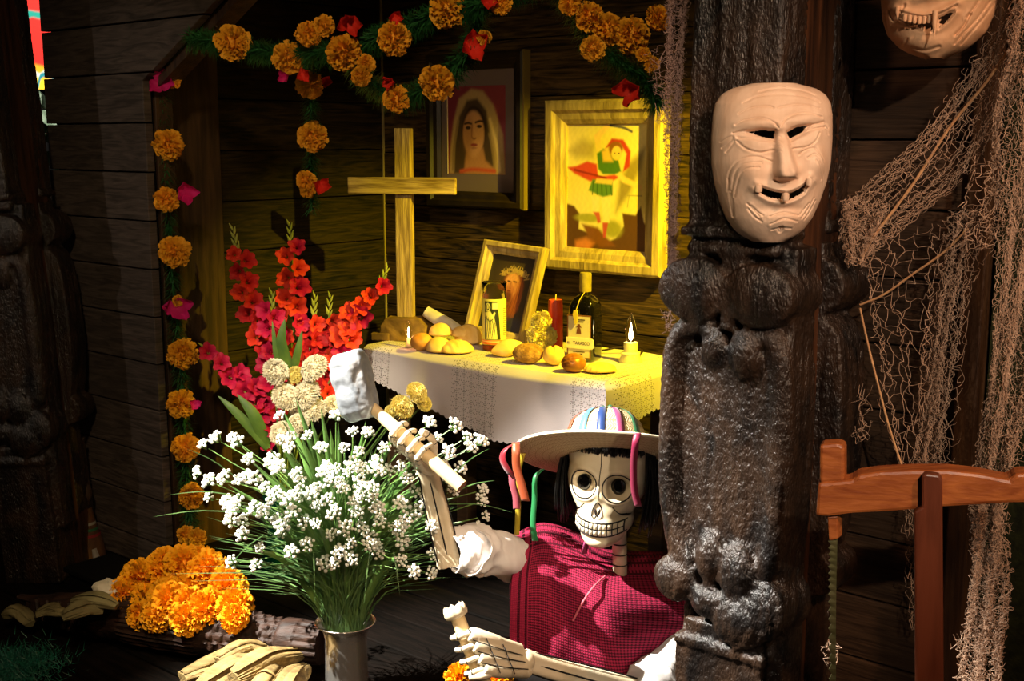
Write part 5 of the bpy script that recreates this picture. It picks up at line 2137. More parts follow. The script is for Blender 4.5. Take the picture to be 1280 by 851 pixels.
# ------------------------------------------------------------------ silver vase with the white berry bush
VD = 2.45
VB = P(429, 920, VD)
VC = Vector((P(432, 780, VD).x, VD, 0))
vz = P(432, 776, VD).z
M_chrome = mat('polished_metal', 'd8d4cc', rough=.24, metal=.88, spec=.8)
vase = thing('silver_vase', 'polished silver vase holding the white berry bush', 'vase', VC)
part(vase, 'vase_body', MB().lathe([(.001, .0), (.050, .0), (.052, .004), (.047, .014), (.046, vz * .35), (.045, vz * .78), (.048, vz * .88), (.056, vz * .95), (.064, vz * .985), (.066, vz), (.063, vz + .001), (.054, vz * .955), (.044, vz * .86), (.042, vz * .5), (.040, .02), (.001, .02)], 48, cap=False), M_chrome, sharp=None)
bush = thing('white_berry_bush', 'bushy bunch of white berry sprays and grass in the silver vase', 'flowers', VC + Vector((0, 0, .03)))
BO = VC + Vector((0, 0, vz * .93))
M_berry = mat('white_berry', 'eeeee4', 'dcdccc', rough=.5, spec=.3, scale=200, rand=.05)


def berries(seed):
    r_ = random.Random(seed)
    m_ = MB()
    n = r_.randint(12, 17)
    for i in range(n):
        q = 2.4 * i
        rr = .019 * math.sqrt((i + .5) / n)
        z = .012 * (1 - (rr / .019) ** 2) + r_.uniform(-.004, .004)
        c = Vector((rr * cos(q), rr * sin(q), z))
        m_.ell(c, r_.uniform(.0038, .0052), nu=8, nv=6)
        m_.tube([Vector((0, 0, -.018)), c * .9], .0005, n=3, mi=1)
    return m_.mesh('berry_cluster')


BERR = []
for i in range(5):
    me = berries(i)
    finish(me, [M_berry, M_stem])
    BERR.append(me)
CL = [(254, 556), (270, 548), (290, 547), (297, 553), (247, 590), (262, 601), (281, 597), (311, 574), (352, 549), (361, 560), (348, 584), (371, 592), (331, 609), (346, 614), (318, 634), (331, 640),
      (346, 650), (304, 668), (291, 703), (320, 706), (326, 684), (355, 665), (365, 640), (381, 652), (375, 601), (341, 576), (379, 622), (398, 610), (410, 625), (441, 580), (452, 586), (470, 588),
      (455, 609), (426, 602), (420, 586), (460, 541), (441, 540), (508, 598), (520, 614), (531, 630), (446, 640), (452, 660), (462, 671), (431, 660), (414, 668), (425, 690), (405, 704), (440, 699),
      (471, 690), (475, 652), (396, 632), (418, 641), (588, 560), (583, 546), (600, 551), (603, 612), (601, 626), (606, 645), (597, 660), (540, 692), (517, 714), (538, 716), (546, 548), (568, 532),
      (536, 528), (402, 560), (385, 545), (560, 600), (552, 640), (498, 560), (500, 630), (490, 660), (365, 690), (385, 680), (395, 655), (405, 590), (430, 560), (480, 560), (515, 575), (300, 600), (285, 628), (350, 520), (420, 520), (575, 585), (560, 565)]

_r = random.Random(77)
while len(CL) < 128:
    x_, y_ = _r.gauss(428, 85), _r.gauss(622, 48)
    if 250 < x_ < 600 and 535 < y_ < 705 and (abs(x_ - 430) < 150 or y_ < 650) and min((x_ - a_) ** 2 + (y_ - b_) ** 2 for a_, b_ in CL) > 60:
        CL.append((x_, y_))


def bush_pt(px, py):
    dx = (px - 432) / 190
    dy = (700 - py) / 190
    r2 = min(1, dx * dx + (dy - .4) ** 2)
    front = .16 * math.sqrt(max(0, 1 - r2))
    return P(px, py, VD + (.07 if dy > .75 else .0) - front + RND.uniform(-.04, .06))


for i, (px, py) in enumerate(CL):
    e = bush_pt(px, py)
    b = BO + Vector((RND.uniform(-.02, .02), RND.uniform(-.02, .02), 0))
    mid = b.lerp(e, .5) + Vector((-(e.x - b.x) * .16, -(e.y - b.y) * .1, .05 + .04 * RND.random()))
    nrm = (e - mid).normalized()
    st = part(bush, 'spray', MB().tube(spline([b, mid, e - nrm * .014], 9), [.0018] * 4 + [.0013] * 5, n=4), M_stem, world=True)
    dr = (nrm + face_dir(e, .3, .3) * .6 + Vector((0, 0, .25))).normalized()
    o_ = inst(BERR[i % 5], 'berry_cluster', st, Matrix.Translation(e - root_matrix(bush).translation) @ frame(dr).to_4x4() @ Matrix.Rotation(RND.uniform(0, 6), 4, 'Z') @ Matrix.Scale(RND.uniform(.62, .95), 4))
# grass blades, nobody could count them
gb = MB()


def blade(m_, b, mid, e, w_, n=8, fold=.0):
    pp = spline([b, mid, e], n)
    vs = []
    vw = (Vector((0, 0, CAMZ)) - mid).normalized()
    for i, p in enumerate(pp):
        t = (pp[min(i + 1, n - 1)] - pp[max(i - 1, 0)]).normalized()
        s_ = t.cross(vw + Vector((RND.uniform(-.02, .02), 0, 0))).normalized()
        f = i / (n - 1)
        ww = w_ * (math.sin(PI * min(1, .25 + f * .75)) ** .8 + .02) * (1 if f < 1 else 0)
        nrm = s_.cross(t)
        vs += [p - s_ * ww, p + nrm * fold * ww, p + s_ * ww]
    m_.grid([[vs[3 * i], vs[3 * i + 1], vs[3 * i + 2]] for i in range(n)])


for i in range(760):
    q = RND.gauss(0, .5)
    q = max(-1.1, min(1.1, q))
    L_ = RND.uniform(.20, .40)
    b = BO + Vector((RND.uniform(-.035, .035), RND.uniform(-.03, .03), RND.uniform(-.02, .005)))
    dy = RND.uniform(-.35, .30)
    d = Vector((sin(q) * .9, dy, cos(q) * .9 + .12))
    e = b + d * L_ + Vector((0, 0, -.10 * abs(sin(q)) * L_))
    mid = b + d * L_ * .5 + Vector((-.16 * sin(q) * L_, 0, .10 * L_))
    blade(gb, b, mid, e, RND.uniform(.0009, .0017), 7)
for px, py, mx_, my_ in ((190, 646, 300, 640), (283, 712, 330, 668), (394, 756, 392, 690), (455, 756, 462, 690), (500, 745, 492, 690), (350, 672, 350, 640), (534, 680, 500, 672), (620, 600, 560, 620), (612, 560, 560, 600), (232, 560, 300, 600), (640, 640, 560, 630), (212, 618, 300, 620)):
    e = P(px, py, VD - .16)
    mid = P(mx_, my_, VD - .13)
    blade(gb, BO, BO.lerp(mid, .6) + Vector((0, 0, .06)), mid, .0012, 8)
    blade(gb, mid, mid.lerp(e, .5) + Vector((0, 0, .008)), e, .0011, 6)
part(bush, 'grass_blades', gb, mat('grass_blade', '3a5a30', '5e7e44', rough=.4, spec=.5, scale=30), world=True, kind='stuff', sharp=None)
# broad leaves
LF = [(421, 578, 6), (436, 640, 5), (386, 600, 7), (335, 598, 6), (300, 640, 6), (470, 560, 5), (520, 590, 6), (552, 640, 6), (330, 560, 5), (372, 545, 6), (348, 625, 6), (488, 640, 6), (392, 660, 5), (455, 610, 6),
      (515, 700, 6), (300, 690, 6), (420, 530, 5), (535, 556, 7), (280, 610, 5), (385, 525, 7), (366, 500, 6), (350, 515, 6), (398, 512, 6), (410, 540, 7), (455, 530, 6), (340, 545, 6), (310, 580, 6), (545, 590, 6), (575, 560, 5), (480, 585, 7), (430, 600, 6), (365, 580, 7), (440, 555, 6), (500, 530, 5), (325, 655, 6), (570, 625, 5), (540, 665, 5)]
for px, py, w_ in LF:
    e = bush_pt(px, py) + Vector((0, .03, 0))
    b = BO + (e - BO) * .25
    m_ = MB()
    blade(m_, b, b.lerp(e, .55) + Vector((-(e.x - b.x) * .1, 0, .03)), e, w_ * 2.4 / 1521 * .8, 10, fold=.5)
    part(bush, 'leaf', m_, M_leaf, world=True, sharp=None)

# ------------------------------------------------------------------ gladioli and carnations in a green glass vase behind
GD = 3.22
GB = P(352, 724, GD)
GVC = Vector((GB.x, GD, 0))
k = NT('green_glass')
k.set(Roughness=.08)
k.b.inputs['Base Color'].default_value = lin('0c5a40')
k.b.inputs['Transmission Weight'].default_value = .75
k.b.inputs['IOR'].default_value = 1.4
gv = thing('green_glass_vase', 'dark green glass vase half hidden behind the berry bush', 'vase', GVC)
part(gv, 'vase_body', MB().lathe([(.001, 0), (.060, 0), (.064, .006), (.060, .03), (.040, .09), (.032, .15), (.036, .20), (.046, .23), (.043, .23), (.030, .18), (.028, .14), (.036, .08), (.05, .03), (.001, .012)], 36, cap=False), k.m, sharp=None)


def floret(seed):
    r_ = random.Random(seed)
    m_ = MB()
    for k_ in range(6):
        ph = 2 * PI * k_ / 6 + r_.uniform(-.12, .12)
        L_ = 1.0 if k_ % 2 else .86
        rows = []
        for i in range(6):
            f = i / 5
            row = []
            for j in range(5):
                q_ = (j - 2) / 2
                w_ = .40 * math.sin(PI * min(.93, .18 + f * .72)) * q_
                rr = .08 + .75 * f ** 1.5 * L_
                z = 1.0 * f ** .8 - .28 * f ** 3 + .07 * q_ * q_ - .05 * sin(5 * q_ + k_) * f
                row.append((rr * cos(ph) - w_ * sin(ph), rr * sin(ph) + w_ * cos(ph), z))
            rows.append(row)
        m_.grid(rows)
    for k_ in range(3):
        m_.tube([(0, 0, .1), (.05 * cos(k_ * 2), .05 * sin(k_ * 2), .8)], .025, n=4)
    return m_.mesh('floret')


M_glad = [flower_mat('crimson_petal', '900a2e', 'ae143c', rand=.2), flower_mat('red_petal', '9c101c', 'b8221c', rand=.2), flower_mat('orange_red_petal', 'b02216', 'cc3a1e', rand=.2)]
FLO = [[finish(floret(3 * a_ + b_), M_glad[a_]) for b_ in range(2)] for a_ in range(3)]
M_gst = mat('yellow_green_stem', '5c6a24', '8a9438', rough=.5, scale=20)
M_bud = mat('green_bud', '7c8a34', 'a8a848', rough=.5, scale=30)
GL = [  # label, colour, axis pixels from tip to base, florets (px, py, size px)
    ('upright red gladiolus with a bare bud tip, farthest left of the standing stems', 1, [(291, 285, 3.26), (300, 330, 3.25), (312, 390, 3.24), (336, 480, 3.22), (350, 560, 3.2)],
     [(293, 318, 12), (309, 325, 14), (297, 340, 13), (311, 352, 15), (300, 365, 14), (317, 376, 16), (308, 392, 15), (325, 400, 17), (320, 420, 16), (332, 436, 17), (342, 455, 16)]),
    ('tallest red gladiolus with a long green bud tip', 2, [(362, 280, 3.3), (366, 330, 3.3), (367, 400, 3.28), (360, 480, 3.24), (355, 570, 3.2)],
     [(371, 308, 13), (357, 320, 14), (374, 335, 14), (358, 348, 15), (374, 358, 17), (356, 372, 15), (371, 384, 17), (352, 393, 15), (376, 404, 15), (356, 420, 15)]),
    ('crimson gladiolus leaning low to the left under the garland', 0, [(254, 432, 3.22), (272, 455, 3.2), (292, 476, 3.2), (318, 505, 3.18), (348, 560, 3.18)],
     [(260, 440, 14), (277, 453, 14), (288, 471, 17), (302, 466, 14), (307, 488, 18), (322, 484, 16), (318, 502, 17), (330, 516, 16), (342, 534, 15)]),
    ('crimson gladiolus filling the middle of the bunch', 0, [(340, 366, 3.2), (340, 400, 3.2), (342, 450, 3.19), (346, 520, 3.18), (350, 580, 3.18)],
     [(330, 388, 14), (345, 398, 15), (333, 410, 16), (350, 420, 16), (338, 440, 16), (330, 455, 15), (336, 478, 16), (348, 470, 15), (333, 505, 15), (346, 515, 15), (340, 535, 15), (334, 553, 14)]),
    ('red gladiolus with a pale bud spike right of the tallest stem', 1, [(394, 370, 3.3), (391, 400, 3.29), (385, 450, 3.26), (374, 510, 3.22), (360, 580, 3.2)],
     [(396, 405, 13), (382, 412, 15), (398, 424, 15), (385, 436, 16), (372, 442, 15), (394, 450, 15), (380, 460, 15), (370, 470, 14)]),
    ('red gladiolus with a yellow-green bud spike next to the foil hammer head', 1, [(413, 370, 3.3), (410, 402, 3.3), (402, 450, 3.28), (388, 510, 3.24), (365, 580, 3.2)],
     [(418, 402, 13), (406, 410, 14), (420, 424, 15), (404, 432, 15), (418, 445, 15), (402, 456, 14), (410, 470, 15), (396, 480, 14), (412, 492, 14)]),
    ('orange-red gladiolus leaning right towards the cross', 2, [(484, 335, 3.3), (470, 365, 3.3), (448, 400, 3.28), (420, 460, 3.25), (370, 570, 3.2)],
     [(479, 358, 13), (463, 370, 13), (452, 382, 15), (436, 390, 15), (450, 397, 19), (437, 408, 18), (425, 420, 17), (440, 424, 16), (428, 440, 15), (416, 452, 15), (430, 458, 14)]),
]
for lab_, ci, axp, fls in GL:
    pts = [P(*a) for a in axp]
    o = GVC + Vector((RND.uniform(-.012, .012), RND.uniform(-.012, .012), .05))
    g = thing('gladiolus', lab_, 'flower', o, group='gladioli in the green vase')
    part(g, 'stem', MB().tube(spline(pts + [o], 26), [.0012 + .0026 * i / 25 for i in range(26)], n=6), M_gst, world=True)
    tip = pts[0]
    dn_ = (pts[1] - pts[0]).normalized()
    for i in range(6):
        p = tip + dn_ * (.006 + .012 * i)
        s = 1 if i % 2 else -1
        m_ = MB()
        up = (-dn_ + Vector((s * .35, -.2, 0))).normalized()
        m_.tube([p, p + up * .010, p + up * (.022 + .002 * i)], [.0022, .0034 + .0003 * i, .0006], n=6)
        part(g, 'bud', m_, M_bud, world=True)
    axis = spline(pts, 40)
    for i, (px, py, r) in enumerate(fls):
        near = min(axis, key=lambda q: (q - P(px, py, q.y)).length)
        wp = P(px, py, near.y - .02)
        base = near
        dr = (wp - base)
        dr = (dr.normalized() * .7 + face_dir(wp, .4, .2) * .8 + Vector((0, 0, .2))).normalized()
        s = r * near.y / 1521 * 1.15
        put(FLO[ci if (i % 4 or ci == 0) else (ci + 1) % 3 if ci else 0][i % 2], 'floret', g, wp - dr * s * .6, s, dr, o)
GLF = [((356, 398), (352, 430), (366, 470), 7), ((378, 412), (372, 440), (366, 468), 5), ((272, 494), (300, 520), (335, 560), 6), ((296, 492), (318, 520), (332, 555), 8), ((340, 400), (345, 440), (352, 480), 4)]
for i, (a, b, c, w_) in enumerate(GLF):
    lf_ = MB()
    e, mi_, bb = P(*a, 3.13), P(*b, 3.13), P(*c, 3.15)
    lo_ = thing('gladiolus_leaf', ['sword leaf standing in front of the tallest gladiolus', 'narrow sword leaf curving beside the larger standing leaf', 'sword leaf pointing far left below the crimson flowers', 'broad sword leaf leaning left above the berry bush', 'thin sword leaf among the crimson flowers'][i], 'leaf', GVC + Vector((0, 0, .06)), group='sword leaves in the green vase')
    blade(lf_, bb, mi_, e, w_ * 3.15 / 1521, 12, fold=.4)
    blade(lf_, GVC + Vector((0, 0, .06)), GVC.lerp(bb, .5) + Vector((0, 0, .12)), bb + (bb - mi_).normalized() * .01, w_ * 2.2 / 1521 * .6, 8, fold=.3)
    part(lo_, 'blade', lf_, mat('sword_leaf', '34501e', '5a7430', rough=.5, scale=10), world=True, sharp=None)


def carnation(seed, n=120):
    r_ = random.Random(seed)
    m_ = MB()
    for i in range(n):
        f = (i + .5) / n
        th_ = 1.45 * math.sqrt(f)
        ph = i * 2.39996
        d = Vector((sin(th_) * cos(ph), sin(th_) * sin(ph), cos(th_) * .85))
        t1 = Vector((-sin(ph), cos(ph), 0))
        tw = r_.uniform(-.5, .5)
        b0 = d.cross(t1)
        a = t1 * cos(tw) + b0 * sin(tw)
        b = d.cross(a)
        rr = r_.uniform(.84, 1.06)
        w_ = r_.uniform(.30, .40)
        vs = [d * .2 - a * .05, d * .2 + a * .05]
        vs += [d * rr * .65 + a * w_ * .55 * q_ + b * r_.uniform(-.05, .05) for q_ in (-1, 0, 1)]
        vs += [d * (rr - .06 * (j % 2)) + a * w_ * (j - 3) / 3 + b * (.09 if j % 2 else -.09) for j in range(7)]
        m_.add(vs, [(0, 1, 3), (0, 3, 2), (1, 4, 3), (2, 6, 5), (2, 3, 7), (2, 7, 6), (3, 8, 7), (3, 4, 9), (3, 9, 8), (4, 10, 9), (4, 11, 10)])
    m_.ell((0, 0, .12), (.74, .74, .60), nu=14, nv=8)
    m_.tube([(0, 0, -.75), (0, 0, -.5), (0, 0, -.3)], [.12, .20, .34], n=8, mi=1)
    return m_.mesh('bloom')


M_carn = flower_mat('cream_petal', 'e6dcbc', 'f2ead2', rand=.05)
M_carny = flower_mat('pale_yellow_petal', 'e2cf6a', 'f0e08c', rand=.05)
CARN = []
for i in range(3):
    CARN.append(finish(carnation(i), [M_carn, M_stem]))
CARNY = [finish(carnation(8 + i), [M_carny, M_stem]) for i in range(2)]
CA = [(346, 463, 18, 0, 'cream carnation highest at the left of the group'), (391, 457, 19, 0, 'cream carnation highest, nearest the hammer head'), (367, 468, 12, 1, 'small yellow carnation between the two highest cream ones'),
      (358, 494, 19, 0, 'cream carnation left of the group middle'), (381, 490, 20, 0, 'large cream carnation in the group middle'), (374, 507, 16, 0, 'cream carnation just over the berry sprays'), (352, 540, 17, 0, 'lowest cream carnation, sunk among berry sprays'),
      (392, 510, 17, 0, 'cream carnation behind the foil hammer head'), (420, 505, 16, 0, 'cream carnation hidden by the foil hammer head'), (372, 528, 14, 0, 'small cream carnation deep among the grass')]
for i, (px, py, r, yel, lab_) in enumerate(CA):
    wp = P(px, py, 2.98 + .015 * (i % 3))
    o = GVC + Vector((RND.uniform(-.014, .014), RND.uniform(-.014, .014), .06))
    c = thing('carnation', lab_, 'flower', o, group='carnations beside the gladioli')
    dr = (face_dir(wp, .7, .3) + Vector((0, 0, .5))).normalized()
    s = r * wp.y / 1521
    put(CARNY[i % 2] if yel else CARN[i % 3], 'bloom', c, wp - dr * s * .45, s, dr, o)
    part(c, 'stem', MB().tube(spline([wp - dr * s * .8, wp.lerp(o, .4) + Vector((0, 0, .03)), o], 10), .0022, n=5), M_stem, world=True)
CA2 = [(523, 489, 15, 'carnation tinted for yellow light in front of the cloth, leaning right'), (505, 506, 17, 'carnation tinted for yellow light in front of the cloth, lower left one'), (531, 503, 11, 'small carnation tinted for yellow light beside the hammer handle'), (490, 514, 10, 'carnation tinted for yellow light, tucked behind the raised hand')]  # yellow petals here stand in for yellow light on pale carnations
for i, (px, py, r, lab_) in enumerate(CA2):
    wp = P(px, py, 2.86 + .01 * i)
    o = GVC + Vector((.016 + RND.uniform(-.006, .006), RND.uniform(-.012, .012), .06))
    c = thing('carnation', lab_, 'flower', o, group='carnations beside the gladioli')
    dr = (face_dir(wp, .5, .3) + Vector((.3, 0, .4))).normalized()
    s = r * wp.y / 1521
    put(CARNY[i % 2], 'bloom', c, wp - dr * s * .45, s, dr, o)
    part(c, 'stem', MB().tube(spline([wp - dr * s * .8, wp.lerp(o, .4) + Vector((0, -.02, .0)), o], 12), .0020, n=5), M_stem, world=True)
# yellow bloom on the altar between bread and red candle
yb = on_top(673, 443)
yo = thing('yellow_bloom', 'pale yellow ruffled bloom standing by the red candle on the altar', 'flower', yb)
for i, (px, py, r) in enumerate(((676, 402, 15), (669, 418, 14), (683, 420, 14), (676, 432, 13))):
    wp = P(px, py, yb.y - .004 * i)
    put(CARNY[i % 2], 'ruffle', yo, wp, r * wp.y / 1521, face_dir(wp, .5, .3), yb)
part(yo, 'stem', MB().tube([yb + Vector((0, 0, .0)), yb + Vector((0, .004, .06))], .004, n=6), M_stem, world=True)
# ------------------------------------------------------------------ carved masks
M_mask = mat('pale_carved_wood', 'd2ae92', 'e2c2a8', rough=.55, spec=.3, scale=10, stretch=(3, 3, .8), bump=.18, bscale=60)
M_mask2 = mat('tan_carved_wood', 'c0906a', 'd0a47e', rough=.55, spec=.3, scale=10, stretch=(3, 3, .8), bump=.18, bscale=60)


def mask_mesh(cx, cy, hw, hh, wtab, sx_, sz_, relief, grooves, holes, D_=.075, nx_=230, ny_=290, seed=0):
    """carved face; design coordinates are pixels with y down, centre (cx, cy), half size hw, hh"""
    bs_ = np.linspace(-1, 1, ny_)
    as_ = np.linspace(-1, 1, nx_)
    AA, BB = np.meshgrid(as_, bs_)
    wv_ = np.interp(bs_, [t[0] for t in wtab], [t[1] for t in wtab])
    kk = np.hanning(13)
    kk /= kk.sum()
    wv_ = np.convolve(np.concatenate([[wv_[0]] * 6, wv_, [wv_[-1]] * 6]), kk, 'valid')
    off = np.interp(bs_, [t[0] for t in wtab], [t[2] if len(t) > 2 else 0 for t in wtab])
    UX = cx + hw * (AA * wv_[:, None] + off[:, None])
    UY = cy - hh * BB
    h = D_ * (1 - np.abs(AA) ** 2.6) ** .62 * (1 - .50 * np.abs(BB) ** 3.2) - D_
    h = h + relief(UX, UY)
    for pl_, w_, dep in grooves:
        d = dline(UX, UY, smooth_pl(pl_, 18) if len(pl_) > 2 else pl_)
        h -= dep * 1.15 * np.exp(-(d / w_) ** 2) - dep * .30 * np.exp(-((d - 2.6 * w_) / (1.6 * w_)) ** 2)
    X = (UX - cx) * sx_
    Z = (cy - UY) * sz_
    hole = np.zeros(UX.shape, bool)
    for pg in holes:
        d = dline(UX, UY, list(pg) + [pg[0]])
        ins = pip(UX, UY, pg)
        hole |= ins
        h -= .004 * np.exp(-(d / 2.0) ** 2)
    m_ = MB()
    vs = np.stack([X, -h, Z], -1).reshape(-1, 3)
    fs = []
    hf = hole[:-1, :-1] & hole[1:, :-1] & hole[:-1, 1:] & hole[1:, 1:]
    for i in range(ny_ - 1):
        for j in range(nx_ - 1):
            if not hf[i, j]:
                a = i * nx_ + j
                fs.append((a, a + 1, a + nx_ + 1, a + nx_))
    m_.add(vs.tolist(), fs)
    return m_


def g2(x, y, cx, cy, sx_, sy_, p=1.0, ang=0.0):
    dx, dy = x - cx, y - cy
    dx, dy = dx * cos(ang) + dy * sin(ang), -dx * sin(ang) + dy * cos(ang)
    return np.exp(-((dx / sx_) ** 2 + (dy / sy_) ** 2) ** p)


def c2(pts):
    """crop pixels (2.66 per photo pixel, from 800, 0) to photo pixels"""
    return [(800 + x / 2.66, y / 2.66) for x, y in pts]


MD = 1.77
mpx = MD / 1521


def relief1(x, y):
    r = np.zeros_like(x)
    # nose: narrow bridge, broad tip
    d = dline(x, y, c2([(464, 430), (474, 510), (484, 575)]))
    tt = sstep(428 / 2.66, 590 / 2.66, y)
    r += (.007 + .024 * tt) * np.exp(-(d / (7.0 + 6.5 * tt)) ** 4) * (y < 600 / 2.66) * sstep(604 / 2.66, 584 / 2.66, y)
    r += .007 * (g2(x, y, 800 + 452 / 2.66, 572 / 2.66, 8, 7) + g2(x, y, 800 + 515 / 2.66, 568 / 2.66, 8, 7))
    # brows and bags
    r += .008 * g2(x, y, 800 + 395 / 2.66, 408 / 2.66, 27, 8, 1, -.08) + .008 * g2(x, y, 800 + 535 / 2.66, 395 / 2.66, 27, 8, 1, -.12)
    r += .006 * g2(x, y, 800 + 390 / 2.66, 480 / 2.66, 22, 10, 1, .1) + .006 * g2(x, y, 800 + 560 / 2.66, 462 / 2.66, 20, 10, 1, -.4)
    r -= .008 * (g2(x, y, 800 + 400 / 2.66, 445 / 2.66, 27, 6, 1, .08) + g2(x, y, 800 + 545 / 2.66, 430 / 2.66, 27, 6, 1, -.3))
    # cheeks
    r += .014 * g2(x, y, 800 + 365 / 2.66, 570 / 2.66, 20, 19) + .014 * g2(x, y, 800 + 600 / 2.66, 545 / 2.66, 17, 19)
    # lips
    r += .0065 * np.exp(-(dline(x, y, smooth_pl(c2([(385, 612), (430, 626), (490, 634), (540, 616), (572, 588)]))) / 5.0) ** 2)
    r += .0055 * np.exp(-(dline(x, y, smooth_pl(c2([(372, 628), (415, 662), (480, 680), (545, 655), (588, 604)]))) / 4.5) ** 2)
    r += .008 * g2(x, y, 800 + 490 / 2.66, 745 / 2.66, 26, 13)
    r -= .004 * g2(x, y, 800 + 485 / 2.66, 700 / 2.66, 34, 6)
    r += .004 * g2(x, y, 800 + 470 / 2.66, 330 / 2.66, 50, 20)
    return r


GR1 = []


def gr(pts, w_=1.2, d_=.0022):
    GR1.append((c2(pts), w_ * .9, d_ * .72))


gr([(395, 302), (440, 292), (490, 290), (550, 298), (592, 314)])
gr([(340, 338), (385, 318), (440, 310), (500, 311), (560, 320), (605, 336)])
gr([(325, 375), (370, 354), (420, 350), (438, 354)])
gr([(455, 354), (510, 344), (560, 346), (605, 358)])
gr([(315, 412), (345, 396), (400, 390), (438, 404), (455, 424)], 1.3, .003)
gr([(462, 420), (480, 395), (515, 378), (560, 374), (612, 386)], 1.3, .003)
gr([(308, 442), (340, 434), (368, 438)], 1.3, .003)
gr([(562, 418), (590, 410), (618, 404)], 1.3, .003)
gr([(322, 456), (372, 460), (442, 470)], 1.3, .0028)
gr([(318, 466), (350, 494), (395, 506), (442, 498)], 1.2, .0026)
gr([(498, 470), (540, 448), (580, 428), (628, 420)], 1.3, .0028)
gr([(508, 494), (560, 486), (590, 466), (604, 440)], 1.2, .0026)
for pts in ([(272, 470), (290, 458), (304, 450)], [(276, 492), (294, 474), (308, 458)], [(288, 506), (302, 486), (312, 468)], [(622, 402), (634, 412), (642, 424)], [(626, 420), (636, 432), (642, 446)]):
    gr(pts, 1.2, .0026)
for pts in ([(298, 640), (300, 575), (330, 532), (380, 520), (436, 536)], [(310, 640), (318, 575), (345, 545), (400, 540)], [(320, 660), (330, 590), (352, 560), (392, 556)],
            [(298, 600), (306, 660), (316, 706), (322, 732)], [(308, 640), (318, 690), (324, 730)],
            [(530, 512), (560, 494), (590, 494), (620, 530), (640, 585), (648, 650)], [(560, 524), (588, 512), (612, 544), (630, 595), (640, 660)], [(590, 532), (606, 556), (620, 600)]):
    gr(pts, 1.2, .0022)
for pts in ([(362, 682), (385, 706), (404, 724)], [(366, 700), (390, 728), (414, 744)], [(376, 690), (400, 712), (416, 722)], [(440, 726), (486, 712), (540, 722)], [(444, 752), (490, 732), (540, 744)], [(452, 772), (484, 766), (520, 768)],
            [(556, 732), (576, 706), (598, 664)], [(568, 738), (590, 708), (606, 674)], [(548, 720), (566, 698), (580, 680)]):
    gr(pts, 1.2, .0022)
for y0 in (452, 468, 484, 500):
    gr([(446, y0 + 8), (456, y0), (464, y0 + 2)], .9, .0012)
gr([(445, 600), (480, 612), (525, 598)], 1.6, .003)
HO1 = [c2([(355, 437), (400, 430), (447, 433), (445, 462), (405, 455)]), c2([(487, 438), (520, 420), (568, 414), (545, 438), (498, 462)]),
       c2([(394, 620), (440, 636), (478, 644), (478, 668), (430, 660), (400, 644)]), c2([(494, 648), (535, 630), (566, 606), (554, 644), (500, 671)]),
       c2([(477, 766), (485, 764), (489, 772), (482, 779), (476, 774)])]
WT1 = [(-1, .27), (-.93, .46), (-.85, .58), (-.7, .72), (-.5, .83), (-.25, .93), (0, .985), (.3, 1.0), (.6, .985), (.75, .95), (.86, .86), (.94, .70), (.985, .46), (1, .34)]
mk = thing('carved_mask', 'pale smiling wooden mask with wrinkles and three peg teeth, hung on the carved post', 'mask', P(973, 205, MD + .065), rad(-3))
m = mask_mesh(973, 205, 81, 104, WT1, mpx, mpx * 1.01, relief1, GR1, HO1)
part(mk, 'carved_face', m, M_mask, sharp=None, solid=.007, soff=-1)
for x, y, r in ((393, 626, 5.2), (485, 656, 4.6), (566, 605, 4.4)):
    px, py = 800 + x / 2.66, y / 2.66
    tz = (205 - py) * mpx * 1.01
    tx = (px - 973) * mpx
    m = MB().lathe([(.001, -r * mpx * 1.1), (r * mpx * .8, -r * mpx * 1.1), (r * mpx, -r * mpx * .6), (r * mpx * .95, r * mpx * .8), (r * mpx * .5, r * mpx * 1.2), (.001, r * mpx * 1.2)], 14, Matrix.Translation((tx, -.004 - .008 * (x == 485), tz)))
    part(mk, 'peg_tooth', m, M_mask)
part(mk, 'hanging_block', MB().box((-.02, .032, .056), (.02, .075, .09)), M_post, smooth=False)

# ---- fanged mask on the right wall, its upper half above the frame
FD = 1.72
fpx = FD / 1521


def c3(pts):
    return [(1030 + x / 2.836, y / 2.836) for x, y in pts]


def relief2(x, y):
    r = np.zeros_like(x)
    r += .016 * g2(x, y, 1168, -30, 13, 26, 1.5)
    r += .010 * g2(x, y, 1168, -14, 20, 10)
    r += .012 * g2(x, y, 1124, -16, 20, 20) + .012 * g2(x, y, 1214, -18, 20, 20)
    r += .007 * np.exp(-(dline(x, y, smooth_pl(c3([(265, 20), (310, 40), (370, 52), (430, 34), (475, 12)]))) / 5.5) ** 2)
    r += .007 * np.exp(-(dline(x, y, smooth_pl(c3([(285, 62), (330, 78), (385, 104), (430, 90), (470, 45)]))) / 4.5) ** 2)
    r += .010 * g2(x, y, 1160, 50, 34, 12)
    r += .006 * (g2(x, y, 1128, -70, 24, 9) + g2(x, y, 1206, -72, 24, 9))
    r -= .007 * (g2(x, y, 1130, -54, 20, 7) + g2(x, y, 1206, -56, 20, 7))
    return r


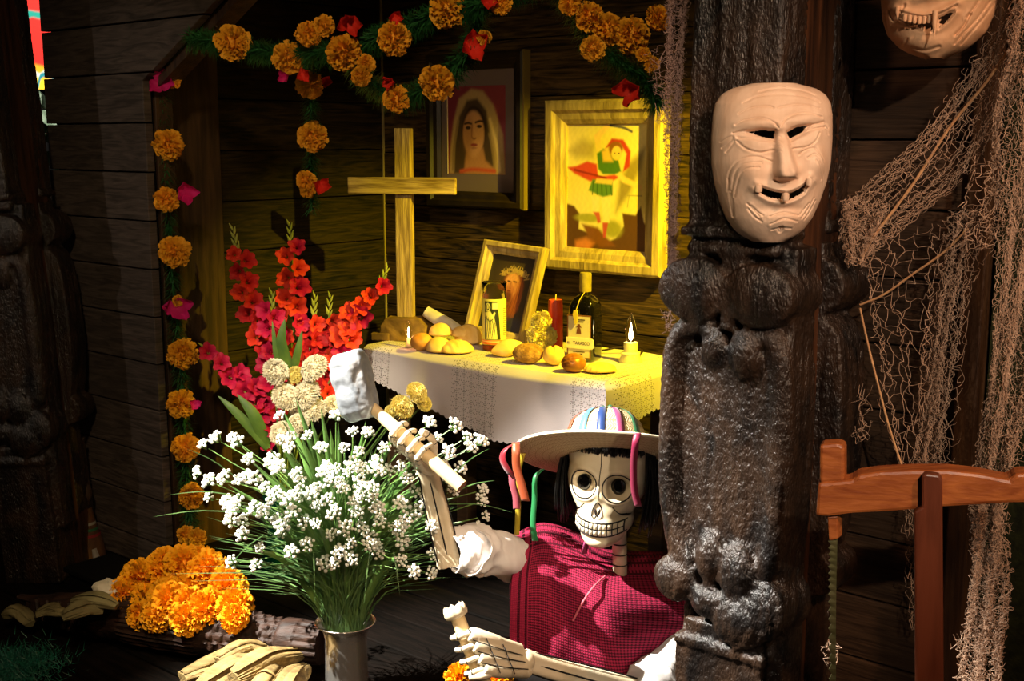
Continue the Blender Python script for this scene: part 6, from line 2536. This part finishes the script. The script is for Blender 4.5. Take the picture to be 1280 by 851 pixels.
GR2 = [(c3(p), 1.3, .0026) for p in (
    [(228, 30), (240, 90), (262, 150)], [(244, 20), (262, 60), (285, 40), (300, 10)], [(262, 150), (290, 160), (312, 130)],
    [(470, 150), (500, 110), (540, 60), (575, 0)], [(490, 150), (520, 110), (556, 60), (590, 0)], [(470, 120), (495, 90), (515, 50)], [(505, 60), (530, 20), (545, -10)],
    [(330, 160), (372, 172), (420, 160)], [(280, 30), (330, 48), (372, 56), (420, 46), (470, 20)])] + [
    ([(1105, -110), (1140, -122), (1180, -122), (1225, -112)], 1.3, .0026), ([(1108, -98), (1140, -110), (1180, -108), (1222, -98)], 1.3, .0026)]
HO2 = [c3([(282, 54), (330, 68), (374, 70), (396, 66), (398, 108), (360, 104), (310, 82)]), c3([(414, 60), (445, 44), (464, 42), (444, 74), (418, 98)]),
       [(1116, -54), (1130, -60), (1146, -54), (1130, -50)], [(1192, -56), (1206, -62), (1220, -57), (1206, -52)]]
WT2 = [(-1, .12, .0), (-.93, .42, -.02), (-.85, .62, -.02), (-.7, .84, -.01), (-.5, .95), (-.2, 1.0), (.2, 1.0), (.6, .97), (.8, .85), (.93, .6), (1, .3)]
fm = thing('carved_mask', 'tan wooden mask with a long fang, high on the plank wall above the net', 'mask', P(1172, -40, FD + .07), rad(-22))
m = mask_mesh(1172, -40, 70, 110, WT2, fpx * 1.06, fpx, relief2, GR2, HO2, D_=.07, nx_=180, ny_=240)
part(fm, 'carved_face', m, M_mask2, sharp=None, solid=.007, soff=-1)
for x, y0, y1, w_ in ((405, 40, 138, 3.6), (282, 20, 66, 3.0)):
    px = 1030 + x / 2.836
    tx = (px - 1172) * fpx * 1.06
    za, zb_ = (-40 - y0 / 2.836) * fpx, (-40 - y1 / 2.836) * fpx
    part(fm, 'fang', MB().tube([(tx, -.012, za), (tx, -.016, (za + zb_) / 2), (tx + .001, -.016, zb_)], [w_ * fpx, w_ * fpx * .8, .0006], n=12), M_mask2)
for x, y in ((306, 58), (322, 63), (338, 67), (354, 69), (370, 69), (386, 67)):
    tx, tz = (1030 + x / 2.836 - 1172) * fpx * 1.06, (-40 - y / 2.836) * fpx
    part(fm, 'tooth', MB().lathe([(.001, -.0055), (.0026, -.005), (.0032, -.001), (.0030, .005), (.001, .006)], 10, Matrix.Translation((tx, -.006, tz))), M_mask2)
part(fm, 'hanging_block', MB().box((-.02, .005, .02), (.02, .095, .06)), M_post, smooth=False)
# ------------------------------------------------------------------ fishing net on the right
k = NT('net_thread')
k.set(Roughness=.85)
k.b.inputs['Base Color'].default_value = lin('b4947c')
k.b.inputs['Specular IOR Level'].default_value = .1
M_net = k.m
M_rope = mat('net_rope', 'b08058', 'd0a070', rough=.85, scale=60, bump=.4)
net = thing('fishing_net', 'sandy fishing net draped in folds over the right wall and its corner board', 'net', P(1240, 60, 1.66))


def net_panel(rows_, nc, nr, seed, jit=.006, th_=.00042, wob=.010, droop=0.0, depth=.02):
    """rows_: list of (left point, right point) down the strip; a diamond mesh between them"""
    r_ = random.Random(seed)
    L_ = spline([a for a, b in rows_], nr + 1)
    R_ = spline([b for a, b in rows_], nr + 1)
    nodes = {}
    fold = [r_.uniform(0, 6.28) for _ in range(4)]
    for i in range(nr + 1):
        for j in range(nc + 1):
            u = j / nc
            u2 = u + .10 * sin(u * 9 + fold[0] + i * .05) + .05 * sin(u * 23 + fold[1] - i * .11)
            u2 = min(1.04, max(-.04, u2))
            p = L_[i].lerp(R_[i], u2)
            p = p + Vector((r_.gauss(0, jit), r_.gauss(0, jit) * .6 - depth * (.5 + .5 * sin(u * 14 + fold[2] + i * .08)), r_.gauss(0, jit)))
            nodes[i, j] = p
    m_ = MB()
    vs, fs = [], []

    def thread(a, b):
        d = b - a
        if d.length < 1e-5:
            return
        mid = (a + b) / 2 + Vector((r_.gauss(0, wob), r_.gauss(0, wob) * .5, r_.gauss(0, wob) - droop))
        t = d.normalized()
        o = t.orthogonal().normalized()
        o2 = t.cross(o)
        k0 = len(vs)
        mids = [a, a * .3 + mid * .55 + b * .15, a * .15 + mid * .55 + b * .3, b]
        for p in mids:
            vs.extend([p + o * th_, p + (o2 * .87 - o * .5) * th_, p - (o2 * .87 + o * .5) * th_])
        for q in range(3):
            for e in range(3):
                e2 = (e + 1) % 3
                fs.append((k0 + q * 3 + e, k0 + q * 3 + e2, k0 + q * 3 + 3 + e2, k0 + q * 3 + 3 + e))
    for i in range(nr):
        for j in range(nc + 1):
            s = 1 if (i + j) % 2 else -1
            if (i, j) in nodes and (i + 1, j + s) in nodes and (i + j) % 1 == 0:
                if (i + j) % 2:
                    thread(nodes[i, j], nodes[i + 1, j])
                    if (i + 1, j + 1) in nodes:
                        thread(nodes[i + 1, j], nodes[i + 1, j + 1])
                else:
                    thread(nodes[i, j], nodes[i + 1, j])
    m_.add(vs, fs)
    return m_


def NP(px, py, d=None):
    """on the net's surface, a little in front of the right wall"""
    t_ = .085
    if d is not None:
        t_ = d
    s_, z_ = on_t(px, py, t_)
    return H(s_, t_, z_)


def npart(rows_, *a, **kw):
    part(net, 'net_mesh', net_panel(rows_, *a, **kw), M_net, world=True, kind='stuff', smooth=False)


# swag from the top right corner to the post
npart([(NP(1262, -20, .04), NP(1320, 30, .04)), (NP(1215, 70), NP(1262, 120)), (NP(1150, 160), NP(1215, 215)), (NP(1085, 225), NP(1145, 275)), (NP(1052, 262), NP(1085, 320))], 22, 52, 1, jit=.0022, wob=.003, depth=.015)
npart([(NP(1262, -20, .03), NP(1320, 30, .03)), (NP(1205, 85, .07), NP(1250, 135, .07)), (NP(1140, 170, .07), NP(1200, 225, .07)), (NP(1070, 236, .07), NP(1130, 290, .07)), (NP(1050, 270, .07), NP(1082, 330, .07))], 18, 44, 2, jit=.0022, wob=.003, depth=.015)
# knotted bunch at the post
npart([(NP(1050, 245, .06), NP(1110, 255, .06)), (NP(1050, 285, .06), NP(1092, 295, .06)), (NP(1056, 330, .06), NP(1078, 326, .06))], 22, 22, 3, jit=.004, wob=.005, depth=.03)
# loose veil under the swag
npart([(NP(1075, 285), NP(1205, 275)), (NP(1076, 330), NP(1190, 330)), (NP(1078, 385), NP(1180, 390)), (NP(1095, 440), NP(1172, 450)), (NP(1104, 510), NP(1162, 520)), (NP(1128, 588), NP(1152, 590))], 13, 30, 4, jit=.005, wob=.004, droop=.002)
# middle hank
npart([(NP(1185, 262), NP(1225, 262)), (NP(1176, 330), NP(1206, 335)), (NP(1166, 410), NP(1190, 415)), (NP(1155, 500), NP(1176, 505)), (NP(1138, 590), NP(1168, 592))], 24, 70, 5, jit=.0025, wob=.003, depth=.03)
npart([(NP(1190, 300), NP(1232, 300)), (NP(1185, 380), NP(1210, 385)), (NP(1172, 460), NP(1200, 465)), (NP(1168, 520), NP(1192, 530)), (NP(1160, 592), NP(1186, 594))], 5, 26, 6, jit=.004, wob=.005)
npart([(NP(1126, 590, .13), NP(1150, 590, .13)), (NP(1130, 680, .13), NP(1150, 690, .13)), (NP(1138, 780, .13), NP(1150, 790, .13))], 8, 24, 7, jit=.003, wob=.004)
# big hank at the right
T_ = .02
for sd in (8, 9):
    npart([(NP(1262, -30, T_), NP(1325, -30, T_)), (NP(1258, 60, T_), NP(1330, 60, T_)), (NP(1246, 160, T_), NP(1320, 160, T_)), (NP(1243, 260, T_), NP(1310, 260, T_)), (NP(1236, 380, T_), NP(1288, 380, T_)), (NP(1228, 490, T_), NP(1275, 490, T_)), (NP(1217, 590, T_), NP(1256, 590, T_))], 38, 120, sd, jit=.0025, wob=.003, depth=.035)
npart([(NP(1220, 200, T_), NP(1262, 190, T_)), (NP(1205, 260, T_), NP(1258, 255, T_)), (NP(1196, 310, T_), NP(1245, 310, T_))], 10, 20, 10, jit=.005, wob=.006)
npart([(NP(1246, 480, .0), NP(1300, 430, .0)), (NP(1252, 540, .0), NP(1300, 510, .0)), (NP(1262, 585, .0), NP(1300, 585, .0))], 8, 14, 11, jit=.006, wob=.007)
for sd in (12, 13):
    npart([(NP(1214, 600, .06), NP(1250, 600, .06)), (NP(1214, 660, .06), NP(1252, 665, .06)), (NP(1210, 730, .06), NP(1250, 735, .06)), (NP(1204, 800, .06), NP(1246, 800, .06)), (NP(1198, 880, .06), NP(1248, 880, .06))], 30, 80, sd, jit=.0035, wob=.0045, depth=.03)
npart([(NP(1186, 800, .06), NP(1215, 780, .06)), (NP(1200, 830, .06), NP(1225, 820, .06)), (NP(1196, 880, .06), NP(1220, 880, .06))], 8, 14, 14, jit=.004, wob=.006)
# tufts by the posts
npart([(NP(1070, 480, .10), NP(1082, 480, .10)), (NP(1070, 530, .10), NP(1086, 520, .10)), (NP(1068, 548, .10), NP(1080, 550, .10))], 4, 8, 15, jit=.006, wob=.008)
npart([(P(1034, 800, 1.80), P(1044, 800, 1.80)), (P(1028, 810, 1.80), P(1046, 812, 1.80)), (P(1034, 826, 1.80), P(1046, 826, 1.80))], 5, 6, 16, jit=.004, wob=.006)


def rope(pxs, r, n=30):
    pts = [NP(*p) for p in pxs]
    part(net, 'rope', MB().tube(spline(pts, n), r, n=6), M_rope, world=True)


rope([(1275, 40, .02), (1235, 100, .05), (1188, 158, .06), (1140, 232, .06), (1092, 296, .05), (1074, 330, .05)], .0022)
rope([(1210, 285, .05), (1180, 315, .06), (1139, 344, .06), (1105, 368, .06), (1075, 381, .06)], .0018)
rope([(1075, 385, .06), (1085, 430, .07), (1100, 490, .07), (1112, 535, .07), (1130, 590, .06)], .0018)

# second net, falling behind the post over the frame of the yellow picture
net2 = thing('fishing_net', 'thin pinkish strip of net hanging between the yellow picture and the carved post', 'net', P(838, 60, 2.06))
M_net2 = mat('pink_net_thread', '8a6f66', rough=.85, spec=.1)


def n2(rows_, *a, **kw):
    part(net2, 'net_mesh', net_panel(rows_, *a, **kw), M_net2, world=True, kind='stuff', smooth=False)


n2([(P(832, -25, 2.06), P(862, -25, 2.06)), (P(832, 40, 2.06), P(858, 40, 2.06)), (P(833, 110, 2.06), P(852, 110, 2.06)), (P(832, 180, 2.06), P(850, 180, 2.06)), (P(834, 260, 2.06), P(846, 260, 2.06)), (P(836, 330, 2.06), P(842, 330, 2.06))], 24, 110, 21, jit=.003, wob=.004, depth=.02)
n2([(P(815, 60, 2.05), P(840, 60, 2.05)), (P(817, 100, 2.05), P(840, 100, 2.05)), (P(822, 150, 2.05), P(838, 150, 2.05))], 6, 14, 22, jit=.006, wob=.008)
n2([(P(826, 385, 2.06), P(842, 388, 2.06)), (P(828, 398, 2.06), P(842, 400, 2.06)), (P(832, 412, 2.06), P(842, 412, 2.06))], 5, 8, 23, jit=.003, wob=.006)

# ------------------------------------------------------------------ wooden frame saw
M_saw = mat('orange_wood', '7a3a18', 'aa6230', rough=.42, spec=.45, scale=7, stretch=(.8, 5, 5), bump=.25, bscale=30, dist=2.5, lo=.3, hi=.7)
M_saw2 = mat('red_brown_wood', '4a2212', '66321e', rough=.4, spec=.45, scale=7, stretch=(5, 5, .7), bump=.2)
SWD = 1.60
so = P(1040, 620, SWD)
saw = thing('frame_saw', 'orange wooden frame saw with a thin toothed blade, right of the carved post', 'saw', so)


def SP(px, py, dd=0.0):
    """on the saw plane, which recedes slightly to the left"""
    return P(px, py, SWD + dd - (px - 1040) * .00022)


def slab(pxs, th_, name, m_, bev=.004, back=0.0):
    f = [SP(x, y, back) for x, y in pxs]
    b = [p + Vector((.012, th_, 0)) for p in f]
    n = len(f)
    mb_ = MB().add(f + b, [tuple(range(n - 1, -1, -1)), tuple(range(n, 2 * n))] + [(k_, (k_ + 1) % n, n + (k_ + 1) % n, n + k_) for k_ in range(n)])
    return part(saw, name, mb_, m_, smooth=False, world=True, bevel=bev)


slab([(1036, 603), (1066, 600), (1072, 594), (1100, 590), (1140, 588), (1185, 588), (1222, 592), (1262, 600), (1270, 592), (1330, 590), (1330, 628), (1262, 629), (1180, 634), (1110, 640), (1066, 642), (1036, 646), (1019, 645), (1022, 604)], .040, 'beam', M_saw, .005)
slab([(1024, 556), (1048, 554), (1056, 558), (1056, 603), (1024, 604)], .032, 'upright_end', M_saw, .006, .004)
slab([(1152, 595), (1157, 592), (1174, 594), (1178, 600), (1180, 900), (1144, 900), (1142, 640), (1152, 634)], .034, 'stretcher', M_saw2, .006, -.014)
slab([(1034, 646), (1047, 645), (1047, 674), (1036, 676)], .018, 'blade_holder', M_saw, .002, .008)
bl = [SP(1047, 664, .014), SP(1045, 760, .014), SP(1045, 900, .014)]
br_ = [SP(1039, 664, .014), SP(1039, 760, .014), SP(1040, 900, .014)]
m = MB()
N = 46
Lp, Rp = spline(br_, N), spline(bl, N)
vs, fs = [], []
for i in range(N):
    tooth = Vector((-.0040 if i % 2 else 0, 0, 0))
    vs += [Lp[i] + tooth, Rp[i]]
for i in range(N - 1):
    fs.append((2 * i, 2 * i + 1, 2 * i + 3, 2 * i + 2))
m.add(vs, fs)
part(saw, 'toothed_blade', m, mat('old_steel', '7a7a50', '9a9468', rough=.35, metal=.8, scale=30), smooth=False, world=True, solid=.0015)
# ------------------------------------------------------------------ carved crocodile log on the floor
M_log = mat('dark_log_wood', '20140e', '3a261c', rough=.6, spec=.3, scale=9, stretch=(.6, 6, 6), bump=.6, bscale=30)
lg_o = P(225, 830, 2.80)
log = thing('carved_log', 'dark carved crocodile-like log with ribs, scales and a fluted end, under the orange blooms', 'carving', (lg_o.x, lg_o.y, 0))
LA = P(50, 795, 2.83)
LB = P(405, 806, 2.56)
LA.z, LB.z = .062, .078
ax_ = (LB - LA).normalized()
up_ = Vector((0, 0, 1))
fr_ = ax_.cross(up_).normalized()
if fr_.y > 0:
    fr_ = -fr_
LL = (LB - LA).length


def lp(u, q, r):
    """u metres along the log, q angle from the front towards the top"""
    return LA + ax_ * u + fr_ * (r * cos(q)) + up_ * (r * sin(q))


ut = np.array([-.02, .0, .06, .12, .19, .21, .25, .30, .40, .44, .50, .55, .58, .60, .63, .70]) * LL / .68
rt = .86 * np.array([.02, .03, .046, .055, .064, .062, .068, .072, .074, .072, .063, .052, .047, .054, .054, .050])
N1, N2 = 220, 72
rows = []
for i in range(N1):
    u = (-.02 + .70 * i / (N1 - 1)) * LL / .68
    r0 = float(np.interp(u, ut, rt))
    uu = u * .68 / LL
    row = []
    for j in range(N2):
        q = 2 * PI * j / N2
        r = r0
        if .22 < uu < .43:
            r += .0028 * sin(q * 30) * sstep(.22, .24, np.array(uu)) * sstep(.43, .41, np.array(uu))     # lengthwise ribs
        elif .44 < uu < .585:
            # rows of scales, each raised at its lower right edge
            a_, b_ = (uu - .44) / .022, q / .36
            a_ += .5 * (int(b_) % 2)
            fa, fb_ = a_ % 1, b_ % 1
            r += .009 * fa * (1 - (2 * fb_ - 1) ** 2)
        elif .592 < uu < .632:
            r += .004
        elif uu > .632:
            r += .006 * (abs(sin(q * 7)) - .6)
        elif uu < .2:
            r += .004 * sin(uu * 120) * (cos(q) > .2) * .5
        r += .0025 * noise.noise(Vector((u * 30, q * 2, 1)))
        zq = max(lp(u, q, r).z, .002)
        p = lp(u, q, r)
        p.z = zq
        row.append(p)
    rows.append(row)
mb = MB().grid(rows, wrap=True)
mb.f += [tuple(range(N2 - 1, -1, -1)), tuple((N1 - 1) * N2 + j for j in range(N2))]
mb.mi += [0, 0]
part(log, 'body', mb, M_log, world=True, sharp=50)
# jaws
for nm, z0, z1, dz in (('upper_jaw', .078, .070, .016), ('lower_jaw', .040, .030, .014)):
    a, b = lp(-.055, 0, 0), lp(.20, 0, 0)
    m = MB()
    p0, p1, p2 = Vector((a.x, a.y, z0)), Vector((a.lerp(b, .5).x, a.lerp(b, .5).y, (z0 + z1) / 2 + .004)), Vector((b.x, b.y, z1))
    m.tube(spline([p0, p1, p2], 20), [.012 + .030 * sstep(0, 1, np.array(i / 12)) for i in range(20)], n=16, flat=.5, up=(0, 0, 1))
    part(log, nm, m, M_log, world=True)
for i in range(5):
    c = lp(.03 + .035 * i, .1, .046)
    part(log, 'carved_fold', MB().tube(spline([lp(.03 + .03 * i, -.4, .045 + .004 * i), lp(.045 + .03 * i, .1, .052 + .004 * i), lp(.03 + .035 * i, .7, .048 + .004 * i)], 8), .006, n=8), M_log, world=True)

# pale dry husks and cobbles in the dark behind the jaws
M_husk = mat('dry_husk', '665434', '9c8452', rough=.7, spec=.2, scale=9, stretch=(1, 6, 6), bump=.6, bscale=40, rand=.12)
M_huskd = mat('dusty_husk', '6a6040', '8a8058', rough=.8, spec=.15, scale=12, bump=.5)


def husk(pts, r, label, m_, seed=0, tie=None, group='dry corn husks at the lower edge', name='corn_husk', twist=.6):
    """a folded husk: tapering ridged sheath along the points"""
    pp = spline(pts, 30)
    o = pp[0].copy()
    h = thing(name, label, 'husk', o, group=group)
    rows = []
    prev = None
    for i, p in enumerate(pp):
        f = i / 29
        t = (pp[min(i + 1, 29)] - pp[max(i - 1, 0)]).normalized()
        a = Vector((0, 0, 1)) - t * t.z
        a.normalize()
        b = t.cross(a)
        rr = r * (.30 + .80 * math.sin(PI * min(.98, .12 + f * .80)) ** .8)
        row = []
        for j in range(40):
            q = 2 * PI * j / 40
            g = 1 + .16 * sin(q * 3 + twist * f * 4 + seed) + .09 * abs(sin(q * 9 + seed * 2 - f * 3)) + .05 * sin(q * 23 + seed) + .10 * noise.noise(Vector((f * 3, q, seed)))
            pt = p + (a * sin(q) * .62 + b * cos(q)) * rr * g
            pt.z = max(pt.z, .002)
            row.append(pt)
        rows.append(row)
    mb_ = MB().grid(rows, wrap=True)
    mb_.f += [tuple(range(39, -1, -1)), tuple(29 * 40 + j for j in range(40))]
    mb_.mi += [0, 0]
    part(h, 'sheath', mb_, m_, world=True, sharp=60)
    # a loose leaf folded along the sheath
    lf_ = MB()
    rows = []
    for i in range(14):
        f = i / 13
        p = pp[min(29, int(f * 29))]
        w_ = r * (.7 * math.sin(PI * min(.97, .15 + f * .8)) + .05)
        t = (pp[min(int(f * 29) + 1, 29)] - pp[max(int(f * 29) - 1, 0)]).normalized()
        b = t.cross(Vector((0, 0, 1))).normalized()
        rows.append([p + b * w_ * q + Vector((0, 0, r * (.86 + .16 * math.cos(q * 3 + seed)) * (.45 + .5 * math.sin(PI * min(.98, .12 + f * .8))))) for q in (-1, -.5, 0, .5, 1)])
    lf_.grid(rows)
    part(h, 'leaf_fold', lf_, m_, world=True, sharp=None, solid=.0012)
    if tie is not None:
        c = pp[int(tie * 29)]
        t = (pp[int(tie * 29) + 1] - c).normalized()
        part(h, 'tie', MB().tube([c - t * .003, c + t * .003], r * 1.16, n=20, cap=False), mat('husk_tie', '9a7c48', rough=.8), world=True, label='twisted husk tie')
    return h


def fz(px, py, z):
    return on_z(px, py, z)


HS = [([(228, 848, .035), (262, 834, .04), (300, 818, .045), (330, 808, .04)], .028, 'long dull husk lowest at the left of the pile', None),
      ([(248, 862, .05), (275, 845, .055), (305, 828, .06), (345, 812, .05)], .026, 'greenish husk lying across the middle of the pile', None),
      ([(292, 848, .075), (318, 834, .08), (340, 824, .08), (376, 818, .06)], .028, 'broad pale husk on top of the pile pointing right', None),
      ([(272, 826, .07), (292, 814, .08), (312, 808, .08), (334, 812, .07)], .020, 'small folded husk at the top of the pile', None),
      ([(310, 880, .06), (326, 860, .065), (338, 844, .07), (352, 834, .06)], .022, 'husk bundle bound with a twisted tie', .55),
      ([(346, 884, .06), (356, 862, .065), (368, 846, .07), (382, 836, .06)], .026, 'upright pale husk nearest the silver vase', None),
      ]
for i, (pts, r, lab_, tie) in enumerate(HS):
    husk([fz(*p) for p in pts], r, lab_, M_husk, i * 1.7, tie)
HD = [([(78, 772, .12), (95, 764, .13), (110, 760, .13), (128, 762, .12)], .022, 'dusty husk lying on the dark log jaw'),
      ([(46, 768, .09), (62, 762, .10), (74, 764, .10), (84, 766, .09)], .016, 'short dusty husk at the snout of the log'),
      ([(92, 752, .13), (112, 750, .14), (130, 752, .14), (146, 758, .13)], .020, 'dusty husk at the back beside the orange heap'),
      ([(6, 768, .05), (18, 764, .06), (30, 770, .05), (38, 780, .04)], .020, 'dusty husk at the far left under the post')]
for i, (pts, r, lab_) in enumerate(HD):
    husk([fz(*p) for p in pts], r, lab_, M_huskd, 20 + i * 1.3, None, 'dusty husks in the dark by the post', 'dry_husk')
# crumpled pale cloth behind the heap
pb = fz(140, 736, .13)
m = MB().ell((0, 0, 0), (.045, .03, .020), nu=40, nv=24)
for i, v in enumerate(m.v):
    p = Vector(v)
    m.v[i] = tuple(p + p.normalized() * (.012 * noise.noise(p * 40) + .010 * noise.noise(p * 90)))
rg_ = thing('crumpled_paper', 'crumpled pale paper wedged behind the left side of the orange heap', 'paper', pb)
part(rg_, 'wad', m, mat('pale_paper', 'c0b49a', 'd8ceb8', rough=.9, scale=20), sharp=30)
for i in range(3):
    a, b = fz(95, 730 + i * 8, .03 + .012 * i), fz(160, 728 + i * 7, .035 + .012 * i)
    sk_ = thing('stick', ['thin grey stick lying topmost behind the orange heap', 'thin grey stick lying between two others behind the heap', 'thin grey stick lying lowest behind the orange heap'][i], 'stick', a, group='grey sticks behind the orange heap')
    part(sk_, 'rod', MB().tube([a, a.lerp(b, .5) + Vector((0, 0, .002)), b], .006, n=7), mat('grey_stick', '6a645c', '8a8478', rough=.8, scale=20, bump=.4), world=True)
pd = fz(140, 745, .06)
rk = thing('wooden_box', 'low dark box under the husks and paper behind the log', 'box', (pd.x, pd.y, 0), rad(-40))
part(rk, 'lid', MB().box((-.16, -.04, .098), (.10, .10, .112)), M_dark, smooth=False, bevel=.003)
part(rk, 'carcass', MB().box((-.15, -.03, 0), (.09, .09, .098)), M_dark, smooth=False)

# dim bag-like doll hanging in the dark between the left post and the panel
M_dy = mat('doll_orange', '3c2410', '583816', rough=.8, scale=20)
dp = P(106, 650, 3.36)
dl = thing('cloth_doll', 'dim orange cloth figure with banded sleeves standing behind the left post', 'doll', (dp.x, dp.y, 0))
zb = P(110, 716, 3.36).z
zt2 = P(110, 600, 3.36).z
hh_ = zt2 - zb
part(dl, 'body', MB().lathe([(.001, 0), (.045, 0), (.05, zb), (.055, zb + hh_ * .15), (.048, zb + hh_ * .35), (.030, zb + hh_ * .55), (.022, zb + hh_ * .7), (.001, zb + hh_ * .72)], 20), M_dy)
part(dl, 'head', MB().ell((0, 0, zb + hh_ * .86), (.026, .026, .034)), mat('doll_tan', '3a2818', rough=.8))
for i, (f, c_) in enumerate(((.40, '7c1a1c'), (.46, '1f5a34'), (.52, '8a8a7a'))):
    part(dl, 'band', MB().lathe([(.047 - .03 * (f - .35) / .2 * .6, zb + hh_ * f), (.046 - .03 * (f - .35) / .2 * .62, zb + hh_ * (f + .045))], 20, cap=False), mat('doll_band_' + c_, c_, rough=.8), label=['red band', 'green band', 'pale band'][i])
part(dl, 'scarf_end', MB().tube(spline([(.03, -.03, zb + hh_ * .30), (.045, -.035, zb + hh_ * .12), (.052, -.04, zb + .0)], 8), [.010, .011, .012, .013, .012, .011, .010, .008], n=8), mat('doll_white', '8a8478', rough=.9))

# green tinsel mat at the lower left corner
gm = MB()
cg = on_z(12, 845, .02)
vs, fs = [], []
for i in range(2600):
    p = cg + Vector((RND.gauss(0, .05), RND.gauss(0, .05), RND.uniform(0, .03)))
    d = Vector((RND.uniform(-1, 1), RND.uniform(-1, 1), RND.uniform(.1, 1.1))).normalized()
    s = d.orthogonal().normalized() * .001
    b = len(vs)
    vs += [p - s, p + s, p + d * .026]
    fs.append((b, b + 1, b + 2))
gm.add(vs, fs)
gt = part(None, 'green_tinsel', gm, mat('teal_tinsel', '0f4a3c', '1c6a54', rough=.45, spec=.4, scale=40), smooth=False)
gt['kind'] = 'stuff'
gt['label'] = 'teal green tinsel lying at the lower left corner'

# ------------------------------------------------------------------ beyond the hut at the far left: bright printed panel and pale foliage
BD = 5.2


def pic_banner(U_, V_):
    p_ = Paint(U_, V_, 'e02a22')
    p_.poly([(0, .0), (1, .0), (1, .16), (.4, .22), (0, .30)], 'f0a020', .02)
    p_.poly([(0, 0), (1, 0), (1, .06), (0, .14)], 'f2cc30', .02)
    p_.poly([(0, .62), (.4, .66), (1, .62), (1, .55), (.5, .60), (0, .54)], '1f8a78', .012)
    p_.line([(.35, .2), (.6, .12), (.95, .30)], .02, 'd8d8c8', .01)
    p_.line([(.5, .0), (.62, .12), (.9, .1)], .02, '20808a', .01)
    return p_.c


b0 = P(18, 112, BD)
b1 = P(66, -40, BD)
bn = thing('printed_banner', 'bright red banner with teal and yellow curves, far behind the left post', 'banner', ((b0.x + b1.x) / 2, BD, b0.z), 0)
painted_sheet(bn, 'print', b1.x - b0.x, b1.z - b0.z, 0, pic_banner, paint_mat('banner_print', .6, .2), 50, 90)
part(bn, 'board', MB().box(((b0.x - b1.x) / 2, .002, 0), ((b1.x - b0.x) / 2, .02, b1.z - b0.z)), M_dark, smooth=False)
part(bn, 'post', MB().box((-.02, .02, -b0.z), (.02, .05, b1.z - b0.z)), M_dark, smooth=False)
fp = P(48, 250, 4.8)
fo = thing('potted_plant', 'silvery leafed plant glimpsed between the left post and the grey panel', 'plant', (fp.x, fp.y, 0))
part(fo, 'pot', MB().lathe([(.001, 0), (.12, 0), (.15, .25), (.16, .26), (.13, .26), (.001, .24)], 24), mat('dark_pot', '2a2018', rough=.7))
part(fo, 'stem', MB().tube([(0, 0, .2), (.01, 0, .7), (0, 0, 1.25)], .012, n=6), M_stem)
M_sil = mat('silver_leaf', '44543e', '7c8a74', rough=.5, scale=20, rand=.3)
for i in range(46):
    z = RND.uniform(.75, 1.42)
    q = RND.uniform(0, 6.28)
    b = Vector((0, 0, z))
    d = Vector((cos(q), sin(q), RND.uniform(-.2, .7))).normalized()
    L_ = RND.uniform(.10, .22)
    m_ = MB()
    t_ = d.orthogonal().normalized()
    rows = []
    for f in np.linspace(0, 1, 6):
        p = b + d * L_ * f + Vector((0, 0, -.08 * f * f))
        w_ = .026 * math.sin(PI * min(.97, f * .85 + .1))
        rows.append([p - t_ * w_, p + Vector((0, 0, -.005)), p + t_ * w_])
    m_.grid(rows)
    part(fo, 'leaf', m_, M_sil, sharp=None)
# added light that keeps banner and plant bright, its source is unknown
spot('fill_banner', (-1.2, 3.9, 2.6), (-2.05, 5.0, 1.4), 420, (1.0, .97, .92), 40, .6, .04)
